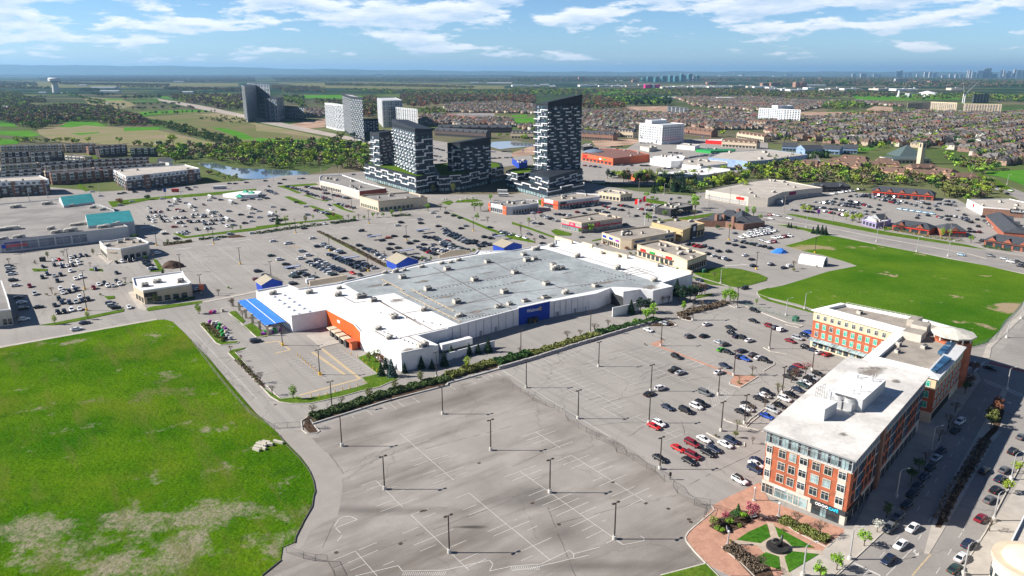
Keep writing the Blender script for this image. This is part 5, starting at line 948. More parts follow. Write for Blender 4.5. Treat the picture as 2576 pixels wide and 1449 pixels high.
Pc=ccw(P); lx=min(p[0] for p in P); rx=max(p[0] for p in P); m=MB(); zt=lambda p:h+.5+5.5*(rx-p[0])/(rx-lx)
for i in range(4): a,b=Pc[i],Pc[(i+1)%4]; m.quad([(*a,h),(*b,h),(*b,zt(b)),(*a,zt(a))])
m.quad([(*p,zt(p)) for p in Pc]); m.build('slanted_crown',mck,T2.t)
h=hfrom('R2',1235,1290,808); tower('slimmer black tower behind at the left end of the group',box3('R2',(1238,808),(1145,798),(1382,785),h),h,mck,mck,'dark',glass=dgl,bay=3)
h=40; P=box3('R2',(2055,915),(1925,908),(2362,898),h); T3=tower('lower black tower with slanted roof at the right of the group',P,h,mck,mck,'dark',glass=dgl,bay=3)
Pc=ccw(P); lx=min(p[0] for p in P); rx=max(p[0] for p in P); m=MB(); zt=lambda p:h+.5+5*(p[0]-lx)/(rx-lx)
for i in range(4): a,b=Pc[i],Pc[(i+1)%4]; m.quad([(*a,h),(*b,h),(*b,zt(b)),(*a,zt(a))])
m.quad([(*p,zt(p)) for p in Pc]); m.build('slanted_crown',mck,T3.t)
podium('long black podium with white zigzag bands and green roof at left',[Q('R2',*p,15.5) for p in ((1090,1112),(1612,1245),(1825,1212),(1790,1150),(1500,1120),(1400,1100),(1180,1070))],15.5,True)
podium('black podium with white zigzag bands joining the right tower',[Q('R2',*p,14) for p in ((1835,1240),(2060,1225),(2490,1140),(2470,1110),(2330,1085),(1900,1110),(1770,1120),(1790,1180))],14,True)
# mid rise group beyond
tw=[('white chequered tower block right of its lower twin','R2',(965,420),(868,410),(1072,450),(970,810),'check',mck,3.2),
('white topped block with dark base left of the chequered tower','R2',(795,515),(690,500),(880,520),(795,775),'check',mpalegrey,3.2),
('lower chequered wing right of the white tower','R2',(1055,665),(1045,662),(1230,662),(1055,815),'check',mck,3.2),
('grey ribbed tower with vertical fins','R2',(1270,480),(1220,450),(1470,475),(1270,745),'fins',mpalegrey,3.2),
('lower ribbed tower with dark upper corner','R2',(1410,545),(1370,540),(1625,565),(1410,745),'fins',mpalegrey,3.2),
('tall navy tower of the far left cluster','R2',(-10,310),(-90,300),(135,315),(0,630),'slab',M('slate_glass',(.09,.12,.16),rough=.4),3.2),
('pale banded tower left of the navy tower','R1',(2540,310),(2430,325),(2576,320),(2530,600),'slab',mgrey,3.2),
('white framed mid rise beside the navy tower','R2',(165,440),(90,455),(275,445),(175,655),'slab',mck,3.2),
('low white banded block at the foot of the navy tower','R2',(20,515),(-60,510),(170,520),(20,640),'slab',mgrey,3.2),
('long low dark block with white grid beside the far cluster','R2',(290,530),(280,528),(485,545),(290,655),'check',mck,3.4)]
for lb,k,nr,lf,rt,bs,sty,wl_,fl_ in tw:
    h=hfrom(k,bs[0],bs[1],nr[1]); tower(lb,box3(k,nr,lf,rt,h),h,wl_,mpalegrey if sty!='slab' else mck,sty,fl=fl_,bay=5,glass=[mgl,mglb,M('blind_behind_glass',(.30,.34,.38),rough=.4)],cap=60)
AP=[('white mid rise apartment block with stepped corners at the far crossing','R3',(1505,690),(1285,705),(1735,712),(1505,865),'slab',mwhite),
('white top storey set back on the stepped apartment block','R3',(1500,662),(1345,672),(1560,672),(1505,865),'plain',mwhite),
('white gridded office block left of the brown roofed houses','R4',(160,565),(-90,552),(330,572),(180,705),'slab',mwhite),
('white penthouse box on the gridded office block','R4',(100,530),(40,525),(260,530),(100,700),'plain',mwhite),
('beige balconied apartment block at left of the crane','R4',(1490,495),(1405,500),(1640,492),(1490,585),'slab',mtan),
('beige apartment block just left of the crane mast','R4',(1650,490),(1635,488),(1905,500),(1650,575),'slab',mtan),
('long beige apartment block right of the crane mast','R4',(1985,510),(1975,508),(2355,518),(1985,610),'slab',mtan),
('unfinished concrete tower frame wrapped in dark netting','R4',(2075,415),(2068,414),(2230,410),(2075,500),'slab',mdark),
('white stacked low office beside the gridded block','R3',(2240,600),(2230,600),(2400,600),(2240,640),'plain',mwhite),
('pale stone office at the edge of the brown houses','R3',(2485,600),(2480,600),(2600,600),(2485,640),'slab',mstone),
('dark flat block left of the construction earth','R3',(1570,535),(1565,530),(1775,555),(1570,590),'slab',mdark)]
for lb,k,nr,lf,rt,bs,sty,wl_ in AP:
    h=hfrom(k,bs[0],bs[1],nr[1]); tower(lb,box3(k,nr,lf,rt,h),h,wl_,mpalegrey,sty,fl=3.6,bay=6,glass=[mgl,mglb],cap=40)
def simple(name,label,cat,k,pts,h,wall,roofm): b=Bd(name,label,cat,k+' '+' '.join(f'{x},{y}' for x,y in pts),h,wall,roofm,.3); return b
b=simple('school','long red brick school with flat grey roof behind the towers','school','R2',((1920,615),(2200,640),(2400,635),(2400,605),(2200,600),(1940,605)),9,mred,mgreyr); b.windows(b.edge('R2',2050,628),10,1,1,5,.02,.98,.7,.8,mgl,None,dep=.2); b.flush(20)
# left townhouses
mtw=[mdkbrick,mbrown,mtan,mdark]
def terrace(label,k,a,b,h=11,w=11,wall=mdkbrick,bayw=6.5,roofm=mshing,base=None,windows=True,bays=True):
    A=np.array(Q(k,*a,h)); B_=np.array(Q(k,*b,h)); d=(B_-A)/np.linalg.norm(B_-A); n=np.array([-d[1],d[0]]); n=n if n[1]>0 else -n
    T=Bd('townhouse_block',label,'townhouses',None,h,wall,roofm,.35,raw=[A,B_,B_+n*w,A+n*w])
    for i in range(4):
        e=T.fr(i)
        if e[2]@(-n)>.9:
            N=max(1,int(e[3]/bayw))
            for q in range(N):
                if bays: T.panel(e,(q+.12)/N,(q+.62)/N,h-6.6,h+.1,mwhite if q%2==0 else mpalegrey,.7,'bay')
                for z in (h-6.0,h-2.9):
                    if bays: T.win.append(('window',e,(q+.18)/N,(q+.56)/N,z,z+1.9,mgl,None,.8))
                    T.win.append(('window',e,(q+.70)/N,(q+.92)/N,z,z+1.6,mgl,None,.1))
                T.win.append(('window',e,(q+.15)/N,(q+.55)/N,.3,2.5,mfrd,None,.1))
        elif abs(e[2]@n)<.3: T.windows(e,3,3,.5,h-.5,.05,.95,.3,.5,mgl,None,dep=.1)
    T.flush(60); return T
TR=[((0,935),(640,918),2),((0,1004),(285,992),3),((300,1004),(640,985),0),((0,1062),(520,1035),0),((0,1130),(390,1105),2),((400,1108),(860,1078),0),((0,1195),(440,1160),0),((0,1225),(440,1200),3),((460,1136),(930,1103),0),((455,1192),(950,1158),2),((510,1215),(1025,1178),1),((870,1078),(1495,1050),0),((940,1108),(1500,1082),1),((955,1155),(1450,1122),0),((1030,1178),(1200,1165),1),((655,1030),(850,1045),2),((650,922),(960,908),2),((885,942),(1275,918),1),((995,967),(1272,945),0),((1310,962),(1570,955),3),((1465,1118),(1660,1110),2)]
nm=['back row','second row','third row']
for i,(a,b,w) in enumerate(TR):
    wl_=mtw[w]; col=['near black brick','brown brick','tan','charcoal'][w]
    o=terrace('x','R1',a,b,10.5,10,wl_,base=None); pend(o.t,f'{col} townhouse block',('in the far rows near the fields' if a[1]<1070 else 'in the nearer rows behind the apartments'),'townhouses','townhouse blocks on the left',a[0]+a[1]*.01,a[1])
def apt(label,P,h):
    T=Bd('apartment_block',label,'apartments',None,h,mdkbrick,mlightr,.9,raw=P,parm=mwhite)
    for i in range(len(T.P)):
        e=T.fr(i); mid=e[0]+e[1]*e[3]/2
        if e[2]@(-mid)<=0 or e[3]<5: continue
        T.panel(e,0,1,h-3.4,h+.2,mwhite,.25,'white_top_storey'); N=max(2,int(e[3]/4.2)); T.windows(e,N,4,.6,h-.2,.01,.99,.55,.62,lambda a,b:[mgl,mglt,mgl,mglb][(a*3+b)%4],None,dep=.32)
        T.panel(e,.22 if e[3]>30 else .1,.30 if e[3]>30 else .3,0,h+.3,mbrown,.5,'brick_bay'); 
        if e[3]>30: T.panel(e,.82,.90,0,h+.3,mbrown,.5,'brick_bay')
        for q in range(0,N,2):
            for j in range(1,4): T.panel(e,(q+.15)/N,(q+.85)/N,j*(h/4.2),j*(h/4.2)+1,mpalegrey,1.0,'balcony')
    T.flush(90); T.rand_units(3); return T
apt('four storey dark apartment block with white top storey by the pond road',[Q('R1',*p,12.5) for p in ((1145,1180),(1268,1248),(2010,1165),(1860,1125),(1300,1160))],12.5)
apt('four storey dark apartment block with white top storey at far left',[Q('R1',*p,12.5) for p in ((-250,1310),(0,1300),(492,1278),(400,1235),(140,1250),(-200,1270))],12.5)
b=Bd('clubhouse','small white gabled clubhouse among the townhouses','house','R1 1590,1090 1700,1100 1735,1095 1640,1080',5,mwhite,mshing,0); gable(b.t,Q('R1',1600,1085,5),Q('R1',1720,1085,5),12,5,4,mshing,mwhite,'gable_roof')
# right hand special buildings
for i,(a,b_,lb) in enumerate((((150,930),(290,935),'leftmost blue gabled unit by the car park'),((330,960),(520,955),'middle blue gabled unit with a white gable'),((560,955),(740,965),'low blue unit behind the conifers'),((760,950),(900,955),'rightmost blue gabled unit'))):
    B=brickplaza(lb,'R4',a,b_,20,6,5,0,mshing,M('blue_cladding',(.22,.32,.48)),hip=0)
ch=brickplaza('stone church hall with a broad green grey pyramid roof','R4',(1190,1050),(1560,1050),34,5,2,0,M('slate_roof',(.07,.10,.10)),mstone,hip=6)
p=Q('R4',1390,1010,8); m=MB(); m.tube((*p,6),(*p,19),24,.3,4); m.build('pyramid_roof',M('slate_roof',()),ch.t)
p=Q('R4',1528,1110,0); t=thing('bell_tower','slim stone bell tower beside the church roof','tower',(*p,0),world=True); m=MB(); m.box((*p,0),(6,6,25),.3); m.build('shaft',mtan,t); m=MB(); m.box((*p,25),(6.6,6.6,.6),.3); m.tube((*p,25.6),(*p,27.4),3.8,.2,4); m.build('cap',mshing,t)
for q in range(4): MB().box((p[0]+math.cos(.3+q*math.pi/2)*3,p[1]+math.sin(.3+q*math.pi/2)*3,19.5),(.3,2.2,4.5),.3+q*math.pi/2).build('belfry_opening',mfrd,t)
# rows of brown roofed terraces by the wood
for i,(a,b_,w,tx) in enumerate((((340,1095),(520,1110),13,'left'),((530,1110),(735,1125),13,'second'),((630,1075),(1010,1100),14,'x'),((770,1120),(950,1135),13,'x'),((1000,1110),(1130,1115),14,'x'),((1130,1105),(1330,1115),14,'x'),((740,1045),(1000,1065),14,'x'),((1100,1165),(1400,1195),13,'x'),((1420,1195),(1750,1215),13,'x'),((1410,1145),(1670,1140),15,'x'),((1670,1175),(1880,1200),15,'x'),((1800,1235),(2090,1240),15,'x'),((1090,1080),(1250,1085),14,'x'))):
    B=brickplaza('x','R4',a,b_,w,6,3.5,2,mbshing,M('pinkish_brick',(.42,.25,.17)),hip=3); B.t.name='terraced_row'; pend(B.t,'pinkish brick terrace with brown roof','between the church and the wood','townhouses','brick terraces by the wood',a[0])
for i,(a,b_) in enumerate((((2130,880),(2480,900)),((2300,800),(2576,840)))):
    B=brickplaza('pale fronted gabled terrace beside the petrol station' if i==0 else 'brown gabled terrace behind the petrol station','R3',a,b_,14,8,4,7,mbshing,mtan,hip=2); B.t.name='terraced_row'
for i,(a,b_) in enumerate((((700,800),(1040,820)),((1060,780),(1240,790)),((2050,690),(2360,700)),((2380,690),(2576,700)),((1760,760),(2040,790)),((1870,500),(2230,495)),((2240,500),(2576,505)))):
    B=brickplaza('x','R3',a,b_,14,9,4.5,6,mshing if i<3 else mbshing,mtan if i%2 else mbrown,hip=2); B.t.name='terraced_row'; pend(B.t,'dark gabled terrace row','among the houses beyond the shops','townhouses','gabled terraces beyond the shops',a[0]+1288*4)
for i,(a,b_) in enumerate((((1820,770),(2340,800)),((1130+700,740),(2576,745)))):
    B=brickplaza('x','R2',a,b_,14,9,4.5,8,mshing,mdkbrick,hip=2); B.t.name='terraced_row'; pend(B.t,'dark gabled terrace row','behind the black towers','townhouses','gabled terraces behind the towers',a[0])
B=brickplaza('x','R3',(0,795),(230,800),16,9,4,6,mshing,mtan,hip=2); B.t.name='terraced_row'; pend(B.t,'dark gabled terrace row','behind the black towers','townhouses','gabled terraces behind the towers',5000)
# ================================================================ HOUSES
walls=[M('house_brick_a',(.36,.25,.18)),M('house_brick_b',(.46,.37,.27)),M('house_brick_c',(.25,.16,.125)),M('house_stone',(.52,.47,.40))]
roofs=[M('roof_charcoal',(.075,.068,.066),var=.2,sc=1),M('roof_brown',(.15,.105,.08),var=.2,sc=1),M('roof_grey',(.16,.148,.138),var=.2,sc=1),M('roof_rust',(.17,.075,.055),var=.2,sc=1)]
rn=['charcoal','brown','grey','rust red']
def house_mb(w,d,h,rh,hip,wing):
    a=MB(); r=MB()
    a.box((0,0,0),(w,d,h),0,0); a.box((w*.22,-d/2-.03,.2),(w*.36,.12,2.3),0,1)
    for x in (-w*.3,0.02*w,w*.3): a.box((x,-d/2-.03,h-2.1),(1.5,.12,1.3),0,1); a.box((x,d/2+.03,h-2.1),(1.5,.12,1.3),0,1)
    for y in (-d*.25,d*.25): a.box((-w/2-.03,y,h-2.1),(.12,1.3,1.3),0,1); a.box((w/2+.03,y,h-2.1),(.12,1.3,1.3),0,1)
    o=.5; X=w/2+o; Y=d/2+o
    if w>=d: ra,rb=(-X+hip,0),(X-hip,0); r.quad([(-X,-Y,h),(X,-Y,h),(*rb,h+rh),(*ra,h+rh)]).quad([(X,Y,h),(-X,Y,h),(*ra,h+rh),(*rb,h+rh)]).quad([(-X,Y,h),(-X,-Y,h),(*ra,h+rh)]).quad([(X,-Y,h),(X,Y,h),(*rb,h+rh)])
    else: ra,rb=(0,-Y+hip),(0,Y-hip); r.quad([(X,-Y,h),(X,Y,h),(*rb,h+rh),(*ra,h+rh)]).quad([(-X,Y,h),(-X,-Y,h),(*ra,h+rh),(*rb,h+rh)]).quad([(-X,-Y,h),(X,-Y,h),(*ra,h+rh)]).quad([(X,Y,h),(-X,Y,h),(*rb,h+rh)])
    r.quad([(-X,-Y,h),(-X,Y,h),(X,Y,h),(X,-Y,h)])
    if wing:
        a.box((w*.22,-d/2-1.2,0),(w*.42,2.6,h-.4),0,0); a.box((w*.22,-d/2-2.55,.2),(w*.34,.12,2.3),0,1); a.box((w*.22,-d/2-2.55,h-2.3),(1.8,.12,1.4),0,1); x0,x1=w*.22-w*.25,w*.22+w*.25
        r.quad([(x0,-d/2-2.9,h-.4),(w*.22,-d/2-2.9,h+rh*.62),(w*.22,0,h+rh*.62),(x0,0,h-.4)][::-1]).quad([(w*.22,-d/2-2.9,h+rh*.62),(x1,-d/2-2.9,h-.4),(x1,0,h-.4),(w*.22,0,h+rh*.62)][::-1]); a.quad([(x0+.2,-d/2-2.5,h-.4),(x1-.2,-d/2-2.5,h-.4),(w*.22,-d/2-2.5,h+rh*.55)])
    r.box((-w*.3,d*.15,h+rh*.4),(.8,.8,rh*.8),0)
    return a,r
HV=[house_mb(*s) for s in ((11,13,6.2,3.6,5.5,True),(13,11,6.2,3.8,4,True),(12,12,6,4.2,6,False),(10,14,6.4,4,1.5,True),(13,12,3.6,3.2,5.5,False))]
HM=[(a.mesh('wall',[walls[0],mgl]),r.mesh('roof',[roofs[0]])) for a,r in HV]; HP=[]
for a,r in HV:
    b=MB(); b.v=a.v+r.v; b.f=a.f+[tuple(i+len(a.v) for i in f) for f in r.f]; b.m=a.m+[2]*len(r.m); HP.append(Proto(b))
zones=[('in the estate left of the crane','R4 0,640 560,660 1000,640 1400,590 2000,610 2576,600 2700,900 2576,1120 2380,1130 2100,1080 2050,1000 1750,960 1600,960 1150,930 900,930 560,900 450,880 0,880',13.5,ANG_B+.08),
('in the estate right of the tallest tower','R3 700,590 1150,590 1280,610 1700,630 2200,690 1760,700 1730,740 1250,720 1230,780 1050,770 690,780',14,.25),
('in the distant estate on the right','R3 1640,450 2576,450 R4 0,460 500,490 1000,490 1400,540 1000,520 560,540 300,590 R3 2576,590 2300,570 1800,530 1780,500',15,.1),
('in the far estate behind the towers','R2 1880,545 2000,510 2576,500 R3 0,510 230,530 230,610 150,610 R2 2400,600 1900,595',14,.3),
('between the school and the towers','R2 1640,650 1900,630 2200,665 2576,680 R3 0,735 230,740 230,790 R2 2576,740 1800,730 1650,700',13,.3),
('in the brown rows behind the far shops','R3 1740,600 2250,600 2576,640 R4 60,720 R3 2576,760 2050,780 1760,740',14,.2),
('in the brown rows by the tallest tower','R3 700,720 1000,800 1040,840 700,870',14,.2),
('in the small group left of the white tower','R2 490,570 690,580 690,640 620,650 490,600',13,0)]
HL=[]
for zt_,s,sp,an in zones:
    P=PL(s,0); xs=[p[0] for p in P]; ys=[p[1] for p in P]; c=np.array([np.mean(xs),np.mean(ys)]); u=np.array([math.cos(an),math.sin(an)]); v=np.array([-u[1],u[0]]); Rr=max(max(xs)-min(xs),max(ys)-min(ys)); pitch=27
    for j in range(-int(Rr/pitch),int(Rr/pitch)):
        for i in range(-int(Rr/sp),int(Rr/sp)):
            wob=8*math.sin(i*.13+j*.7)+5*math.sin(i*.05+j)
            p=c+u*(i*sp+random.uniform(-.8,.8)+(j%2)*5)+v*(j*pitch+(5 if j%2 else -5)+wob)
            if random.random()<.05 or not inpoly(P,*p): continue
            HL.append((p[0],p[1],an+(0 if j%2 else math.pi)+random.uniform(-.06,.06),zt_,j))
def vis(x,y,mg_=20): X,Y=PX(x,y,0); return -mg_<X<2576+mg_
HL=[h_ for h_ in HL if vis(h_[0],h_[1])]; HL.sort(key=lambda h_:h_[1])
rest=[]
for q,(x,y,r,zt_,j) in enumerate(HL):
    iv=random.randrange(5); iv=iv if iv!=4 or random.random()<.4 else 1; wi=random.choices(range(4),(3,3,2,2))[0]; ri=random.choices(range(4),(4,4,3,.8))[0]; s=random.uniform(.9,1.12)
    if q<300:
        t=thing('house','',None,(x,y,0),r); t.scale=(s,s,random.uniform(.92,1.1))
        for kd,me,mt in (('wall',HM[iv][0],walls[wi]),('roof',HM[iv][1],roofs[ri])):
            o=bpy.data.objects.new(kd,me); COL.objects.link(o); o.parent=t; o.material_slots[0].link='OBJECT'; o.material_slots[0].material=mt
        X,Y=PX(x,y); band='in the front rows' if y<950 else 'in the middle rows' if y<1150 else 'in the back rows'
        pend(t,f'{rn[ri]} roofed house',f'{band} {zt_[3:] if 0 else ""}'.strip()+' '+{'in the estate left of the crane':'of the right estate','in the estate right of the tallest tower':'beside the tallest tower','between the school and the towers':'behind the black towers','in the brown rows behind the far shops':'behind the far shops','in the brown rows by the tallest tower':'beside the tallest tower','in the small group left of the white tower':'left of the white tower'}.get(zt_,'of the far estate'),'house','houses of the estates',X,Y)
    else: rest.append((HP[iv],x,y,0,r,s,1,[wi,4,5+ri]))
if rest: tag(merged('distant_houses',rest,walls+[mgl]+roofs),'mass of small distant suburban houses','houses','houses of the estates','stuff')
# ================================================================ DISTANT INDUSTRY AND SKYLINE
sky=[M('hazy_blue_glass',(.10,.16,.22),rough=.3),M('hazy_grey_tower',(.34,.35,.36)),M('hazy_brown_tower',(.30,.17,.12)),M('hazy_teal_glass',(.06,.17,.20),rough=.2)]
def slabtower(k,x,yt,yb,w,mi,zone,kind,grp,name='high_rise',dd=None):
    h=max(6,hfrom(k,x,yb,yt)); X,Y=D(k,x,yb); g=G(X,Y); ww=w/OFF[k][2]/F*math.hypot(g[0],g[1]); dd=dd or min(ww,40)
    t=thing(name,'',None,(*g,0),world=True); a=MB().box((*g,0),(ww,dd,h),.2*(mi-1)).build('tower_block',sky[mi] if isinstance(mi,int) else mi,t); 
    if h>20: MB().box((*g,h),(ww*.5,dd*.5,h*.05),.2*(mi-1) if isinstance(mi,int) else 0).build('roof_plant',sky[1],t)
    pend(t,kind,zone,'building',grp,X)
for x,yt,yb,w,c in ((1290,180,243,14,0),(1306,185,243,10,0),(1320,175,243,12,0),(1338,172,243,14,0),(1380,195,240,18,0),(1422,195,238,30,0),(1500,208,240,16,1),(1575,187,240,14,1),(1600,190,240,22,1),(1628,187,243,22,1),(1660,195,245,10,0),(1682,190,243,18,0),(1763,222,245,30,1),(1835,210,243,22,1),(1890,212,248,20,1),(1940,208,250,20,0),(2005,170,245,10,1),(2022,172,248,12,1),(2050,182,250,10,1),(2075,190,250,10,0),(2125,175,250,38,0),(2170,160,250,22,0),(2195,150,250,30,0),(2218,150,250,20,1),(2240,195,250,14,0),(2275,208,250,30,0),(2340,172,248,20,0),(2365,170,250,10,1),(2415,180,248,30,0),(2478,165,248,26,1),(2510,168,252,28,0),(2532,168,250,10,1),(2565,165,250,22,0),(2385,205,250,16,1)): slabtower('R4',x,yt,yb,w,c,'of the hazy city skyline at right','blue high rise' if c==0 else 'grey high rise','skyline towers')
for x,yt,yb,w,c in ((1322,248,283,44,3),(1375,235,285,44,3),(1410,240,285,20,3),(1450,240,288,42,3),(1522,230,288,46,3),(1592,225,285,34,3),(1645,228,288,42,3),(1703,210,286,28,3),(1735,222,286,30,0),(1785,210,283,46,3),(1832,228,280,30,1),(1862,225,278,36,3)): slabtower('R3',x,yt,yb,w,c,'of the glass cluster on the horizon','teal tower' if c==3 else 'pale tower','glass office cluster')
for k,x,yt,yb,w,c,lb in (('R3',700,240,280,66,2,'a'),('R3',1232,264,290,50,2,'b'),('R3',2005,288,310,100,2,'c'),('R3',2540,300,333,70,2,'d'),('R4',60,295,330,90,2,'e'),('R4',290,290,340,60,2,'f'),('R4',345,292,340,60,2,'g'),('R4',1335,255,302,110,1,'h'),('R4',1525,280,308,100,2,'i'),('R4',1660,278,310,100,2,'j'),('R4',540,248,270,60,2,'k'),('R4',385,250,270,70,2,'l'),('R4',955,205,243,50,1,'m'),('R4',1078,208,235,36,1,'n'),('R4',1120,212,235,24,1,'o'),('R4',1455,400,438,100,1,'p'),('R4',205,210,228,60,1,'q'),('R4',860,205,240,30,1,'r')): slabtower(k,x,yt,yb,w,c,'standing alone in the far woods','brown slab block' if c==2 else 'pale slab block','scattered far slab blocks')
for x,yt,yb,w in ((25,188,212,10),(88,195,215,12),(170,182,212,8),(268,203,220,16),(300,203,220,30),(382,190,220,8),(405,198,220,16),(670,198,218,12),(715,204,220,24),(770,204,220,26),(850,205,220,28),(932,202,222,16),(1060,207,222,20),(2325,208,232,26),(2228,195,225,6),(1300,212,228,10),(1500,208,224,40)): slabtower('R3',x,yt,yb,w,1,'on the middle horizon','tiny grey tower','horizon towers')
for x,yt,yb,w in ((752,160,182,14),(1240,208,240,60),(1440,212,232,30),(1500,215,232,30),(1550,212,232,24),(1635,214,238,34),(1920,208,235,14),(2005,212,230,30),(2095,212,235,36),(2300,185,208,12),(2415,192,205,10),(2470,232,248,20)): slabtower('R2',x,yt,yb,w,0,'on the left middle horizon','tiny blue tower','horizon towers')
wh=M('warehouse_white',(.66,.65,.63)); r5=random.Random(5)
for x0,x1,y,zt_ in ((0,1300,330,'in the middle strip of warehouses'),(1500,2576,345,'right of the magenta building'),(2576,4400,370,'in the right strip of warehouses')):
    x=x0
    while x<x1:
        w=r5.uniform(40,170); yy=y+r5.uniform(-9,9); 
        if r5.random()<.85:
            g=Q('R3',x+w/2,yy); ww=w/4/F*g[1]; t=thing('warehouse','',None,(*g,0),world=True); MB().box((*g,0),(ww,r5.uniform(40,110),r5.uniform(8,14)),r5.uniform(-.1,.1)).build('wall',r5.choice((wh,wh,mstone,mwhite)),t); MB().box((g[0]+ww*.2,g[1],8),(ww*.2,12,8),0).build('office_block',mpalegrey,t); pend(t,'white flat warehouse',zt_,'warehouse','distant warehouses',x)
        x+=w*1.05
for i,(k,x,y,w) in enumerate((('R1',840,330,70),('R1',1115,395,160),('R1',1060,355,200),('R1',1805,290,90),('R1',1895,405,90),('R1',435,405,60),('R1',650,405,50),('R1',1700,188,60),('R1',1860,195,80),('R1',2150,192,70),('R1',2470,190,90),('R2',760,205,120),('R2',1330,260,60),('R2',560,192,70),('R2',2450,305,240),('R2',2200,300,80),('R1',1380,188,60),('R3',2400,225,200),('R3',1950,222,160),('R3',2150,228,120),('R4',1220,218,140),('R4',1020,215,90),('R4',2510,285,130),('R4',1610,412,120),('R4',90,232,80),('R4',450,330,200),('R3',1080,278,80),('R3',2140,470,150),('R3',1550,465,130),('R4',1840,560,80))):
    g=Q(k,x,y); ww=w/4/F*math.hypot(*g); t=thing('farm_shed','',None,(*g,0),world=True); h_=min(9,max(3.5,ww*.18)); MB().box((*g,0),(ww,ww*.5,h_),0).build('wall',wh,t); gable(t,(g[0]-ww/2,g[1]),(g[0]+ww/2,g[1]),ww*.5,h_,h_*.3,mpalegrey,wh); pend(t,'white low shed','scattered over the distant plain','shed','sheds on the plain',D(k,x,y)[0])
for x,mt,w in ((1368,mpink,70),(1410,mwhite,50),(1455,mpink,50)):
    g=Q('R3',x,350); t=thing('warehouse','',None,(*g,0),world=True); ww=w/4/F*g[1]; MB().box((*g,0),(ww,60,24)).build('wall',mt,t); MB().box((*g,24),(ww*.3,8,2)).build('roof_plant',mpalegrey,t); tag(t,{1368:'left magenta half of the bright pink warehouse',1410:'white middle bay of the bright pink warehouse',1455:'right magenta half of the bright pink warehouse'}[x],'warehouse')
# sports dome
g=Q('R4',1600,432); t=thing('sports_dome','white air dome beside the pale slab block','dome',(*g,0),world=True); m=MB()
for i in range(6): m.tube((*g,i*4),(*g,(i+1)*4),60*math.cos(i*.25),60*math.cos((i+1)*.25),28)
m.build('dome_skin',mwhite,t)
# water tower
g=Q('R1',565,395); t=thing('water_tower','white water tower rising from the fields','water tower',(*g,0),world=True)
m=MB(); m.tube((*g,0),(*g,60),26/4/F*4900*1.0,22/4/F*4900,24); m.build('stem',M('tower_concrete',(.52,.52,.5)),t)
m=MB(); R0=46/4/F*4900*1.0; m.tube((*g,54),(*g,60),R0*.6,R0*.92,28).tube((*g,60),(*g,74),R0*.98,R0,28).tube((*g,74),(*g,79),R0,R0*.75,28); m.build('tank',mwhite,t); m=MB().tube((*g,57),(*g,59.5),R0*1.02,R0*1.02,28).build('walkway',mdark,t)
# tower cranes
for i,(bx,by,tx,ty,jx,jy) in enumerate(((1975,505,1985,405,2085,290),(1958,500,1968,400,1945,288))):
    g=Q('R4',bx,by); hm=hfrom('R4',bx,by,ty); hj=hfrom('R4',bx,by,jy); t=thing('tower_crane',['white tower crane with its jib raised to the right','white tower crane with its jib raised to the left'][i],'crane',(*g,0),world=True)
    m=MB(); m.tube((*g,0),(*g,hm),2.2,n=4); m.build('mast',mwhite,t); dx=(jx-tx)/4/F*g[1]; m=MB(); m.tube((*g,hm),(g[0]+dx,g[1],hj),1.4,.7,4); m.build('jib',mmet,t); MB().tube((*g,hm),(g[0]-dx*.25-6*(1 if dx>0 else -1),g[1],hm+3),2.0,n=4).build('counterweight',mdark,t)
g=Q('R4',1312,438); t=thing('white_chimney','slim white stack left of the sports dome','chimney',(*g,0),world=True); MB().tube((*g,0),(*g,hfrom('R4',1312,438,375)),6,4,8).build('shaft',mwhite,t); MB().tube((*g,0),(*g,6),9,n=8).build('base',mpalegrey,t)
# ================================================================ LIGHT POLES
mpole=M('dark_bronze_pole',(.05,.04,.035),rough=.6); mbase=M('pole_base_concrete',(.5,.48,.44)); mybase=M('yellow_pole_base',(.70,.42,.03)); mgal=M('galvanised_pole',(.42,.42,.42),rough=.5,metal=.3); mlens=M('lamp_lens',(.6,.6,.55),rough=.3)
def polemesh(h,r,base,bh,kind):
    b=MB(); b.tube((0,0,0),(0,0,bh),r*2.6,n=12); s=MB(); s.tube((0,0,bh*.9),(0,0,h),r,r*.75,8); H=[]
    if kind=='double':
        s.tube((-.9,0,h),(.9,0,h),.06,n=5)
        for x in (-.75,.75): m=MB(); m.box((x,0,h-.12),(.75,.5,.22)); H.append(m)
    elif kind=='arm':
        s.tube((0,0,h),(.6,0,h+.5),.06,n=5).tube((.6,0,h+.5),(2.2,0,h+.6),.05,n=5); m=MB(); m.box((2.5,0,h+.5),(.8,.32,.16)); H.append(m)
    elif kind=='globe': m=MB(); m.tube((0,0,h),(0,0,h+.3),.2,.35,10).tube((0,0,h+.3),(0,0,h+.6),.35,.12,10); H.append(m)
    return b.mesh('pole_base',base),s.mesh('pole',mpole if kind=='double' else mgal),[m.mesh('lamp_head',mpole if kind=='double' else mlens) for m in H]
PM={}
def pole(k,x,y,kind='double',h=9.7,base=None,zone='',cat='lamp post',rot=None,r=.19,bh=1.0,grp=None):
    base=base or mbase; key=(kind,h,base.name)
    if key not in PM: PM[key]=polemesh(h,r,base,bh,kind)
    g=Q(k,x,y); t=thing('street_lamp','',None,(*g,0),rot if rot is not None else ANG_B); a,b,c=PM[key]
    for nme,me in [('pole_base',a),('pole',b)]+[('lamp_head',q) for q in c]: o=bpy.data.objects.new(nme,me); COL.objects.link(o); o.parent=t
    kd={'double':'dark twin headed light pole','arm':'grey single arm street light','globe':'short post with round lamp'}[kind]
    if base is mybase: kd='dark light pole on yellow base'
    pend(t,kd,zone,cat,grp or 'light poles '+zone,*D(k,x,y))
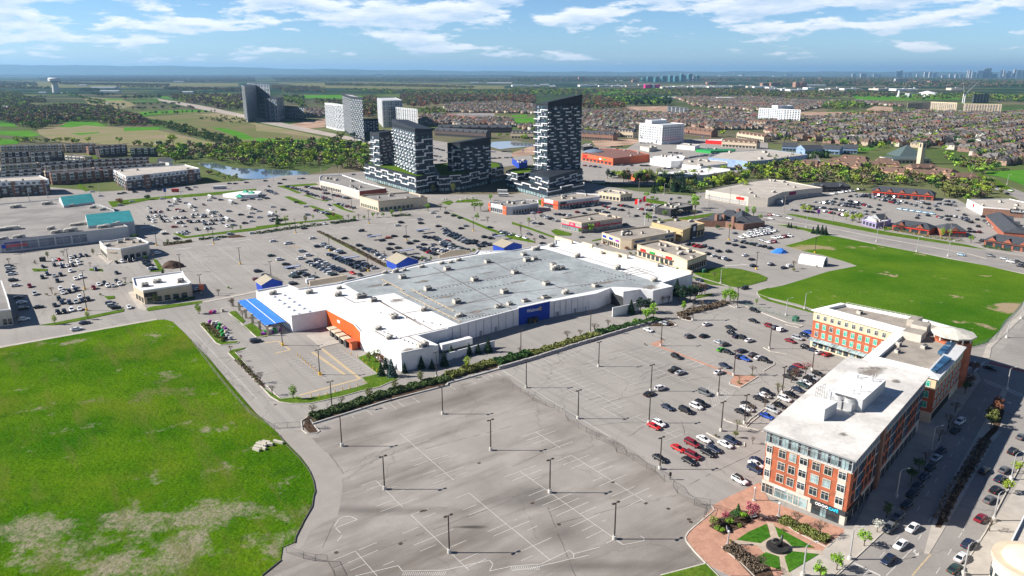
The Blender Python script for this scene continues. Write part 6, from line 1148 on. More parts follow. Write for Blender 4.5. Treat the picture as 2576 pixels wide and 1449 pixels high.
for k,x,y in (('T7',865,143),('T7',1294,577),('T7',1945,1215),('T7',2362,185),('T6',380,612),('T6',1030,1078),('T6',1487,375),('T2',787,950),('T2',1308,1262),('T7',2360,185)[:0] or ('T2',1515,737),('T2',2142,528),('T2',2040,985),('T2',2022,1305),('T1',2522,1215)): pole(k,x,y,zone='in the near lots')
for k,x,y in (('T3',1302,612),('T3',787,1078),('T3',942,880),('T3',1430,1060),('T3',1732,828),('T3',1050,1365),('T3',815,1440),('T3',530,325),('T3',975,198)): pole(k,x,y,zone='in the lot beside the offices')
for k,x,y in (('T1',912,525),('T1',1287,820),('S1',855,1085),('S1',875,1300),('S1',697,850),('S1',2418,835),('S2',740,700),('S2',1130,905),('S2',1515,595),('S2',400,520),('S2',1137,428),('S2',2187,500),('S1',2152,632),('S3',2457,885),('S1',1577,645),('S3',2180,590),('S4',470,722)): pole(k,x,y,base=mybase,zone='in the store lots')
for k,x,y,h in (('T1',1410,1165,9.7),('T1',2462,848,9.7),('T2',733,605,9.7),('T2',1432,405,9.7),('S1',1820,908,9.7),('S1',2025,1130,9.7),('S2',155,985,9.7),('S3',1818,1395,9.7),('S3',90,550,9),('S3',1700,655,9),('S2',775,200,9),('S2',965,285,9),('S3',230,380,8),('S3',1175,355,7)): pole(k,x,y,h=h,zone='along the lot edges')
for k,x,y in (('S4',385,465),('S4',1090,610),('S4',1495,710),('S4',1810,755),('S1',1010,150),('S1',1825,170),('S1',480,165),('S1',295,195),('R2',175,1285),('R2',655,1235),('R2',840,1230),('R3',1530,1420),('R3',870,1255),('R3',1780,1000),('R3',1440,940),('R3',1575,940),('R4',2405,1320),('R4',545,1030),('R4',740,650),('R4',655,640),('R4',2045,1215)): pole(k,x,y,'arm',9.5,zone='along the far roads',rot=-1.2)
for k,x,y in (('T5',820,1285),('T5',2270,895),('T5',2445,480),('T5',1290,660),('T5',1640,200),('T5',1965,1440),('T5',350,1449),('T3',1655,215),('T3',1468,275),('S3',2098,1030),('S3',1880,1340-200),('T4',2400,860),('T4',2400,340),('T4',2545,150)): pole(k,x,y,'arm',7.5,zone='beside the streets',rot=.3)
for k,x,y in (('T5',105,850),('T6',2435,690),('T6',2170,1140)): pole(k,x,y,'globe',3.4,zone='on the brick plaza',bh=.3)
# utility poles and wires
mwood=M('weathered_wood',(.25,.22,.19))
UP=[('S4',650,410),('S4',1160,500),('S4',1815,620),('S4',160,320),('S3',1975,300),('R3',1590,1290+100),('S3',2190,230),('R3',1275,1410)]
for k,x,y in UP:
    g=Q(k,x,y); t=thing('utility_pole','',None,(*g,0),.2,world=False); MB().tube((0,0,0),(0,0,14),.2,.14,7).build('pole',mwood,t); MB().box((0,0,12.6),(2.6,.15,.15)).build('crossarm',mwood,t); pend(t,'tall wooden utility pole','near the arterial road','utility pole','utility poles by the arterial',*D(k,x,y))
wr=MB()
def wire(a,b):
    for z in (12.8,13.8,11.5):
        for i in range(8):
            s=lambda t:(a[0]+(b[0]-a[0])*t,a[1]+(b[1]-a[1])*t,z-4*t*(1-t)*1.0); wr.tube(s(i/8),s((i+1)/8),.035,n=3,cap=False)
U=[Q(*u) for u in UP]
for i,j in ((3,0),(0,1),(1,2),(4,3),(5,4)): wire(U[i],U[j])
tag(wr.build('power_lines',mfrd),'thin black power lines strung along the arterial','cables')
# flag
g=Q('S3',1335,440); t=thing('flagpole','tall white flagpole flying a red and white maple leaf flag','flagpole',(*g,0)); MB().tube((0,0,0),(0,0,21.5),.16,.09,8).build('pole',mwhite,t); MB().tube((0,0,21.5),(0,0,21.8),.2,.05,8).build('finial',mwhite,t)
mflr=M('flag_red',(.75,.01,.01),var=.02); mflw=M('flag_white',(.8,.8,.8),var=.02); f=MB(); L_,Hf=8.4,4.2
def fp(u,v,o=0): x=-u*L_*.92; return (x,.5*math.sin(u*7+.5)*(.3+u)+o,21.0-u*2.9-v*Hf*(1-.12*u)+.25*math.sin(u*9))
for i in range(24):
    for j in range(6):
        u0,u1=i/24,(i+1)/24; v0,v1=j/6,(j+1)/6; f.quad([fp(u0,v1),fp(u1,v1),fp(u1,v0),fp(u0,v0)],0 if (u0<.249 or u0>=.7499) else 1)
leaf=[(0,-.42),(.07,-.26),(.16,-.31),(.13,-.1),(.23,-.2),(.26,-.14),(.38,-.16),(.34,-.03),(.4,.02),(.22,.18),(.24,.25),(.02,.22),(.02,.42)]; leaf=leaf+[(-x,y) for x,y in leaf[::-1] if x]
for o in (-.04,.04): f.quad([fp(.5+x*.5,.5+y,o) for x,y in leaf],0)
f.build('flag',[mflr,mflw],t)
# temporary fence panels across the near lots
mwire=M('fence_wire',(.22,.20,.18),rough=.6,metal=.3)
def fence(label,k,pts,h=1.9,step=3.0,zig=0,mat=mwire,name='temporary_fence'):
    P=[np.array(Q(k,*p)) for p in pts]; t=thing(name,label,'fence',(*P[0],0),world=True); q=[]
    for a,b in zip(P,P[1:]):
        n=max(1,int(np.linalg.norm(b-a)/step)); d=(b-a)/np.linalg.norm(b-a); nn=np.array([-d[1],d[0]])
        for i in range(n): q.append(a+(b-a)*i/n+nn*zig*((i%4)-1.5)/1.5)
    q.append(P[-1])
    for a,b in list(zip(q,q[1:]))[:100]:
        m=MB(); 
        for p in (a,b): m.tube((*p,0),(*p,h),.045,n=4)
        for z in (.15,h): m.tube((*a,z),(*b,z),.04,n=4)
        for z in np.linspace(.4,h-.2,5): m.tube((*a,z),(*b,z),.012,n=3,cap=False)
        for s in np.linspace(0,1,9)[1:-1]: c=a+(b-a)*s; m.tube((*c,.15),(*c,h),.012,n=3,cap=False)
        m.build('fence_panel',mat,t)
    return t
fence('zigzag temporary wire fence crossing the near lot','T2',((490,850),(580,900),(680,950),(760,990),(880,1070),(1010,1120),(1150,1190),(1240,1280),(1340,1350),(1420,1390),(1520,1449)),zig=1.2)
fence('temporary wire fence running down to the brick plaza','T6',((880,60),(1080,190),(1250,275),(1380,355),(1480,400),(1570,490),(1700,610),(1860,720),(2005,790),(1930,870)),zig=1.2)
fence('wire gate closing the lane below the green field','T1',((830,1360),(1090,1345)),h=1.8)
fence('low wire fence along the green field and lane','T1',((0,490),(200,760),(400,1010),(600,1230),(770,1330),(830,1370)),h=1.3,step=6)
fence('bent wire fence at the bottom of the near lot','T7',((310,1215),(480,1275),(600,1300),(720,1305),(790,1445)),h=1.8)
fence('temporary wire fence lying behind the loading lane','T6',((1850,725),(1990,745),(2100,790)),h=1.9)
mgf=M('green_windscreen',(.13,.22,.15)); fence('green screened fence along the far lot edge','T3',((1060,185),(1200,225),(1480,300),(1600,355)),h=1.6,mat=mgf,name='screened_fence'); fence('green netted fence between the field and the path','T4',((2565,0),(2490,100),(2380,190),(2290,350),(2120,420),(2010,440)),h=1.4,mat=mgf,name='screened_fence')
b=MB(); g=Q('T3',1565,330); tag(MB().box((*g,0),(2.4,2,2),ANG_B).box((g[0]+1.4,g[1]+.5,0),(.3,.3,1.1)).box((g[0]-1.6,g[1]-.7,0),(.3,.3,1.1)).build('transformer_box',M('transformer_green',(.04,.14,.09))),'dark green transformer box at the fence end','transformer')
g=Q('S3',1922,918); tag(MB().box((*g,0),(2.2,1.8,1.8),ANG_B).box((*g,1.8),(2.4,2.0,.15),ANG_B).build('transformer_box',M('transformer_green',())),'green transformer box on the small lawn','transformer')
g=Q('S1',432,805); tag(MB().box((*g,0),(2.2,2.4,2.4),0).box((*g,2.4),(2.5,2.6,.15),0).build('garbage_enclosure',mdark),'black refuse bin enclosure at the lot entrance','bin store')
# dry stone wall under the hedge
mb=MB(); rr=random.Random(3); A=[np.array(Q('T2',*p)) for p in ((500,770),(820,680),(1240,545),(1640,425),(1850,360),(2130,285))]
for a,b_ in zip(A,A[1:]):
    L=np.linalg.norm(b_-a); n=int(L/1.3); d=(b_-a)/L
    for i in range(n):
        for q in range(2): p=a+d*(i+.5+.4*q)*L/n+np.array([-d[1],d[0]])*(.35*q+rr.uniform(-.1,.1)); mb.box((*p,q*.55-.05),(1.25,.7,.58+rr.uniform(-.05,.1)),ANG_B+rr.uniform(-.06,.06))
tag(mb.build('retaining_wall',M('wall_stone',(.40,.38,.36),var=.2,sc=1.5)),'low rough stone retaining wall below the long hedge','wall')
mb=MB().path(PL('T1 1215,1320 1560,1215 1960,1090 2576,925 T2 0,905 500,765'),.5,.3); P=PL('T1 1215,1320 1560,1215 1960,1090 2576,930 T2 0,912 500,772'); mb=MB()
for a,b_ in zip(P,P[1:]): a=np.array(a);b_=np.array(b_); d=(b_-a)/np.linalg.norm(b_-a); n=np.array([-d[1],d[0]])*.4; mb.prism([a,b_,b_+n,a+n],-.1,.45)
tag(mb.build('low_wall',mbase),'low concrete kerb wall under the clipped hedge','wall')
# concrete slabs on the grass
rr=random.Random(11); ms=M('broken_concrete',(.50,.46,.38),var=.15,sc=2)
for i,(x,y,l,r) in enumerate(((5,190,2.6,.1),(25,165,2.8,.2),(45,140,3,.15),(65,125,2.6,.3),(85,140,2.4,-.3),(105,115,2.8,.25),(125,125,2.6,.1),(145,140,1.8,.4),(75,175,2.2,.0),(228,115,3.4,.2))):
    g=Q('T7',x,y); m=MB(); m.prism([(-l*.5,-.35),(l*.5,-.3),(l*.46,.35),(-l*.5,.3)],0,.75,bottom=True); o=m.build('concrete_barrier',ms); o.location=(*g,.15); o.rotation_euler=(rr.uniform(-.15,.15),rr.uniform(-.1,.1),ANG_A+.35+r); pend(o,'broken concrete block','dumped on the grass lot edge','concrete block','concrete blocks dumped on the grass',x+644*4)
# sculpture, benches, cart shelters
g=Q('T5',95,1170); t=thing('sculpture','dark abstract sculpture on a black round plinth','sculpture',(*g,.2)); MB().tube((0,0,0),(0,0,.5),2.6,2.5,28).build('plinth',M('black_granite',(.03,.03,.03),rough=.3),t); m=MB(); pr=None
for i in range(15): a=i/14*4.4; c=(math.cos(a)*1.0-.3,math.sin(a)*.5,.9+.55*math.sin(a*1.1)+i*.08); m.tube(pr,c,.34,.3,8) if pr else None; pr=c
m.tube((.6,.1,.5),(.9,.2,3.2),.5,.22,8); m.build('figure',M('dark_bronze',(.06,.06,.055),rough=.4,metal=.5),t,smooth=True)
for i,(k,x,y) in enumerate((('T6',2430,870),('T6',2170,1000),('T5',-40,870))):
    g=Q(k,x,y); t=thing('park_bench',['silver bench beside the pink blossom tree','white bench at the shrub bed corner','dark bench near the plaza lamp'][i],'bench',(*g,.13),.4+i); MB().box((0,0,.42),(1.9,.5,.07)).build('seat',mmet,t); MB().box((0,.27,.5),(1.9,.06,.5)).build('backrest',mmet,t); [MB().box((x_,0,0),(.08,.5,.42)).build('leg',mfrd,t) for x_ in (-.8,.8)]
mcb=M('corral_blue',(.02,.07,.25)); 
CR=[('S2',1195,575,'b'),('S2',1683,510,'b'),('S2',1515,722,'b'),('S2',368,892,'b'),('S2',960,795,'b'),('S2',2450,575,'b'),('S1',1770,195,'w'),('S1',1920,252,'w'),('S1',2108,315,'w'),('S1',2328,212,'w'),('S1',2520,270,'w'),('S1',2290,388,'w'),('S1',2120,160,'w'),('S2',158,335,'w')]
for k,x,y,c in CR:
    g=Q(k,x,y+10); t=thing('cart_shelter','',None,(*g,0),ANG_B if c=='b' else ANG_A); L_,w=(9,3) if c=='b' else (9.5,3.2)
    for sx in (-1,0,1):
        for sy in (-1,1): MB().tube((sx*L_*.46,sy*w*.45,0),(sx*L_*.46,sy*w*.45,2.4),.07,n=5).build('post',mfr,t)
    if c=='b': MB().box((0,0,2.4),(L_,w,.25)).build('roof',mcb,t); MB().box((0,0,2.65),(L_*.96,w*.5,.04)).build('roof_strip',mpalegrey,t)
    else: gable(t,(-L_/2,0),(L_/2,0),w,2.2,.8,mpalegrey,mpalegrey,'roof',ov=.1); MB().box((0,w*.45,.2),(L_,.05,1.2)).box((0,-w*.45,.2),(L_,.05,1.2)).build('side_panel',mgrey,t)
    pend(t,'blue flat roofed cart shelter' if c=='b' else 'white gabled cart shelter','in the store lots' if c=='b' else 'in the upper left lot','cart shelter','cart shelters',*D(k,x,y))
for i,(k,x,y,h_,mt,lb) in enumerate((('T6',1590,480,2.2,mpole,'dark signpost beside the fence'),('S1',2037,1150,5.5,mredor,'tall orange red pylon sign by the bank lot'),('S1',1665,150,7,mblue,'blue topped pylon sign by the cross road'),('S4',505,355,5.5,mpurp,'purple pylon sign at the plaza edge'),('S3',1600,220,4.5,M('slate_blue',()),'dark blue board sign beyond the charcoal restaurant'),('R3',1300,890,9,mwhite,'white pylon sign near the stepped apartments'),('R3',1920,890,9,mwhite,'white pylon sign by the red canopy'),('R3',1450,940,9,mwhite,'tall white pylon sign in the far lot'),('R3',110,1020,8,mwhite,'white pylon sign by the far pond'),('R3',1775,830,9,mredor,'orange billboard before the brown terraces'))):
    g=Q(k,x,y); t=thing('sign_post' if h_<3 else 'pylon_sign',lb,'sign',(*g,0),.1); MB().tube((0,0,0),(0,0,h_),.12,n=6).build('post',mfrd,t); MB().box((0,0,h_*.55),(2.2 if h_>3 else .6,.35,h_*.45)).build('sign_panel',mt,t)
pbm=M('bollard_yellow',(.75,.40,.03)); bm=MB().tube((0,0,0),(0,0,1.1),.13,n=8).tube((0,0,1.1),(0,0,1.2),.13,.05,8).mesh('bollard',pbm)
def bol(k,pts,zone):
    for x,y in pts: o=bpy.data.objects.new('bollard',bm); COL.objects.link(o); o.location=(*Q(k,x,y),0); pend(o,'yellow bollard',zone,'bollard','yellow bollards '+zone,x,y)
bol('T1',[(1062+i*27,630+i*23) for i in range(10)],'in the centre row of the store lot'); bol('T1',[(1200,1040),(1283,1050),(1360,1025),(1440,1000),(1513,975),(1588,955),(1663,930),(1738,915)],'along the bottom edge of the store lot'); bol('T1',[(1600,620),(1663,640),(1722,685),(1755,715),(1820,770),(1858,790)],'beside the lumber entrance'); bol('S2',[(347,670),(378,672),(390,665),(415,672),(433,668)],'standing loose in the upper lot'); bol('T2',[(845,300),(875,300)],'at the blue dock')
# carts rail in the store lot
for i in range(6): 
    g=Q('T1',1100+i*32,665+i*27); t=thing('cart_rail','',None,(*g,0),ANG_B); MB().tube((-2,0,.7),(2,0,.7),.05,n=5).build('rail',mfr,t); MB().tube((-2,0,0),(-2,0,.7),.05,n=5).tube((2,0,0),(2,0,.7),.05,n=5).build('post',mfr,t); pend(t,'low steel cart rail','between the bollards of the store lot','rail','cart rails',i)
# ================================================================ CARS
CK=dict(sedan=(4.7,1.82,1.45,.98,(-1.85,1.2),(-1.05,.2)),suv=(4.65,1.9,1.7,1.08,(-2.2,1.15),(-1.85,.35)),minivan=(5.1,1.98,1.76,1.08,(-2.45,1.6),(-2.15,.75)),pickup=(5.7,1.98,1.86,1.12,(-.95,1.45),(-.7,.7)),van=(5.9,2.05,2.55,1.25,(-2.9,2.3),(-2.85,1.6)))
def carmesh(kind):
    L,Wd,H_,belt,cb,cr=CK[kind]; hl=L/2; w=Wd/2; st=[(-hl,belt*.62,belt*.86,w*.86),(-hl*.94,.38,belt*.99,w*.95),(-hl*.6,.30,belt,w),(0,.28,belt*.98,w),(hl*.45,.30,belt*.96,w),(hl*.78,.32,belt*.86,w*.97),(hl*.95,.36,belt*.76,w*.88),(hl,.5,belt*.62,w*.78)]
    b=MB(); S=[]
    for x,z0,z1,hw in st:
        q=len(b.v); b.v+=[(x,-hw*.9,z0),(x,-hw,z0+.18),(x,-hw*.99,z1-.14),(x,-hw*.84,z1),(x,hw*.84,z1),(x,hw*.99,z1-.14),(x,hw,z0+.18),(x,hw*.9,z0)]; S.append(q)
    for a,c in zip(S,S[1:]):
        for i in range(8): j=(i+1)%8; b.f.append((a+i,c+i,c+j,a+j)[::-1]); b.m.append(0)
    b.f.append(tuple(S[0]+i for i in range(8))[::-1][::-1]); b.m.append(0); b.f.append(tuple(S[-1]+i for i in range(8))[::-1]); b.m.append(0)
    g=MB(); zb=belt*.97; bw=w*.88; rw=w*.70; bot=[(cb[0],-bw*.93,zb),(cb[1],-bw*.9,zb*.97),(cb[1],bw*.9,zb*.97),(cb[0],bw*.93,zb)]; top=[(cr[0],-rw,H_-.05),(cr[1],-rw*.96,H_-.06),(cr[1],rw*.96,H_-.06),(cr[0],rw,H_-.05)]
    gp=0 if kind!='van' else 0
    for i in range(4): j=(i+1)%4; g.quad([bot[i],bot[j],top[j],top[i]])
    b.quad([(x*1.0,y*1.03,z+.05) for x,y,z in top]); t2=[(x,y*1.03,z-.03) for x,y,z in top]; t3=[(x,y*1.03,z+.05) for x,y,z in top]
    for i in range(4): j=(i+1)%4; b.quad([t2[i],t2[j],t3[j],t3[i]])
    for i in range(4): b.tube(bot[i],tuple(c*1.01 for c in top[i]),.06,n=4,cap=False)
    if kind in('sedan','suv','minivan'):
        for s in (0,3): 
            A=np.array(bot[0 if s==0 else 3]); B_=np.array(bot[1 if s==0 else 2]); T0=np.array(top[0 if s==0 else 3]); T1_=np.array(top[1 if s==0 else 2]); b.tube(tuple(A*.52+B_*.48),tuple(T0*.55+T1_*.45),.06,n=4,cap=False)
    if kind=='van':   # windowless sides
        for s in (-1,1): b.quad([(cb[0],s*bw*.96,zb),(1.0,s*bw*.96,zb),(1.0,s*rw*1.05,H_-.05),(cr[0],s*rw*1.05,H_-.05)][::s]); 
        b.quad([(cb[0]-.02,-bw*.95,zb),(cb[0]-.02,bw*.95,zb),(cr[0]-.02,rw,H_-.05),(cr[0]-.02,-rw,H_-.05)])
    bed=None
    if kind=='pickup': bed=MB().box((-1.9,0,belt*.98),(1.75,Wd*.72,.04))
    wx=(hl*.62,-hl*.60); ws=[(x,s*w*.93) for x in wx for s in (-1,1)]
    return b,g,ws,[(hl*.93,s*w*.62,belt*.66) for s in (-1,1)],[(-hl*.975,s*w*.68,belt*.80) for s in (-1,1)],bed
paints={c:M('paint_'+n,col,rough=.25,var=.0,spec=.6) for c,n,col in (('w','white',(.72,.72,.72)),('k','black',(.012,.012,.014)),('n','navy',(.018,.028,.06)),('s','silver',(.38,.40,.42)),('g','grey',(.13,.135,.14)),('r','red',(.50,.012,.012)),('m','maroon',(.20,.012,.02)),('b','blue',(.015,.07,.38)),('G','green',(.05,.35,.03)),('d','dark_green',(.03,.06,.05)),('o','orange_red',(.65,.09,.03)),('p','pale_blue',(.33,.48,.60)))}
cn=dict(w='white',k='black',n='navy',s='silver',g='grey',r='bright red',m='maroon',b='blue',G='lime green',d='dark green',o='orange red',p='pale blue')
cgl=M('car_glass',(.015,.02,.025),rough=.08,var=0,spec=.8); ctyre=M('tyre_rubber',(.02,.02,.02),var=.1); crim=M('wheel_rim',(.4,.4,.4),rough=.4,metal=.5); chl=M('headlight_glass',(.6,.62,.62),rough=.15); ctl=M('taillight_red',(.35,.01,.01),rough=.2)
CMs={}; CF={}
for kd in CK:
    b,g,ws,hl_,tl_,bed=carmesh(kd); wm=MB().tube((0,-.12,0),(0,.12,0),.35,n=16); rm=MB().tube((0,-.135,0),(0,.135,0),.2,n=10); lm=MB().box((0,0,-.08),(.22,.34,.16)); 
    CMs[kd]=(b.mesh('body',paints['w']),g.mesh('windows',cgl),wm.mesh('tyre',ctyre) if 0 else wm.mesh('wheel',ctyre),rm.mesh('rim',crim),lm.mesh('headlight',chl),MB().box((0,0,-.09),(.12,.3,.18)).mesh('taillight',ctl),ws,hl_,tl_,bed.mesh('cargo_bed',ctyre) if bed else None)
    f=MB(); f.v=list(b.v); f.f=list(b.f); f.m=list(b.m); o_=len(f.v); f.v+=g.v; f.f+=[tuple(i+o_ for i in q) for q in g.f]; f.m+=[1]*len(g.f)
    for x,y in ws: f.tube((x,y-.12,.35),(x,y+.12,.35),.35,n=8,mi=2)
    if bed: o_=len(f.v); f.v+=bed.v; f.f+=[tuple(i+o_ for i in q) for q in bed.f]; f.m+=[2]*len(bed.f)
    CF[kd]=(f.mesh('car',[paints['w'],cgl,ctyre]),Proto(f))
CARS=[]   # x,y,rot,kind,colour,zone,dist
def car(k,x,y,c,kd,rot,zone,near=False): g=Q(k,x,y); CARS.append((g[0],g[1],rot,kd,c,zone,math.hypot(*g),near))
KD=dict(s='sedan',u='suv',m='minivan',p='pickup',v='van')
rc_=random.Random(21)
def cars(k,s,zone,near=False,jit=.04):
    """'x,y,colour type dir' ; dir A/B (+/- flips)"""
    for t in s.split():
        x,y,q=t.split(','); d={'A':ANG_A,'B':ANG_B,'S':ANG_B+.05}[q[2]]+(math.pi if q[3:]=='-' else 0)
        car(k,float(x),float(y),q[0],KD[q[1]],d+rc_.uniform(-jit,jit),zone,near)
cars('T3','82,434,wsA 238,368,suA- 670,376,wsB 905,412,ksA 492,498,guB 640,494,ksB 925,470,kuA 972,498,nsB 1040,517,kuA 1100,540,wsB 1140,342,ksA 1148,236,kuA 1302,396,muA 1365,414,nuB 1418,432,wuB 795,560,ssA 847,578,guB 820,634,GsB 880,656,ksA 1022,645,nsB 1000,704,nsB 1052,726,bsA 1140,690,kuB 1195,717,wsB 1255,740,kuA 365,704,kuA 345,838,kpB 405,866,ssB 850,794,nsA 792,862,wsB','in the lot left of the offices',True)
cars('T3','1510,545,msA 1585,517,suA 1660,492,nuA 1702,460,bsA 1672,614,kuA 1740,638,nsA 1800,660,wsB 1880,682,rsB','under the cream office wall',True)
cars('T3','90,1080,ksB 205,1022,wuB 650,1070,gmA 275,1216,nsA 460,1250,kmA 565,1206,wuA 615,1180,kuA 140,1408,rsA 190,1378,wuA','in the middle of the right lot',True)
cars('T3','1600,800,msA 1560,838,nuA 1540,872,kuA 1500,910,ksA 1270,1065,kuA 1250,1095,wsA 1205,1130,ksA 1080,1190,ksA 1075,1228,wsA 1020,1264,ksA','left of the narrow tree strip',True)
cars('T3','1795,880,ksA 1735,918,suA 1705,942,kuA 1665,968,wsA 1640,992,dsA 1590,1038,nsA 1515,1086,ksA 1455,1130,wuA 1402,1196,ksA 1335,1246,suA 1275,1306,bsA','between the tree strip and the office',True)
cars('T6','1930,90,wsA 2145,142,wsA 2205,105,nuA 1810,132,mmA 2030,188,nsA 1970,228,ksA 1670,182,rsA 1818,255,mmA 1780,310,ksA 1485,283,ksA','by the shrub island near the brick office',True)
cars('T6','2290,503,wuA 2445,395,nuA 2455,345,wsA 2470,310,nsA','at the foot of the brick office',True)
cars('T5','1450,990,wsS- 1330,1160,wsS- 1205,1310,nsS-','driving down the main street',True); cars('T5','1225,985,gpS- 1303,872,gsS- 1393,750,ksS- 1447,645,kuS- 1503,562,ksS- 1567,468,nsS- 1632,372,ksS- 1685,285,ssS- 1740,212,ksS-','parked in the shade of the brick office',True,.02)
cars('T5','2135,890,msS 2222,702,gsS 2280,602,ksS 2328,490,nsS 2372,402,gsS 2170,408,ksS 2460,215,kuS 2008,1150,nuS 1940,1285,wsS 1872,1400,dsS','on the right side of the main street',True,.02)
cars('T4','1925,1205,wuS- 1882,1290,ksS- 2232,662,ksA 2545,1355,gsS','farther up the main street',True); cars('T5','1880,2,ksS-','farther up the main street',True)
cars('T1','640,490,nuB','in the store entrance lane',True); cars('T8','435,58,wsB 480,22,nsB','on the lane above the big grass lot',True)
cars('S3','1885,1003,nsA 2340,1084,kuB- 2450,1309,kuA 2430,1414,ksB','on the lane behind the store')
cars('S1','545,799,wsA 600,795,rsA 712,774,wsA 760,772,kuA 815,756,nuA 870,754,ksA 548,852,kuA 615,840,wsA 625,866,nuA 678,859,wsA 718,819,wuA 735,854,ksA 783,810,wuA 793,836,wsA 435,865,ksA 710,912,wuA 965,897,nuA 475,942,nuA 545,959,ssA 612,950,kuA 428,976,kuA 762,987,wsA 818,972,wuA 580,1012,kuA 1175,929,ksA 300,1064,muA 350,1141,suA 995,1046,wsA 1052,1028,ksA 1085,1061,wuA 1140,1059,ssA 1175,1010,ksA 1205,1044,wuA 945,1082,muA 612,1092,wuA 635,1131,wsA 700,1119,kuA 742,1076,wuA 762,1102,nuA 595,1192,kuA 625,1229,nuA 700,1231,nuA 765,1224,suA 805,1176,wuA 828,1209,nsA 890,1199,kuA 553,1256,ksA 585,1329,kuA 650,1322,kuA 722,1304,wuA 803,1294,wsA 390,1274,ksB','in the lot at far left')
cars('S1','1300,1276,wsA 1115,1238,nuB 1130,1260,suB 1165,1280,kuB 1470,812,kuB 1480,836,nuB 1505,852,nsB 1530,882,wsB 1548,896,nsB 1175,822,ksA 1230,816,wuA 1300,809,kuA 1350,800,guA 1590,732,wuB 1520,634,suB 1995,1092,ksB 1985,1112,ksB 95,862,kuB 100,884,wuB 110,925,nuB 120,942,wsB 135,1004,kuB 160,1057,wsB 190,1178,ksB 220,1229,wsB 240,1290,kuB 245,1400,wuB','around the pale shops at left')
cars('S1','1215,247,suB 1330,210,wsB 1635,180,wsB 1500,268,ksA 1500,276,wsA 1718,252,wsB 1765,234,wsB 1700,214,ksA 1870,223,wsB 1790,186,nsB 1960,185,nsA 2050,240,ksA 2105,197,wsB 2222,192,nsB 2305,307,suB 2425,342,nsB 2515,365,nsB 2535,327,wsB 2535,408,wsB 2465,427,ksB 2350,448,suB 2165,312,wsB 2050,342,wsB 1690,294,kuA 1665,534,ksB 1780,584,kuB 1860,533,wuB 2320,538,suB 2540,528,wsB 2170,590,wsB 2540,184,nsB 2450,197,nsB 1605,307,rsB 1790,290,rsB 1755,465,rsB 1910,408,muB','in the upper left lot')
cars('S2','170,609,wsB- 325,632,wpB- 565,580,wsB- 675,636,ssB- 620,663,nuB 730,668,wsB 770,688,wuB 820,709,nuB 465,711,suB 155,755,dsB 240,794,wuB 530,751,wuB 455,784,wuB 525,817,wuB 300,841,ksB 565,846,suB 620,800,kuB 20,912,nuB 100,957,kuB 120,982,ssB 10,997,muB 150,1000,rsB 345,878,kuB 400,927,wsB 970,930,rsA 375,1037,nuB 560,1024,wvB 960,988,ksB 880,990,gpB 1055,958,kuA 100,1449,ksA 1060,505,kuB- 890,581,ksB- 1425,450,wsB 1460,420,kuB 1650,390,suB 1660,428,kuB 1830,361,wsB 1835,458,ksB 1390,558,ksB 1335,574,osB 1510,563,ksB 1155,558,kuB 1270,602,ksB 1650,505,suB 1990,352,nsB 2055,374,nsB 1360,638,ksB 1345,688,kuB 1430,677,ksB 1550,630,kuB 1610,609,dsB 1635,668,ssB 1690,643,nsB 1785,643,ssB 1040,653,kuB 1100,685,kuB 1920,325,kuB 1780,324,wsB 2110,454,ssB 2065,480,ksB 2355,470,nsB 2300,568,kuB 2365,580,kuB 2410,550,kuB 1410,727,kuB 2545,540,guB 1925,606,rsB 1745,722,rsB','in the lots before the blue porches')
cars('S2','170,262,wsB 275,293,kuB 30,307,wsB 35,368,wsB 410,215,ksB 500,259,wsB 520,342,suB 150,403,nsA 185,388,nsB 140,354,wuB 760,287,wsA 740,245,nsA 130,57,ksA 690,432,suA 485,480,ksB 35,188,wsB 240,27,ksB 240,400,ksB','by the upper cross lanes')
cars('S3','2080,712,kuB 2180,713,kuB 2030,758,wsB 2100,779,ksB 2140,784,wuB 2175,798,nsB 2345,752,wsB 2410,793,ksB 2425,858,nuB 2240,528,ssB 2175,631,ksB 2245,648,nsB 2320,668,nsB 1820,575,wsB 1970,738,kuB 175,538,nsA 300,572,kuA 695,567,ssB 310,632,nsB 60,560,wsA 130,578,wuA 505,583,wsB 1145,442,kuB 1640,373,kuB 290,435,kuB 222,427,wuB 215,326,wsB 280,320,rsB 1255,354,ksB 1340,336,kuB 1680,170,ssB 1430,368,wuB 1440,405,ssB','between the small shops')
cars('S4','1945,748,psA 2235,758,guA 2378,788,ssA 2442,818,wsA 2505,816,ksA 2542,862,ksA 2560,838,ksA 215,378,wsA 30,382,wsA 60,345,wsA 100,352,ssA 20,345,msA 1900,295,wuB 1980,344,kuB 2165,362,kuB 2105,390,ksB 2440,98,wsA 2405,127,nsA 2310,86,ssA 2025,484,ksB 2025,512,ksB 2072,515,ksB 2125,518,muB 2150,605,gpB 1505,348,wuB 1610,350,nuB 1500,374,ksB 1060,316,nsB 1110,288,ksB 1120,246,ksB 985,305,ssB 235,290,wsB 285,300,ksB 220,288,nsB 20,680,nuB 30,845,nuB 160,878,nsB 215,860,wuB 2115,460,kuB 980,333,wuB 880,318,wuB 910,275,guB','by the arterial road and plaza')
cars('R1','915,1350,ksB 930,1398,wsB 1015,1440,wsB 1205,1418,ksB 1250,1410,ksB 1360,1402,kuB 1490,1395,ksB 1605,1382,ksB 1890,1360,kuB 1915,1378,ksB 1965,1350,wsB 2310,1315,ksB 2370,1316,ksB 2480,1305,nsB','on the cross road by the dark apartments'); cars('R2','95,1288,ksB 285,1275,ksB 240,1312,ksB 430,1265,wsB 475,1265,nsB 980,1223,ssB 130,1345,nsA 690,1240,ksB','on the cross road by the pond')
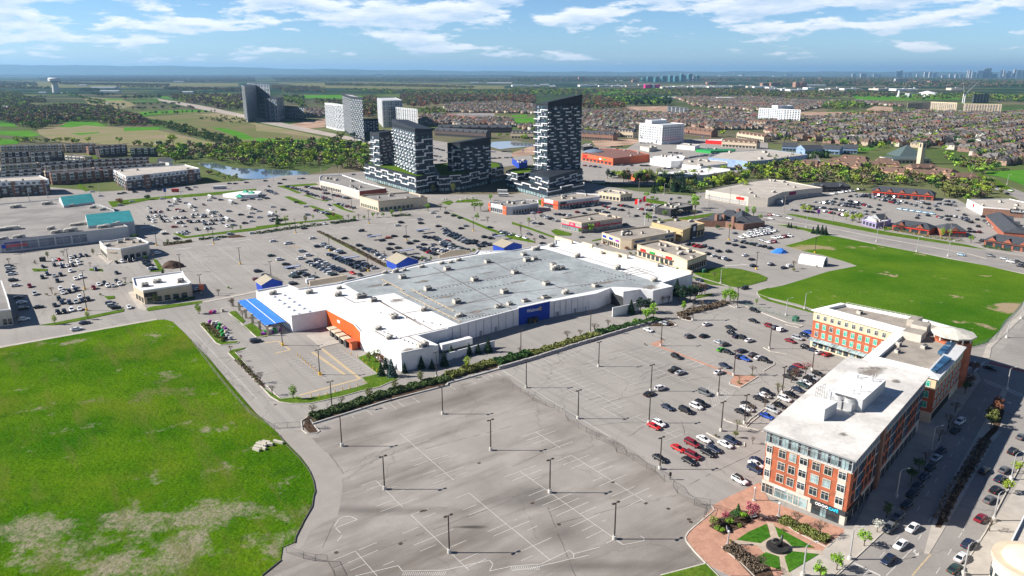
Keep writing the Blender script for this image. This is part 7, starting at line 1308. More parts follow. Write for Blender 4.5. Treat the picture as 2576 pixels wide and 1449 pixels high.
def row(k,x0,y0,x1,y1,fill,d,zone,cols='wwkkknnssgggrkd',pitch=2.75):
    a=np.array(Q(k,x0,y0)); b=np.array(Q(k,x1,y1)); L=np.linalg.norm(b-a); n=int(L/pitch); rot={'A':ANG_A,'B':ANG_B}[d]
    for i in range(n+1):
        if rc_.random()<fill:
            p=a+(b-a)*(i/max(n,1)); c=rc_.choice(cols); kd=rc_.choice(('sedan','suv','suv','sedan','minivan','suv') if rc_.random()<.9 else ('pickup',)); CARS.append((p[0]+rc_.uniform(-.2,.2),p[1]+rc_.uniform(-.2,.2),rot+(math.pi if rc_.random()<.5 else 0)+rc_.uniform(-.03,.03),kd,c,zone,math.hypot(*p),False))
z_='in the crowded upper left lot'
for a in ((1440,325,1960,298,.45),(1440,364,1980,340,.62),(1500,392,2220,352,.62),(1540,417,1700,407,.7),(1740,428,2250,393,.7),(1760,462,2270,423,.75),(1980,492,2330,455,.75),(1790,527,1880,515,.8)): row('S1',*a,'A',z_,'wwwskknsgwwk')
z_='in the packed rows by the blue porches'
for a in ((600,800,860,912,.92),(530,820,780,945,.92),(740,745,1190,882,.8),(800,780,1080,902,.9),(690,658,860,728,.8),(430,922,570,972,.85),(300,937,400,968,.7),(1130,692,1340,802,.9),(1890,492,2130,602,.7),(1910,532,2150,640,.7),(1650,555,1770,580,.7),(1800,575,2020,700,.7),(1860,600,2120,705,.8),(2040,580,2360,645,.7),(1680,692,1830,750,.8),(1760,685,1960,725,.8),(1480,748,1720,803,.85),(2150,610,2270,660,.8),(2440,510,2576,545,.7),(1880,645,2050,722,.8)): row('S2',*a,'B',z_,'kkknnnnsgwwkdns')
z_='in the rows beside the pale shop strip'
for a in ((320,58,510,110,.9),(490,58,710,100,.85),(530,132,690,172,.9),(690,122,930,177,.85),(700,184,760,192,.9),(830,232,980,275,.85),(600,300,740,337,.9),(20,155,110,177,.8),(110,95,200,130,.9)): row('S2',*a,'B',z_,'kkngswwmk')
z_='in the rows around the small shops'
for a in ((770,292,900,302),(1000,282,1110,296),(930,255,1000,280),(1080,247,1230,272),(1250,278,1390,300),(620,312,730,328),(440,337,570,350),(310,355,450,405),(600,270,840,248),(1370,240,1450,268),(830,300,960,318),(1780,642,1930,660),(1850,660,2000,682),(2240,603,2576,672),(1320,240,1440,246)): row('S3',*a,.8,'B',z_)
for a in ((2310,572,2576,528),(2350,545,2576,500),(2400,515,2576,482),(2460,602,2576,600)): row('S3',*a,.85,'A','in the white car rows by the stone restaurant','wwwwsws',3)
for a in ((0,585,210,555),(0,620,50,615),(0,520,60,505)): row('S4',*a,.85,'A','in the white car rows by the stone restaurant','wwwswm')
z_='in the large plaza car park on the right'
for a in ((790,157,1230,163,.85),(880,137,1200,150,.85),(1240,162,1480,187,.85),(340,243,800,310,.8),(470,213,860,265,.85),(480,287,760,355,.75),(600,205,900,245,.75),(680,182,870,215,.7),(870,212,1040,270,.6),(1040,172,1330,235,.75),(1160,177,1320,212,.7),(1350,212,1480,250,.7),(1490,202,1700,262,.75),(1500,262,1740,297,.75),(1700,227,1880,250,.8),(1780,202,1900,222,.8),(800,312,930,342,.7),(560,302,760,350,.6),(1790,355,1990,374,.9),(1710,362,1840,402,.6),(1950,380,2060,425,.8),(300,300,480,320,.5)): row('S4',*a,'B',z_,'wwkkknnssgrkwn')
row('S4',2180,402,2350,520,.95,'B','by the slanting plaza on the right','kwngs'); row('S4',650,130,850,98,.9,'A','in the white car row by the plaza wing','wwwwsw'); row('S4',870,88,960,92,.9,'B','by the plaza wing')
row('S4',1325,285,1650,332,1,'A','in the pale blue van line','p',4.4)
z_='in the far lots beyond the tallest tower'
for a in ((720,1132,900,1150,.5),(780,1140,960,1160,.5),(1040,1128,1520,1140,.3),(1450,1125,1600,1130,.7),(1480,1160,1600,1165,.7),(1740,1062,2100,1000,.7),(1850,1042,2060,1030,.7),(1640,1165,1700,1162,.7),(1720,1175,1820,1165,.4),(710,1290,1100,1320,.5),(1950,960,2250,985,.3),(1560,1000,1700,1010,.6),(900,970,1250,965,.4),(1300,905,1750,905,.4),(1000,945,1100,940,.5),(1000,1225,1200,1265,.5)): row('R3',*a,'B',z_)
for a in ((1790,1035,1850,1045,.8),(1100,1385,1300,1395,.4),(2380,995,2560,990,.7),(2370,1062,2570,1052,.7),(1800,1080,1900,1090,.6),(1800,960,1900,985,.5)): row('R2',*a,'B','behind the black towers')
for a in ((50,705,560,760,.15),(0,640,800,940,.2)): pass
# deduplicate overlapping cars
CARS.sort(key=lambda c:c[6]); keep=[]
cell={}
for c in CARS:
    q=(int(c[0]//6),int(c[1]//6)); ok=True
    for i in (-1,0,1):
        for j in (-1,0,1):
            for o in cell.get((q[0]+i,q[1]+j),()):
                if math.hypot(o[0]-c[0],o[1]-c[1])<(1.9 if not c[7] else .9): ok=False
    if ok: keep.append(c); cell.setdefault(q,[]).append(c)
CARS=keep; frest=[]; pk=list(paints); nind=0
for c in CARS:
    x,y,r,kd,col,zone,dist,near_=c; X,Y=PX(x,y,.5)
    if not(-40<X<2616 and Y<1500): continue
    if nind<300:
        nind+=1; zc=.105 if 'main street' in zone or 'shade of' in zone else .0
        if near_:
            t=thing('parked_car' if 'driving' not in zone else 'car','',None,(x,y,zc+.01),r); bm_,gm_,wm_,rm_,hm_,tm_,ws,hl_,tl_,bed=CMs[kd]
            def add(n_,me,loc=(0,0,0),par=t,mt=None):
                o=bpy.data.objects.new(n_,me); COL.objects.link(o); o.parent=par; o.location=loc
                if mt: o.material_slots[0].link='OBJECT'; o.material_slots[0].material=mt
                return o
            add('body',bm_,mt=paints[col]); add('windows',gm_)
            for w_ in ws: q=add('wheel',wm_,(*w_,.35)); add('rim',rm_,(0,0,0),q)
            for h_ in hl_: add('headlight',hm_,h_)
            for h_ in tl_: add('taillight',tm_,h_)
            if bed: add('cargo_bed',bed)
            if col=='w' and kd=='suv' and 'foot of' in zone: add('roof_panel',MB().box((-.7,0,1.73),(2.0,1.25,.03)).mesh('roof_panel',ctyre))
        else:
            t=bpy.data.objects.new('parked_car',CF[kd][0]); COL.objects.link(t); t.location=(x,y,zc+.01); t.rotation_euler=(0,0,r); t.material_slots[0].link='OBJECT'; t.material_slots[0].material=paints[col]
        pend(t,f'{cn[col]} {kd}',zone,'car' if kd!='pickup' else 'pickup truck','cars parked and driving in the district',X,Y)
    else: frest.append((CF[kd][1],x,y,.03,r,1,1,[pk.index(col),len(pk),len(pk)+1]))
tag(merged('distant_cars',frest,[paints[p_] for p_ in pk]+[cgl,ctyre]),'hundreds of small cars filling the far car parks','cars','cars parked and driving in the district','stuff')
# buses
for i,(k,x,y,L_,mt,mt2,lb) in enumerate((('R1',2215,1365,12,mwhite,mblue,'white city bus with dark windows on the cross road'),('R2',1045,890,12,mwhite,mgreenp,'white and green bus on the dusty road'),('R3',870,1310,13,mwhite,mgreenp,'white and green bus below the tallest tower'),('R3',660,1412,13,mwhite,mgreenp,'bus parked at the terminal by the tallest tower'),('R2',2480,1405,9,mwhite,mdark,'upper white minibus outside the black podium'),('R2',2490,1440,9,mwhite,mdark,'lower white minibus outside the black podium'),('R1',1765,1395,6,mredp,mredp,'bright red delivery van on the cross road'))):
    g=Q(k,x,y); t=thing('bus' if L_>6 else 'delivery_van',lb,'bus' if L_>6 else 'van',(*g,0),ANG_A if 'dusty' in lb else (-.15 if k!='R1' else ANG_B*.35)); MB().box((0,0,.4),(L_,2.5,2.6)).build('body',mt,t); MB().box((0,0,1.5),(L_*.96,2.56,.9)).build('windows',mgl,t); MB().box((0,0,.5),(L_*.98,2.55,.5)).build('stripe',mt2,t)
    for wx in (-L_*.3,L_*.3):
        for s in (-1,1): MB().tube((wx,s*1.15,.5),(wx,s*1.3,.5),.5,n=12).build('wheel',ctyre,t)
# garden stock on pallets
for i,(x,y,mt) in enumerate(((180,300,mpurp),(215,315,mstone),(250,310,mwhite),(285,330,mgreenp),(240,345,mdark),(270,365,mgreenp),(310,360,mstone),(345,370,mpurp),(300,395,mgreenp),(340,400,mstone),(310,430,mgreenp),(360,440,mpalegrey),(390,465,mpalegrey),(340,465,mdark),(225,200,mpurp),(190,205,mpink),(310,185,mstone))):
    g=Q('T1',x,y); t=thing('stock_pallet','',None,(*g,.02),ANG_B+.1*(i%3)); MB().box((0,0,0),(1.6,1.3,.15)).build('pallet',mwood,t); rr=random.Random(i); m=MB(); [m.box((rr.uniform(-.3,.3),rr.uniform(-.2,.2),.15+q*.42),(1.3-.1*q,1.1-.1*q,.4),rr.uniform(-.15,.15)) for q in range(3)]; m.build('stacked_goods',mt,t); pend(t,{'purple_panel':'purple','pale_stone':'beige','white_render':'white','green_panel':'green','charcoal_cladding':'black','pale_grey_panel':'grey','magenta_panel':'magenta'}[mt.name]+' stacked pallet','on the island by the garden yard','pallet','stock pallets by the garden yard',x,y)
for i,(k,x,y,c) in enumerate((('S2',597,940,(.1,.1,.12)),('S2',1170,850,(.3,.1,.1)),('S2',1612,735,(.1,.12,.2)),('S2',1290,725,(.05,.05,.05)),('S1',1458,438,(.3,.3,.3)),('S3',2000,735,(.1,.1,.1)),('T3',1850,712,(.35,.33,.3)))):
    me=bpy.data.meshes.new('person'); J=[(0,0,1.0),(0,0,1.25),(0,0,1.48),(0,0,1.56),(0,.02,1.70),(-.1,0,.92),(-.12,.06,.5),(-.12,.0,.06),(-.12,.12,.03),(.1,0,.92),(.12,-.08,.5),(.12,-.18,.06),(.12,-.06,.03),(-.2,0,1.42),(-.28,.02,1.15),(-.26,.1,.9),(.2,0,1.42),(.28,.0,1.15),(.27,-.06,.9)]
    E_=[(0,1),(1,2),(2,3),(3,4),(0,5),(5,6),(6,7),(7,8),(0,9),(9,10),(10,11),(11,12),(2,13),(13,14),(14,15),(2,16),(16,17),(17,18)]; Rd=[.15,.16,.13,.06,.11,.1,.07,.05,.04,.1,.07,.05,.04,.07,.05,.035,.07,.05,.035]
    me.from_pydata(J,E_,[]); o=bpy.data.objects.new('person',me); COL.objects.link(o); md_=o.modifiers.new('Skin','SKIN')
    for v,r in zip(me.skin_vertices[0].data if me.skin_vertices else [],Rd): v.radius=(r,r)
    if not me.skin_vertices:
        bpy.context.view_layer.objects.active=o; bm0=bmesh.new(); bm0.from_mesh(me); ly=bm0.verts.layers.skin.verify(); bm0.verts.ensure_lookup_table()
        for v,r in zip(bm0.verts,Rd): v[ly].radius=(r,r); v[ly].use_root=(v.index==0)
        bm0.to_mesh(me); bm0.free()
    o.modifiers.new('Sub','SUBSURF').levels=1; o.location=(*Q(k,x,y),0); o.rotation_euler=(0,0,i*1.1); me.materials.append(M('clothing_%s'%'abcdefg'[i],c)); pend(o,'person walking','between the parked cars','person','people walking in the lots',*D(k,x,y))
# ================================================================ TREES
LM={k:M('leaves_'+n,c,var=.35,sc=.9,t=(.3,.7),rough=.8,spec=.2,sc2=.12,var2=.25) for k,n,c in (('y','spring_yellow',(.30,.40,.04)),('g','fresh_green',(.18,.31,.035)),('d','dark_green',(.05,.11,.03)),('o','olive',(.18,.20,.055)),('b','bare_brown',(.17,.13,.09)),('w','white_blossom',(.7,.7,.62)),('p','pink_blossom',(.42,.10,.14)),('c','conifer',(.022,.055,.03)),('l','lime',(.20,.38,.03)),('r','rust_bud',(.22,.09,.045)),('h','blue_spruce',(.08,.14,.13)))}
for m_ in LM.values():
    b=m_.node_tree.nodes['Principled BSDF']; b.inputs['Subsurface Weight'].default_value=0
bark=M('bark',(.10,.075,.055),var=.25,sc=3)
def rdir(r): 
    a=r.uniform(0,2*math.pi); z=r.uniform(-1,1); s=math.sqrt(1-z*z); return np.array([s*math.cos(a),s*math.sin(a),z])
def leafq(m,p,s,r,mi=0,flat=0):
    n=rdir(r); 
    if flat: n[2]+=flat; n/=np.linalg.norm(n)
    a=np.cross(n,rdir(r)); l=np.linalg.norm(a); 
    if l<1e-3: return
    a/=l; b=np.cross(n,a); k=r.uniform(.6,1.1); m.quad([tuple(p-a*s-b*s*k),tuple(p+a*s*.8-b*s*k*.7),tuple(p+a*s*1.1+b*s*k),tuple(p-a*s*.7+b*s*k*.9)],mi)
def limbs(m,p,d,L,r0,lev,r,tips,mi=0,n=5):
    q=p+d*L; m.tube(tuple(p),tuple(q),r0,r0*.65,n,mi,cap=False)
    if lev==0: tips.append(q); return
    for i in range(3 if lev>1 else 3):
        nd=d*.75+rdir(r)*.62+np.array([0,0,.18]); nd/=np.linalg.norm(nd); limbs(m,q,nd,L*r.uniform(.6,.8),r0*.6,lev-1,r,tips,mi,max(3,n-1))
def tree_mb(seed,kind,n,leaf,bare=False):
    """unit tree: about 1 high"""
    r=random.Random(seed); T=MB(); Cw=MB(); tips=[]
    if kind=='cone':
        T.tube((0,0,0),(0,0,.9),.028,.008,6)
        for i in range(n):
            z=r.random()**1.25*.92+.06; R=(1-z)*.30+.015; a=r.uniform(0,6.283); q=r.uniform(.45,1)*R*(1+.18*math.sin(a*5+z*30)); p=np.array([math.cos(a)*q,math.sin(a)*q,z-.06*q/max(R,.01)]); leafq(Cw,p,leaf*(.6+.7*(1-z)),r,flat=.6)
        return T,Cw
    lev=3 if bare else 2
    T.tube((0,0,0),(0,0,.30),.032,.024,7,cap=False)
    for i in range(3 if not bare else 4): 
        d=np.array([math.cos(i*2.1+r.random())*.5,math.sin(i*2.1+r.random())*.5,1]); d/=np.linalg.norm(d); limbs(T,np.array([0,0,.28]),d,.2 if not bare else .19,.018,lev,r,tips)
    T.tube((0,0,.28),(0,0,.62),.022,.012,5,cap=False)
    if bare:
        for t_ in tips:
            for q in range(max(1,n//len(tips))): leafq(Cw,t_+rdir(r)*.05,leaf,r)
        return T,Cw
    cl=[]
    for i in range(9 if kind!='tall' else 11):
        a=i*2.4+r.random(); 
        if kind=='tall': z=.35+.55*i/10; R=.14*math.sin(math.pi*min(1,max(.12,(z-.25)/.75)))+.02; cl.append((np.array([math.cos(a)*R,math.sin(a)*R,z]),r.uniform(.09,.14)))
        elif kind=='bush': z=r.uniform(.25,.6); R=r.uniform(.1,.36); cl.append((np.array([math.cos(a)*R,math.sin(a)*R,z]),r.uniform(.18,.28)))
        else: z=r.uniform(.42,.82); R=.26*math.sqrt(max(.05,1-((z-.6)/.36)**2))*r.uniform(.5,1); cl.append((np.array([math.cos(a)*R,math.sin(a)*R,z]),r.uniform(.11,.19)))
    for i in range(n):
        c,s=r.choice(cl); d=rdir(r); p=c+d*s*r.uniform(.55,1.08)*np.array([1,1,.85]); p[2]=max(p[2],.04); leafq(Cw,p,leaf*r.uniform(.6,1.25),r)
    return T,Cw
def core(m,kind,r,mi=0): pass
TV={}
for kd,n,lf,cnt in (('round',520,.030,3),('tall',480,.026,2),('bush',420,.042,2),('cone',620,.036,2)):
    for v in range(cnt): a,b=tree_mb(hash((len(kd),v))%1000+v,kd,n,lf); TV[kd,v]=(a.mesh('trunk',bark),b.mesh('crown',LM['g']))
for v in range(2): a,b=tree_mb(50+v,'bare',330,.010,True); TV['bare',v]=(a.mesh('trunk',bark),b.mesh('crown',LM['b']))
def setcols(o,mt): o.material_slots[0].link='OBJECT'; o.material_slots[0].material=mt
kn={'y':'yellow green','g':'green','d':'dark green','o':'olive green','b':'brown leafless','w':'white blossoming','p':'pink blossoming','c':'dark','l':'lime green','r':'rusty budding','h':'blue grey'}
def tree(k,x,y,kd,c,h,zone,w=1.0,raw=None,z=0):
    g=raw or Q(k,x,y); v=random.randrange(3 if kd=='round' else 2); T,Cw=TV[kd,v]
    nm={'cone':'spruce_tree','bush':'shrub','bare':'bare_tree'}.get(kd,'broadleaf_tree'); t=thing(nm,'',None,(*g,z),random.uniform(0,6.28)); t.scale=(h*w,h*w,h)
    for n_,me in (('trunk',T),('crown',Cw)):
        o=bpy.data.objects.new(n_,me); COL.objects.link(o); o.parent=t
        if n_=='crown': setcols(o,LM[c])
    X,Y=PX(*g); pend(t,{'cone':f'{kn[c]} conical spruce','bush':f'{kn[c]} rounded shrub','bare':f'{kn[c]} twiggy tree'}.get(kd,f'{kn[c]} leafy tree'),zone,'tree' if kd!='bush' else 'shrub','trees '+zone,X,Y); return t
NT=0
def trees(k,s,zone):
    for t in s.split():
        x,y,c,kd,h=t.split(','); tree(k,float(x),float(y),{'R':'round','T':'tall','B':'bush','C':'cone','N':'bare'}[kd],c,float(h),zone)
trees('T1','2310,755,c,C,5.2 2415,760,c,C,4.2 2010,838,h,C,7.2 2140,800,c,C,4.2 1905,830,c,C,5.5 2540,730,c,C,6 1950,760,c,C,5','at the near corner of the store')
trees('T1','1850,680,o,R,5 1900,720,r,R,4.5 1785,690,o,T,4.5 1020,1065,g,T,5.2 2300,905,o,T,4.8 2045,985,o,T,4.6 1785,1075,o,T,5 1505,1140,o,N,4.5 1215,1230,o,N,5 810,1025,b,N,4.6 690,900,b,N,4.8 590,800,b,N,3.5 495,680,r,N,3.2 1180,1360,b,N,5 390,590,b,N,3.5 75,210,y,T,4 395,130,b,N,4.5 510,250,r,N,4.5 610,290,b,N,4 690,380,b,N,3','in the store entrance lot')
trees('T2','35,650,c,C,5.4 135,630,c,C,3.2 212,618,c,C,5.0 305,605,c,C,4.6 405,590,c,C,6.5','against the white ramp wall')
trees('T2','1840,205,c,C,7 1935,195,c,R,8 2020,195,c,R,7.5 2160,110,b,N,5 2220,100,b,N,5','before the white end wall of the store')
trees('T2','1995,275,l,R,6.2 2065,255,l,T,7.5 1880,300,g,B,3 2370,175,l,T,4.6 1475,405,b,N,6 1610,350,b,N,5 1330,445,b,N,4.5 1200,465,b,N,5 720,605,b,N,3.5 195,770,y,T,5.4','along the long hedge')
trees('T3','855,140,l,R,6.5 905,140,l,R,7.5 940,155,l,R,6.5 440,225,l,T,4.6 540,250,b,N,5 620,210,b,N,5 1170,165,g,T,3','at the lane bend behind the store')
trees('S3','1680,1210,c,R,9 1735,1220,c,R,10 1790,1215,c,R,9 1840,1200,c,R,8 1655,1150,c,C,9 1860,1150,b,R,7 1910,1140,r,N,7 1940,1130,b,N,7 2035,980,b,N,5 1850,920,b,N,4','beside the far end of the store')
trees('T3','1665,870,p,N,6.2 1560,930,r,N,6 1520,950,b,N,5 1385,1100,o,N,6.5 1255,1195,b,N,6 1110,1290,b,N,5.5 975,1440,o,N,5 1130,870,b,N,4.5 1000,935,b,N,3 990,965,o,B,1.4 1125,885,o,B,1.1 215,520,o,B,1.1 50,575,o,B,1.1','in the islands of the right lot')
trees('T6','2410,880,p,R,5.0 2240,900,d,R,3.2 2180,930,g,B,2.2 2090,930,b,B,2.4 2330,870,l,B,2.2 2400,850,l,B,2.0 2060,990,g,B,1.8 2110,1010,l,B,1.4 2290,960,g,B,1.2 2030,950,o,R,3.5 2140,880,p,R,2.6 2270,840,d,C,3.6 2200,1110,o,B,1.0 2320,1260,b,N,4.2 2510,1400,b,N,4.5 2250,60,o,R,2.6 2170,80,b,B,1.6 2050,50,o,B,1.2 2420,120,b,N,3','in the plaza shrub beds')
trees('T5','285,955,b,N,5 515,1050,b,N,5.4 965,1150,l,R,4.2 690,1390,l,R,4.6 520,1480,l,R,4.6 1095,1010,w,R,3.6 1190,865,d,T,4.6 1440,500,d,R,4.4 1515,400,d,R,4.4 1580,300,b,N,4 1720,90,b,N,5 2395,620,y,R,4.2 2490,420,y,R,4 2225,1000,b,N,4.5 150,1000,o,B,1 330,1030,r,B,1.1 460,1090,o,B,1.2 560,1110,o,B,1','on the sidewalks and beds of the main street')
trees('T4','2240,1250,o,R,5.5 2290,1130,r,R,5.5 2240,1180,o,R,5 2300,1060,r,R,5 1810,1250,b,N,6 1980,900,d,R,5 2030,820,b,R,5 2060,700,b,R,5 1880,1100,d,N,5','around the street median')
trees('S1','1365,580,d,B,5 1210,225,r,B,6 1490,185,d,B,6 480,770,o,T,4 640,750,b,N,4.5 90,830,r,N,4.5 525,1130,b,N,4.5 910,860,b,N,3.5 1265,1020,b,N,4 1545,780,b,N,4 1470,790,d,B,3.5 1690,630,o,T,3.4 2045,575,g,T,3 2340,490,g,T,3.4 2425,490,g,T,3.6 2095,530,b,N,3.6 1565,1230,o,T,5 1745,1190,o,T,5 2200,1150,b,N,4.5 2300,1080,g,B,1.5 1995,1330,g,T,5 2340,1260,b,N,5 190,1430,b,N,5 555,1440,y,T,4.5 885,1390,y,T,4 350,830,o,B,1.6 380,905,g,B,1.3 470,1150,o,B,1.6 560,1150,o,B,1.6 1260,1030,g,B,1.5 1320,1030,g,B,1.6 1010,1150,o,B,1.6 1640,940,c,C,3.6 940,740,o,T,4 350,810,r,B,1.2','around the lots at far left')
trees('S2','210,480,g,R,3.6 455,450,g,R,4 340,470,y,T,3 220,435,d,C,7 250,430,d,R,5 300,425,y,R,6.5 205,330,g,T,3 575,380,y,T,3.5 500,420,o,T,6 780,360,r,R,4 930,385,o,N,5 990,390,g,R,4 1035,380,r,N,5 1090,385,g,R,3.6 1180,365,g,R,4.6 1225,360,b,N,4.5 1280,360,g,R,4.4 1370,350,g,R,5.4 1455,320,g,R,4 1500,290,b,N,5 1585,290,b,N,5 1665,290,r,N,5 1730,300,g,R,6.5 1855,290,o,N,7 1910,300,o,N,5 2360,190,l,R,6 2060,200,w,B,2.5 1890,200,w,B,3.5 1920,195,w,B,3.5 2180,180,w,B,3.5 2120,185,w,B,3 2200,300,g,R,8 2260,290,g,R,7 2220,390,g,R,6 2330,410,o,N,5.5 1680,790,g,B,3 1760,780,g,C,2.4 2190,710,g,B,3 2250,700,o,B,2.6 1780,120,o,T,8 1985,115,o,T,9 880,960,g,B,1.4 2080,70,b,R,5','along the cross lane before the shops')
trees('S3','370,160,g,R,6.5 350,160,g,R,5 795,515,l,R,7 680,520,l,R,4 905,170,o,R,4.5 1040,190,o,B,3 1350,180,l,R,7 1410,200,g,R,5 1460,200,g,R,4 1840,270,l,R,12 1845,290,g,R,8 1835,370,o,N,8 1690,350,w,N,7 1540,360,g,R,6 1370,410,g,R,8 1480,400,g,B,3 170,450,o,N,6 230,625,b,N,5 85,500,b,N,5 1175,360,b,N,5 165,395,g,B,3.2 1020,440,o,B,3 930,640,r,B,3 860,650,d,B,2.6 1150,690,r,B,3 990,650,r,N,4 1570,880,b,N,4 1500,830,g,B,2 1660,890,g,B,2 1250,740,o,B,2.4 1190,740,o,B,2.4 2190,480,g,T,4 2360,350,l,T,8 2430,350,l,T,8 2500,390,g,R,5 2065,480,d,B,4 1870,840,d,B,3 1920,850,d,B,3 1780,890,r,B,3 1780,230,d,B,4 1500,120,y,R,7 1420,120,d,C,9','around the small shops')
trees('S4','450,525,c,C,5 495,530,c,C,7 540,535,c,C,7 575,540,c,C,6.5 205,465,c,C,4 230,470,c,C,4 270,480,d,B,3 785,390,y,R,7 850,410,y,R,7 915,420,y,R,8 350,310,y,R,7 415,320,y,R,7 1750,570,y,T,7 1820,570,y,T,6 2040,620,g,R,5 1300,505,b,N,7 1350,510,b,N,7 1475,520,b,N,8 1550,520,b,N,9 2290,650,r,R,5 2440,660,r,R,5 2500,660,o,R,5 1450,460,b,N,6 255,880,b,N,6 255,905,o,B,2.5 490,865,o,B,1.5','along the arterial road')
# hedges: clipped and loose, one plant body each
def hedge(name,label,k,pts,w,h,c,mat=None,n=2600,lf=.28,z=.15,seed=0):
    P=[np.array(Q(k,*p)) for p in pts]; L=[np.linalg.norm(b-a) for a,b in zip(P,P[1:])]; tot=sum(L); r=random.Random(seed); m=MB()
    for i in range(n):
        s=r.random()*tot; j=0
        while s>L[j] and j<len(L)-1: s-=L[j]; j+=1
        d=(P[j+1]-P[j])/L[j]; nn=np.array([-d[1],d[0]]); o=r.uniform(-1,1); zz=r.random()
        if r.random()<.75: 
            if r.random()<.5: zz=1
            else: o=math.copysign(1,o)
        hh=h*(.8+.25*math.sin(s*.9+j)+.1*math.sin(s*2.3)); p=P[j]+d*s+nn*o*w/2*(.9+.15*math.sin(s*1.7)); leafq(m,np.array([p[0],p[1],z+hh*zz*.95+.05]),lf*r.uniform(.7,1.3),r,flat=.4)
    o=m.build(name,mat or LM[c]); return tag(o,label,'hedge')
hedge('hedge','long dark clipped hedge ending at the lane gate','T1',((1200,1260),(1500,1170),(1900,1035),(2250,940),(2576,865)),4.2,1.15,'d',mat=M('hedge_leaves',(.075,.12,.035),var=.45,sc=1.2,t=(.3,.7)),n=5200)
hedge('hedge','loose olive hedge left of the clipped block','T2',((0,845),(200,780),(470,700)),4.5,1.3,'o',n=2400)
hedge('hedge','dense dark green clipped hedge block','T2',((490,720),(640,670),(810,625)),5,1.8,'d',n=3200)
hedge('hedge','brown green loose hedge above the stone wall','T2',((830,625),(1100,550),(1300,480),(1500,420)),4.5,1.3,'o',n=3600,seed=3)
hedge('hedge','green hedge at the top of the stone wall','T2',((1510,410),(1680,370),(1950,310),(2120,270)),4.2,1.4,'d',n=3200,seed=4)
hedge('hedge','brown shrub strip on the lot corner island','T3',((400,280),(520,240),(700,200),(870,150)),4.0,1.0,'b',n=1800,seed=5)
hedge('hedge','brown shrub tongue beside the corner island','T3',((400,275),(470,310)),3,.9,'b',n=500,seed=6)
hedge('hedge','low planting in the long beige walled bed','T5',((130,890),(330,985),(600,1100)),3.2,.9,'o',n=1500,lf=.2,seed=7)
hedge('hedge','low brown planting in the lower plaza bed','T6',((2170,1160),(2350,1290),(2500,1420)),3.4,.8,'b',n=1100,lf=.2,seed=8)
hedge('hedge','thin dark hedge dividing the two upper lots','S2',((625,508),(980,675),(1300,850)),1.8,.9,'b',n=1800,seed=9)
hedge('hedge','dark median hedge of the main street','T5',((1720,900),(1850,620),(2000,400),(2190,80)),3.0,.45,'b',n=1500,lf=.2,seed=10)
hedge('hedge','hedge row left of the cross lane','S2',((0,530),(200,500),(400,470),(660,440)),2.4,1.2,'d',n=1300,seed=12)
hedge('hedge','hedge row right of the cross lane','S2',((750,430),(880,410),(1010,395)),2.6,1.3,'d',n=900,seed=13)
hedge('hedge','far hedge row before the beige shop','S2',((1370,358),(1460,345),(1560,348)),2.4,1.2,'d',n=500,seed=14)
hedge('hedge','short hedge row near the pale shop','S1',((1640,635),(1930,605)),2.0,1.0,'o',n=500,seed=15); hedge('hedge','short green hedge row on the lane median','S1',((2000,590),(2100,580),(2280,562)),2.0,1.0,'d',n=600,seed=16)
hedge('hedge','shrub bed along the store lot kerb','T1',((450,680),(560,780),(700,930)),1.6,.7,'b',n=600,lf=.2,seed=17); hedge('hedge','shrubs behind the stock pallets','T1',((110,320),(220,420),(320,490)),1.6,1.0,'o',n=500,seed=18)
hedge('hedge','green shrub line in front of the far brick shops','S4',((2150,660),(2440,705)),2,1.2,'d',n=400,seed=19); hedge('hedge','dark shrubs under the bank wall','S1',((1780,1205),(1960,1180)),2,.9,'d',n=300,seed=20)
hedge('hedge','shrub line under the roadside brick plaza','S4',((1180,470),(1250,490),(1600,560),(1960,610)),2.4,1.0,'o',n=700,seed=21)
# woods: individual trees where they show largest, the rest one mass
WP={}
for kd,n,lf in (('round',70,.088),('tall',60,.075),('cone',70,.08),('bush',55,.11)):
    for v in range(3):
        a,b=tree_mb(300+v*7+len(kd),kd,n,lf); m=MB(); m.v=list(b.v); m.f=list(b.f); m.m=[0]*len(b.f); m.tube((0,0,0),(0,0,.5),.03,.02,4,1,cap=False); WP[kd,v]=Proto(m)
lk=list(LM); WT=[]
def wood(s,sp,mix,hr,zone,kinds=('round','round','tall','bush'),hedge=None,frac=1):
    if hedge:
        P=PL(s)
        for a,b in zip(P,P[1:]):
            a=np.array(a);b=np.array(b); L=np.linalg.norm(b-a); n=int(L/sp)+1
            for i in range(n):
                for q in range(max(1,int(hedge/sp))):
                    p=a+(b-a)*(i+random.random())/n+np.array([random.uniform(-.5,.5),random.uniform(-.5,.5)])*hedge; WT.append((p[0],p[1],random.choice(kinds),random.choice(mix),random.uniform(*hr),zone))
        return
    P=PL(s); xs=[p[0] for p in P]; ys=[p[1] for p in P]; A=abs(area(P)); n=int(A/(sp*sp)); c=0; t=0
    while c<n and t<n*12:
        t+=1; x=random.uniform(min(xs),max(xs)); y=random.uniform(min(ys),max(ys))
        if inpoly(P,x,y): c+=1; WT.append((x,y,random.choice(kinds),random.choice(mix),random.uniform(*hr),zone))
wood('R4 0,1125 250,1085 330,1135 700,1140 1090,1175 1400,1215 1500,1250 1800,1275 2100,1275 2250,1330 2380,1440 S4 2380,150 2200,195 1800,190 1700,120 R4 1500,1335 1160,1325 1030,1330 1000,1360 830,1330 560,1310 0,1285',9,'ooogdbbyow'.replace('w','o'),(6,10),'in the wood right of the houses')
wood('R4 1780,1050 2050,1080 2200,1110 2330,1180 2100,1230 1900,1180 1800,1100',11,'dobg',(7,10),'in the wood right of the houses')
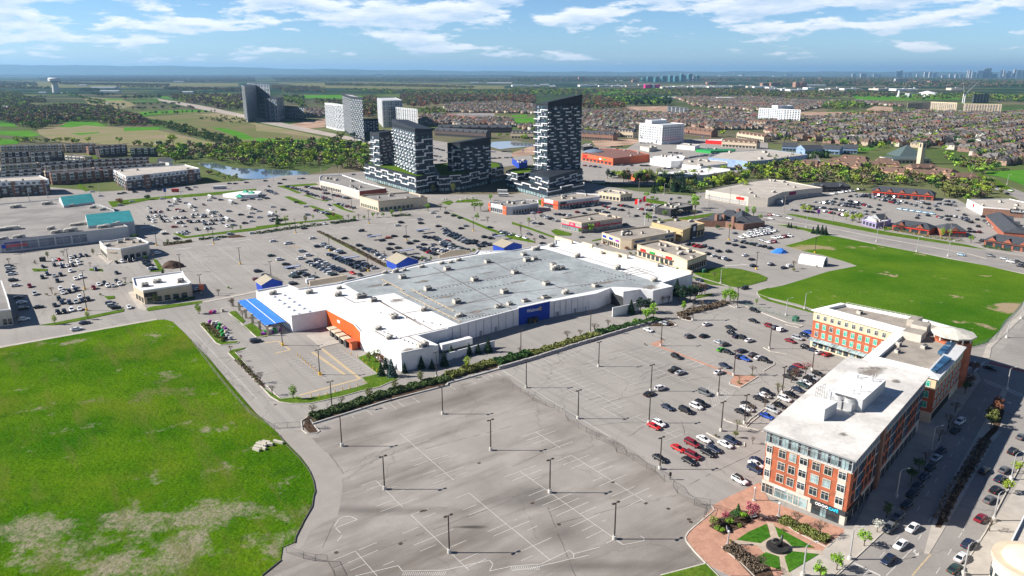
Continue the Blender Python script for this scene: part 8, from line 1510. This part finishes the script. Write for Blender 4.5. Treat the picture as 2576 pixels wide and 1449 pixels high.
wood('R3 900,1235 1250,1265 1500,1240 1650,1285 1850,1250 2250,1200 2576,1150 R4 0,1110 0,1290 R3 2400,1300 2150,1320 1950,1400 1750,1400 1500,1370 1250,1310 1000,1300',9.5,'yyygoodbc',(7,12),'in the belt before the curved shop')
wood('R3 1450,1390 1750,1400 1740,1330 1480,1320',7,'ccd',(9,12),'in the belt before the curved shop',('cone',))
wood('R4 0,1100 200,1085 420,1045 620,1030 630,1060 400,1080 250,1110 0,1145',8,'ccdd',(7,11),'in the conifer belt',('cone','cone','round'))
wood('R1 1560,960 1700,930 2000,960 2576,975 R2 0,930 300,905 850,900 1100,960 1140,1090 1080,1190 720,1150 400,1150 100,1165 0,1150 R1 2576,1145 2300,1120 2000,1085 1750,1120 1600,1050',11.5,'yygggooddbb',(7,12),'in the park round the pond')
wood('R1 2010,1150 2180,1215 2330,1262 2500,1290 2300,1290 2050,1215',11,'yobg',(4,7),'on the near pond bank',('tall','bush'))
wood('R1 2300,1110 2576,1130 R2 0,1150 300,1160 0,1160',12,'obg',(5,7),'in the park round the pond')
wood('R1 0,520 330,560 650,540 1120,560 1180,620 1400,640 1500,735 1150,738 960,690 600,690 560,735 330,775 180,740 0,685',13,'bbbbddoorog',(10,16),'in the big left wood')
wood('R1 0,390 150,430 460,482 460,505 250,500 0,525',16,'bdo',(10,15),'in the big left wood')
wood('R1 0,400 90,395 200,410 310,520 180,560 0,600',18,'bdogy',(10,15),'in the big left wood')
wood('R1 1530,700 1800,765 2100,850 2400,935 2576,965',9,'dddoog',(6,11),'in the hedge line across the fields',hedge=34)
wood('R1 0,890 190,885 250,895 520,900 700,890 760,905',9,'yygo',(7,10),'in the bushes above the townhouses',hedge=16)
wood('R1 1280,930 1400,925 1560,950',9,'dog',(6,9),'in the bushes above the townhouses',hedge=14)
for x,y,h,c in ((1745,930,19,'y'),(1850,985,13,'g'),(2490,1010,18,'y'),(1600,940,10,'w'),(1200,905,11,'g'),(890,905,10,'y'),(1660,1040,9,'y'),(350,905,11,'y'),(600,905,11,'y'),(240,540,22,'g'),(1290,460,18,'y'),(1350,465,18,'o'),(1420,465,20,'d'),(1530,465,22,'d'),(2230,490,20,'y'),(2160,500,18,'o'),(60,590,20,'w'),(1090,535,14,'w'),(1225,570,14,'w'),(2240,1100,9,'y')): g=Q('R1',x,y); WT.append((*g,'round',c,h,'above the left townhouses' if y>880 else 'in the far left fields'))
for x,y,h,c in ((250,1080,17,'y'),(545,1100,18,'y'),(700,1090,14,'y'),(870,1150,15,'g'),(30,1000,16,'y'),(990,880,15,'c'),(860,880,16,'o'),(270,1160,9,'y'),(330,1165,8,'y')): g=Q('R2',x,y); WT.append((*g,'round',c,h,'in the park round the pond'))
FARW=[('R1 1720,430 2000,425 2440,440 2440,580 2200,565 2000,520 1750,480',26,'bbboy',(14,20)),('R1 880,490 1000,520 1250,530',16,'dg',(9,12),24),('R1 1330,522 1500,525',16,'dg',(9,12),22),('R1 1590,512 1830,520',16,'dg',(9,12),22),('R1 1250,575 1500,560 2020,560',17,'bdo',(9,14),30),('R1 1400,625 1650,612 1820,608 2170,592',16,'do',(8,11),18),('R1 950,415 1090,428',20,'d',(12,16),40),('R1 1250,462 1600,450',20,'dob',(14,20),40),('R1 340,445 480,450',20,'d',(10,14),30),('R1 1240,345 1630,348',34,'bd',(16,20),120),('R1 620,400 850,455 1050,500',22,'dg',(8,12),20),('R2 480,490 900,500 1230,560 1230,640 1080,640 900,570',26,'bdoo',(14,20)),('R2 270,440 480,450 500,560 300,500',26,'dog',(12,18)),('R2 1450,430 2000,430 2576,440 2576,505 2000,505 1600,560 1470,520',26,'bbbrdo',(14,20)),('R2 1630,570 1850,560 1950,620 1700,630',22,'ogb',(10,14)),('R2 1080,450 1220,450 1220,660 1080,640',26,'rbod',(14,19)),('R3 0,440 230,440 230,520 0,510',26,'bbr',(14,19)),('R3 700,440 940,450 1160,570 1000,580 700,560',26,'bbrod',(14,20)),('R3 930,470 1250,460 1600,480 1590,530 1180,530',24,'ccdg',(16,20)),('R4 560,520 760,500 980,520 980,550 700,580 560,560',20,'gdo',(12,16)),('R2 0,935 100,940 600,915 900,905 1100,950',18,'obg',(6,10),30),('R3 0,840 110,845 220,870',12,'yg',(6,9),20),('R2 2380,840 2576,850',12,'g',(6,9),20),('R4 1740,750 1850,740 1850,800 1750,790',20,'dbo',(9,12)),('R4 2150,750 2300,740 2300,850 2180,860',20,'dob',(9,12)),('R1 2200,640 2576,660 2576,715 2250,700 2000,665',20,'do',(4,8)),('R4 750,640 1000,625 1200,600',18,'rb',(8,10),25),('R4 330,1000 930,960 1000,980',20,'gd',(7,10),20),('R4 930,985 1180,940 1400,960',20,'gdy',(7,10),20),('R3 2080,830 2350,850',18,'yyg',(9,12),20),('R3 2000,1340 2250,1350 2300,1400',14,'yc',(8,11),15)]
for f_ in FARW: wood(f_[0],f_[1],f_[2],f_[3],'in the distant woods',hedge=f_[4] if len(f_)>4 else None)
BAND=[('R1 600,300 1200,310 1700,320 1700,332 1200,325 600,315',30,'bd'),('R1 1650,350 2430,365 2430,385 1650,370',32,'bdb'),('R1 0,345 500,355 500,362 0,352',30,'bd'),('R1 800,370 1000,372 1000,382 800,380',26,'d'),('R2 700,310 1500,320 2200,345 2200,355 1400,335 700,325',34,'bdo'),('R1 0,218 2576,205 2576,215 0,232',130,'d'),('R1 0,290 360,300 380,335 0,335',50,'bd'),('R1 360,255 1500,235 2560,240 2576,290 1500,290 500,285',58,'bbd'),('R2 170,330 690,350 700,395 300,400 150,350',42,'bbo'),('R2 150,245 1200,235 2576,260 2576,290 1000,280 200,280',70,'dbo'),('R2 900,370 1500,375 2576,380 2576,420 1900,425 1250,410',50,'gdoo'),('R3 0,350 700,370 1500,375 1700,430 1000,430 300,425 0,420',44,'dbog'),('R3 1500,360 2576,365 R4 0,400 1100,420 1300,450 400,450 0,455 R3 2200,445 1700,430',42,'bbdo'),('R4 1300,440 2000,410 2576,450 2576,500 2000,470 1400,470',42,'dgo'),('R4 0,395 900,385 1800,420 1800,435 900,420',55,'db'),('R1 500,215 2576,200 2576,235 500,245',110,'db'),('R2 0,215 2576,215 2576,240 0,235',120,'db'),('R3 0,235 2576,245 2576,285 0,290',110,'db'),('R4 0,250 1200,255 2576,290 2576,345 1500,345 0,320',95,'db')]
for s,sp,mix in BAND: wood(s,sp,list(mix),(sp*.26,sp*.36) if sp>60 else (13,19),'in the distant woods',('round','bush'))
# garden trees among the houses
for zt_,s,sp,an in zones:
    P=PL(s); xs=[p[0] for p in P]; ys=[p[1] for p in P]; n=int(abs(area(P))/(260 if 'crane' in zt_ else 700))
    for i in range(n):
        x=random.uniform(min(xs),max(xs)); y=random.uniform(min(ys),max(ys))
        if inpoly(P,x,y): WT.append((x,y,'round',random.choice('yggoodbbrw' if random.random()<.5 else 'god'),random.uniform(8,12.5),'among the houses'))
for s_ in ('R4 560,640 1200,600','R4 0,900 450,900 900,945','R4 1600,965 2050,1000 2500,1120','R4 300,760 900,730 1500,760','R4 1400,640 2000,650 2500,640','R3 700,640 1250,700','R4 900,830 1500,850 2200,900','R4 1000,700 2576,720'): wood(s_,22,list('ygogdbr'),(8,12),'among the houses',('round',),hedge=22)
WT=[w_ for w_ in WT if vis(w_[0],w_[1],60)]
WT.sort(key=lambda w_:-w_[4]/max(w_[1],1)); ni=0; LIM=max(0,300-sum(1 for p_ in PEND if p_[0].name.startswith(('broadleaf','bare_tree'))))
rest=[]
for (x,y,kd,c,h,zone) in WT:
    if ni<LIM: ni+=1; tree(None,0,0,kd,c,h,zone,1.15 if kd=='round' else 1,raw=(x,y))
    else: rest.append((WP[kd,random.randrange(3)],x,y,0,random.uniform(0,6.28),h*(1.25 if kd!='cone' else 1),h,[lk.index(c),len(lk)]))
tag(merged('woodland',rest,[LM[k_] for k_ in lk]+[bark]),'brown and green spring woods and hedgerows across the plain','woods','woods and hedgerows','stuff')
print('trees',ni,'mass',len(rest),'cars',len(CARS),'houses',len(HL))
# ================================================================ HAZE
hz=bpy.data.meshes.new('haze'); mb=MB(); mb.box((0,40000,-2),(110000,84000,640)); hz=mb.mesh('haze',[])
for i,v in enumerate(hz.vertices): pass
hm=bpy.data.materials.new('haze'); hm.use_nodes=True; N=hm.node_tree.nodes; L=hm.node_tree.links; N.clear(); pv_=N.new('ShaderNodeVolumePrincipled'); pv_.inputs['Color'].default_value=(.34,.62,.95,1); pv_.inputs['Density'].default_value=HAZE; pv_.inputs['Anisotropy'].default_value=.2; o_=N.new('ShaderNodeOutputMaterial'); L.new(pv_.outputs[0],o_.inputs['Volume'])
hz.materials.clear(); hz.materials.append(hm); ho=bpy.data.objects.new('haze',hz); COL.objects.link(ho); tag(ho,'thin blue haze over the distant plain','haze',kind='stuff')
SC.cycles.volume_bounces=0; SC.cycles.max_bounces=5; SC.cycles.diffuse_bounces=2; SC.cycles.glossy_bounces=2; SC.cycles.transparent_max_bounces=6
finish_labels()
for o in bpy.data.objects:
    if '_o' in o: del o['_o']
for m_ in bpy.data.materials:
    if 'out' in m_: del m_['out']
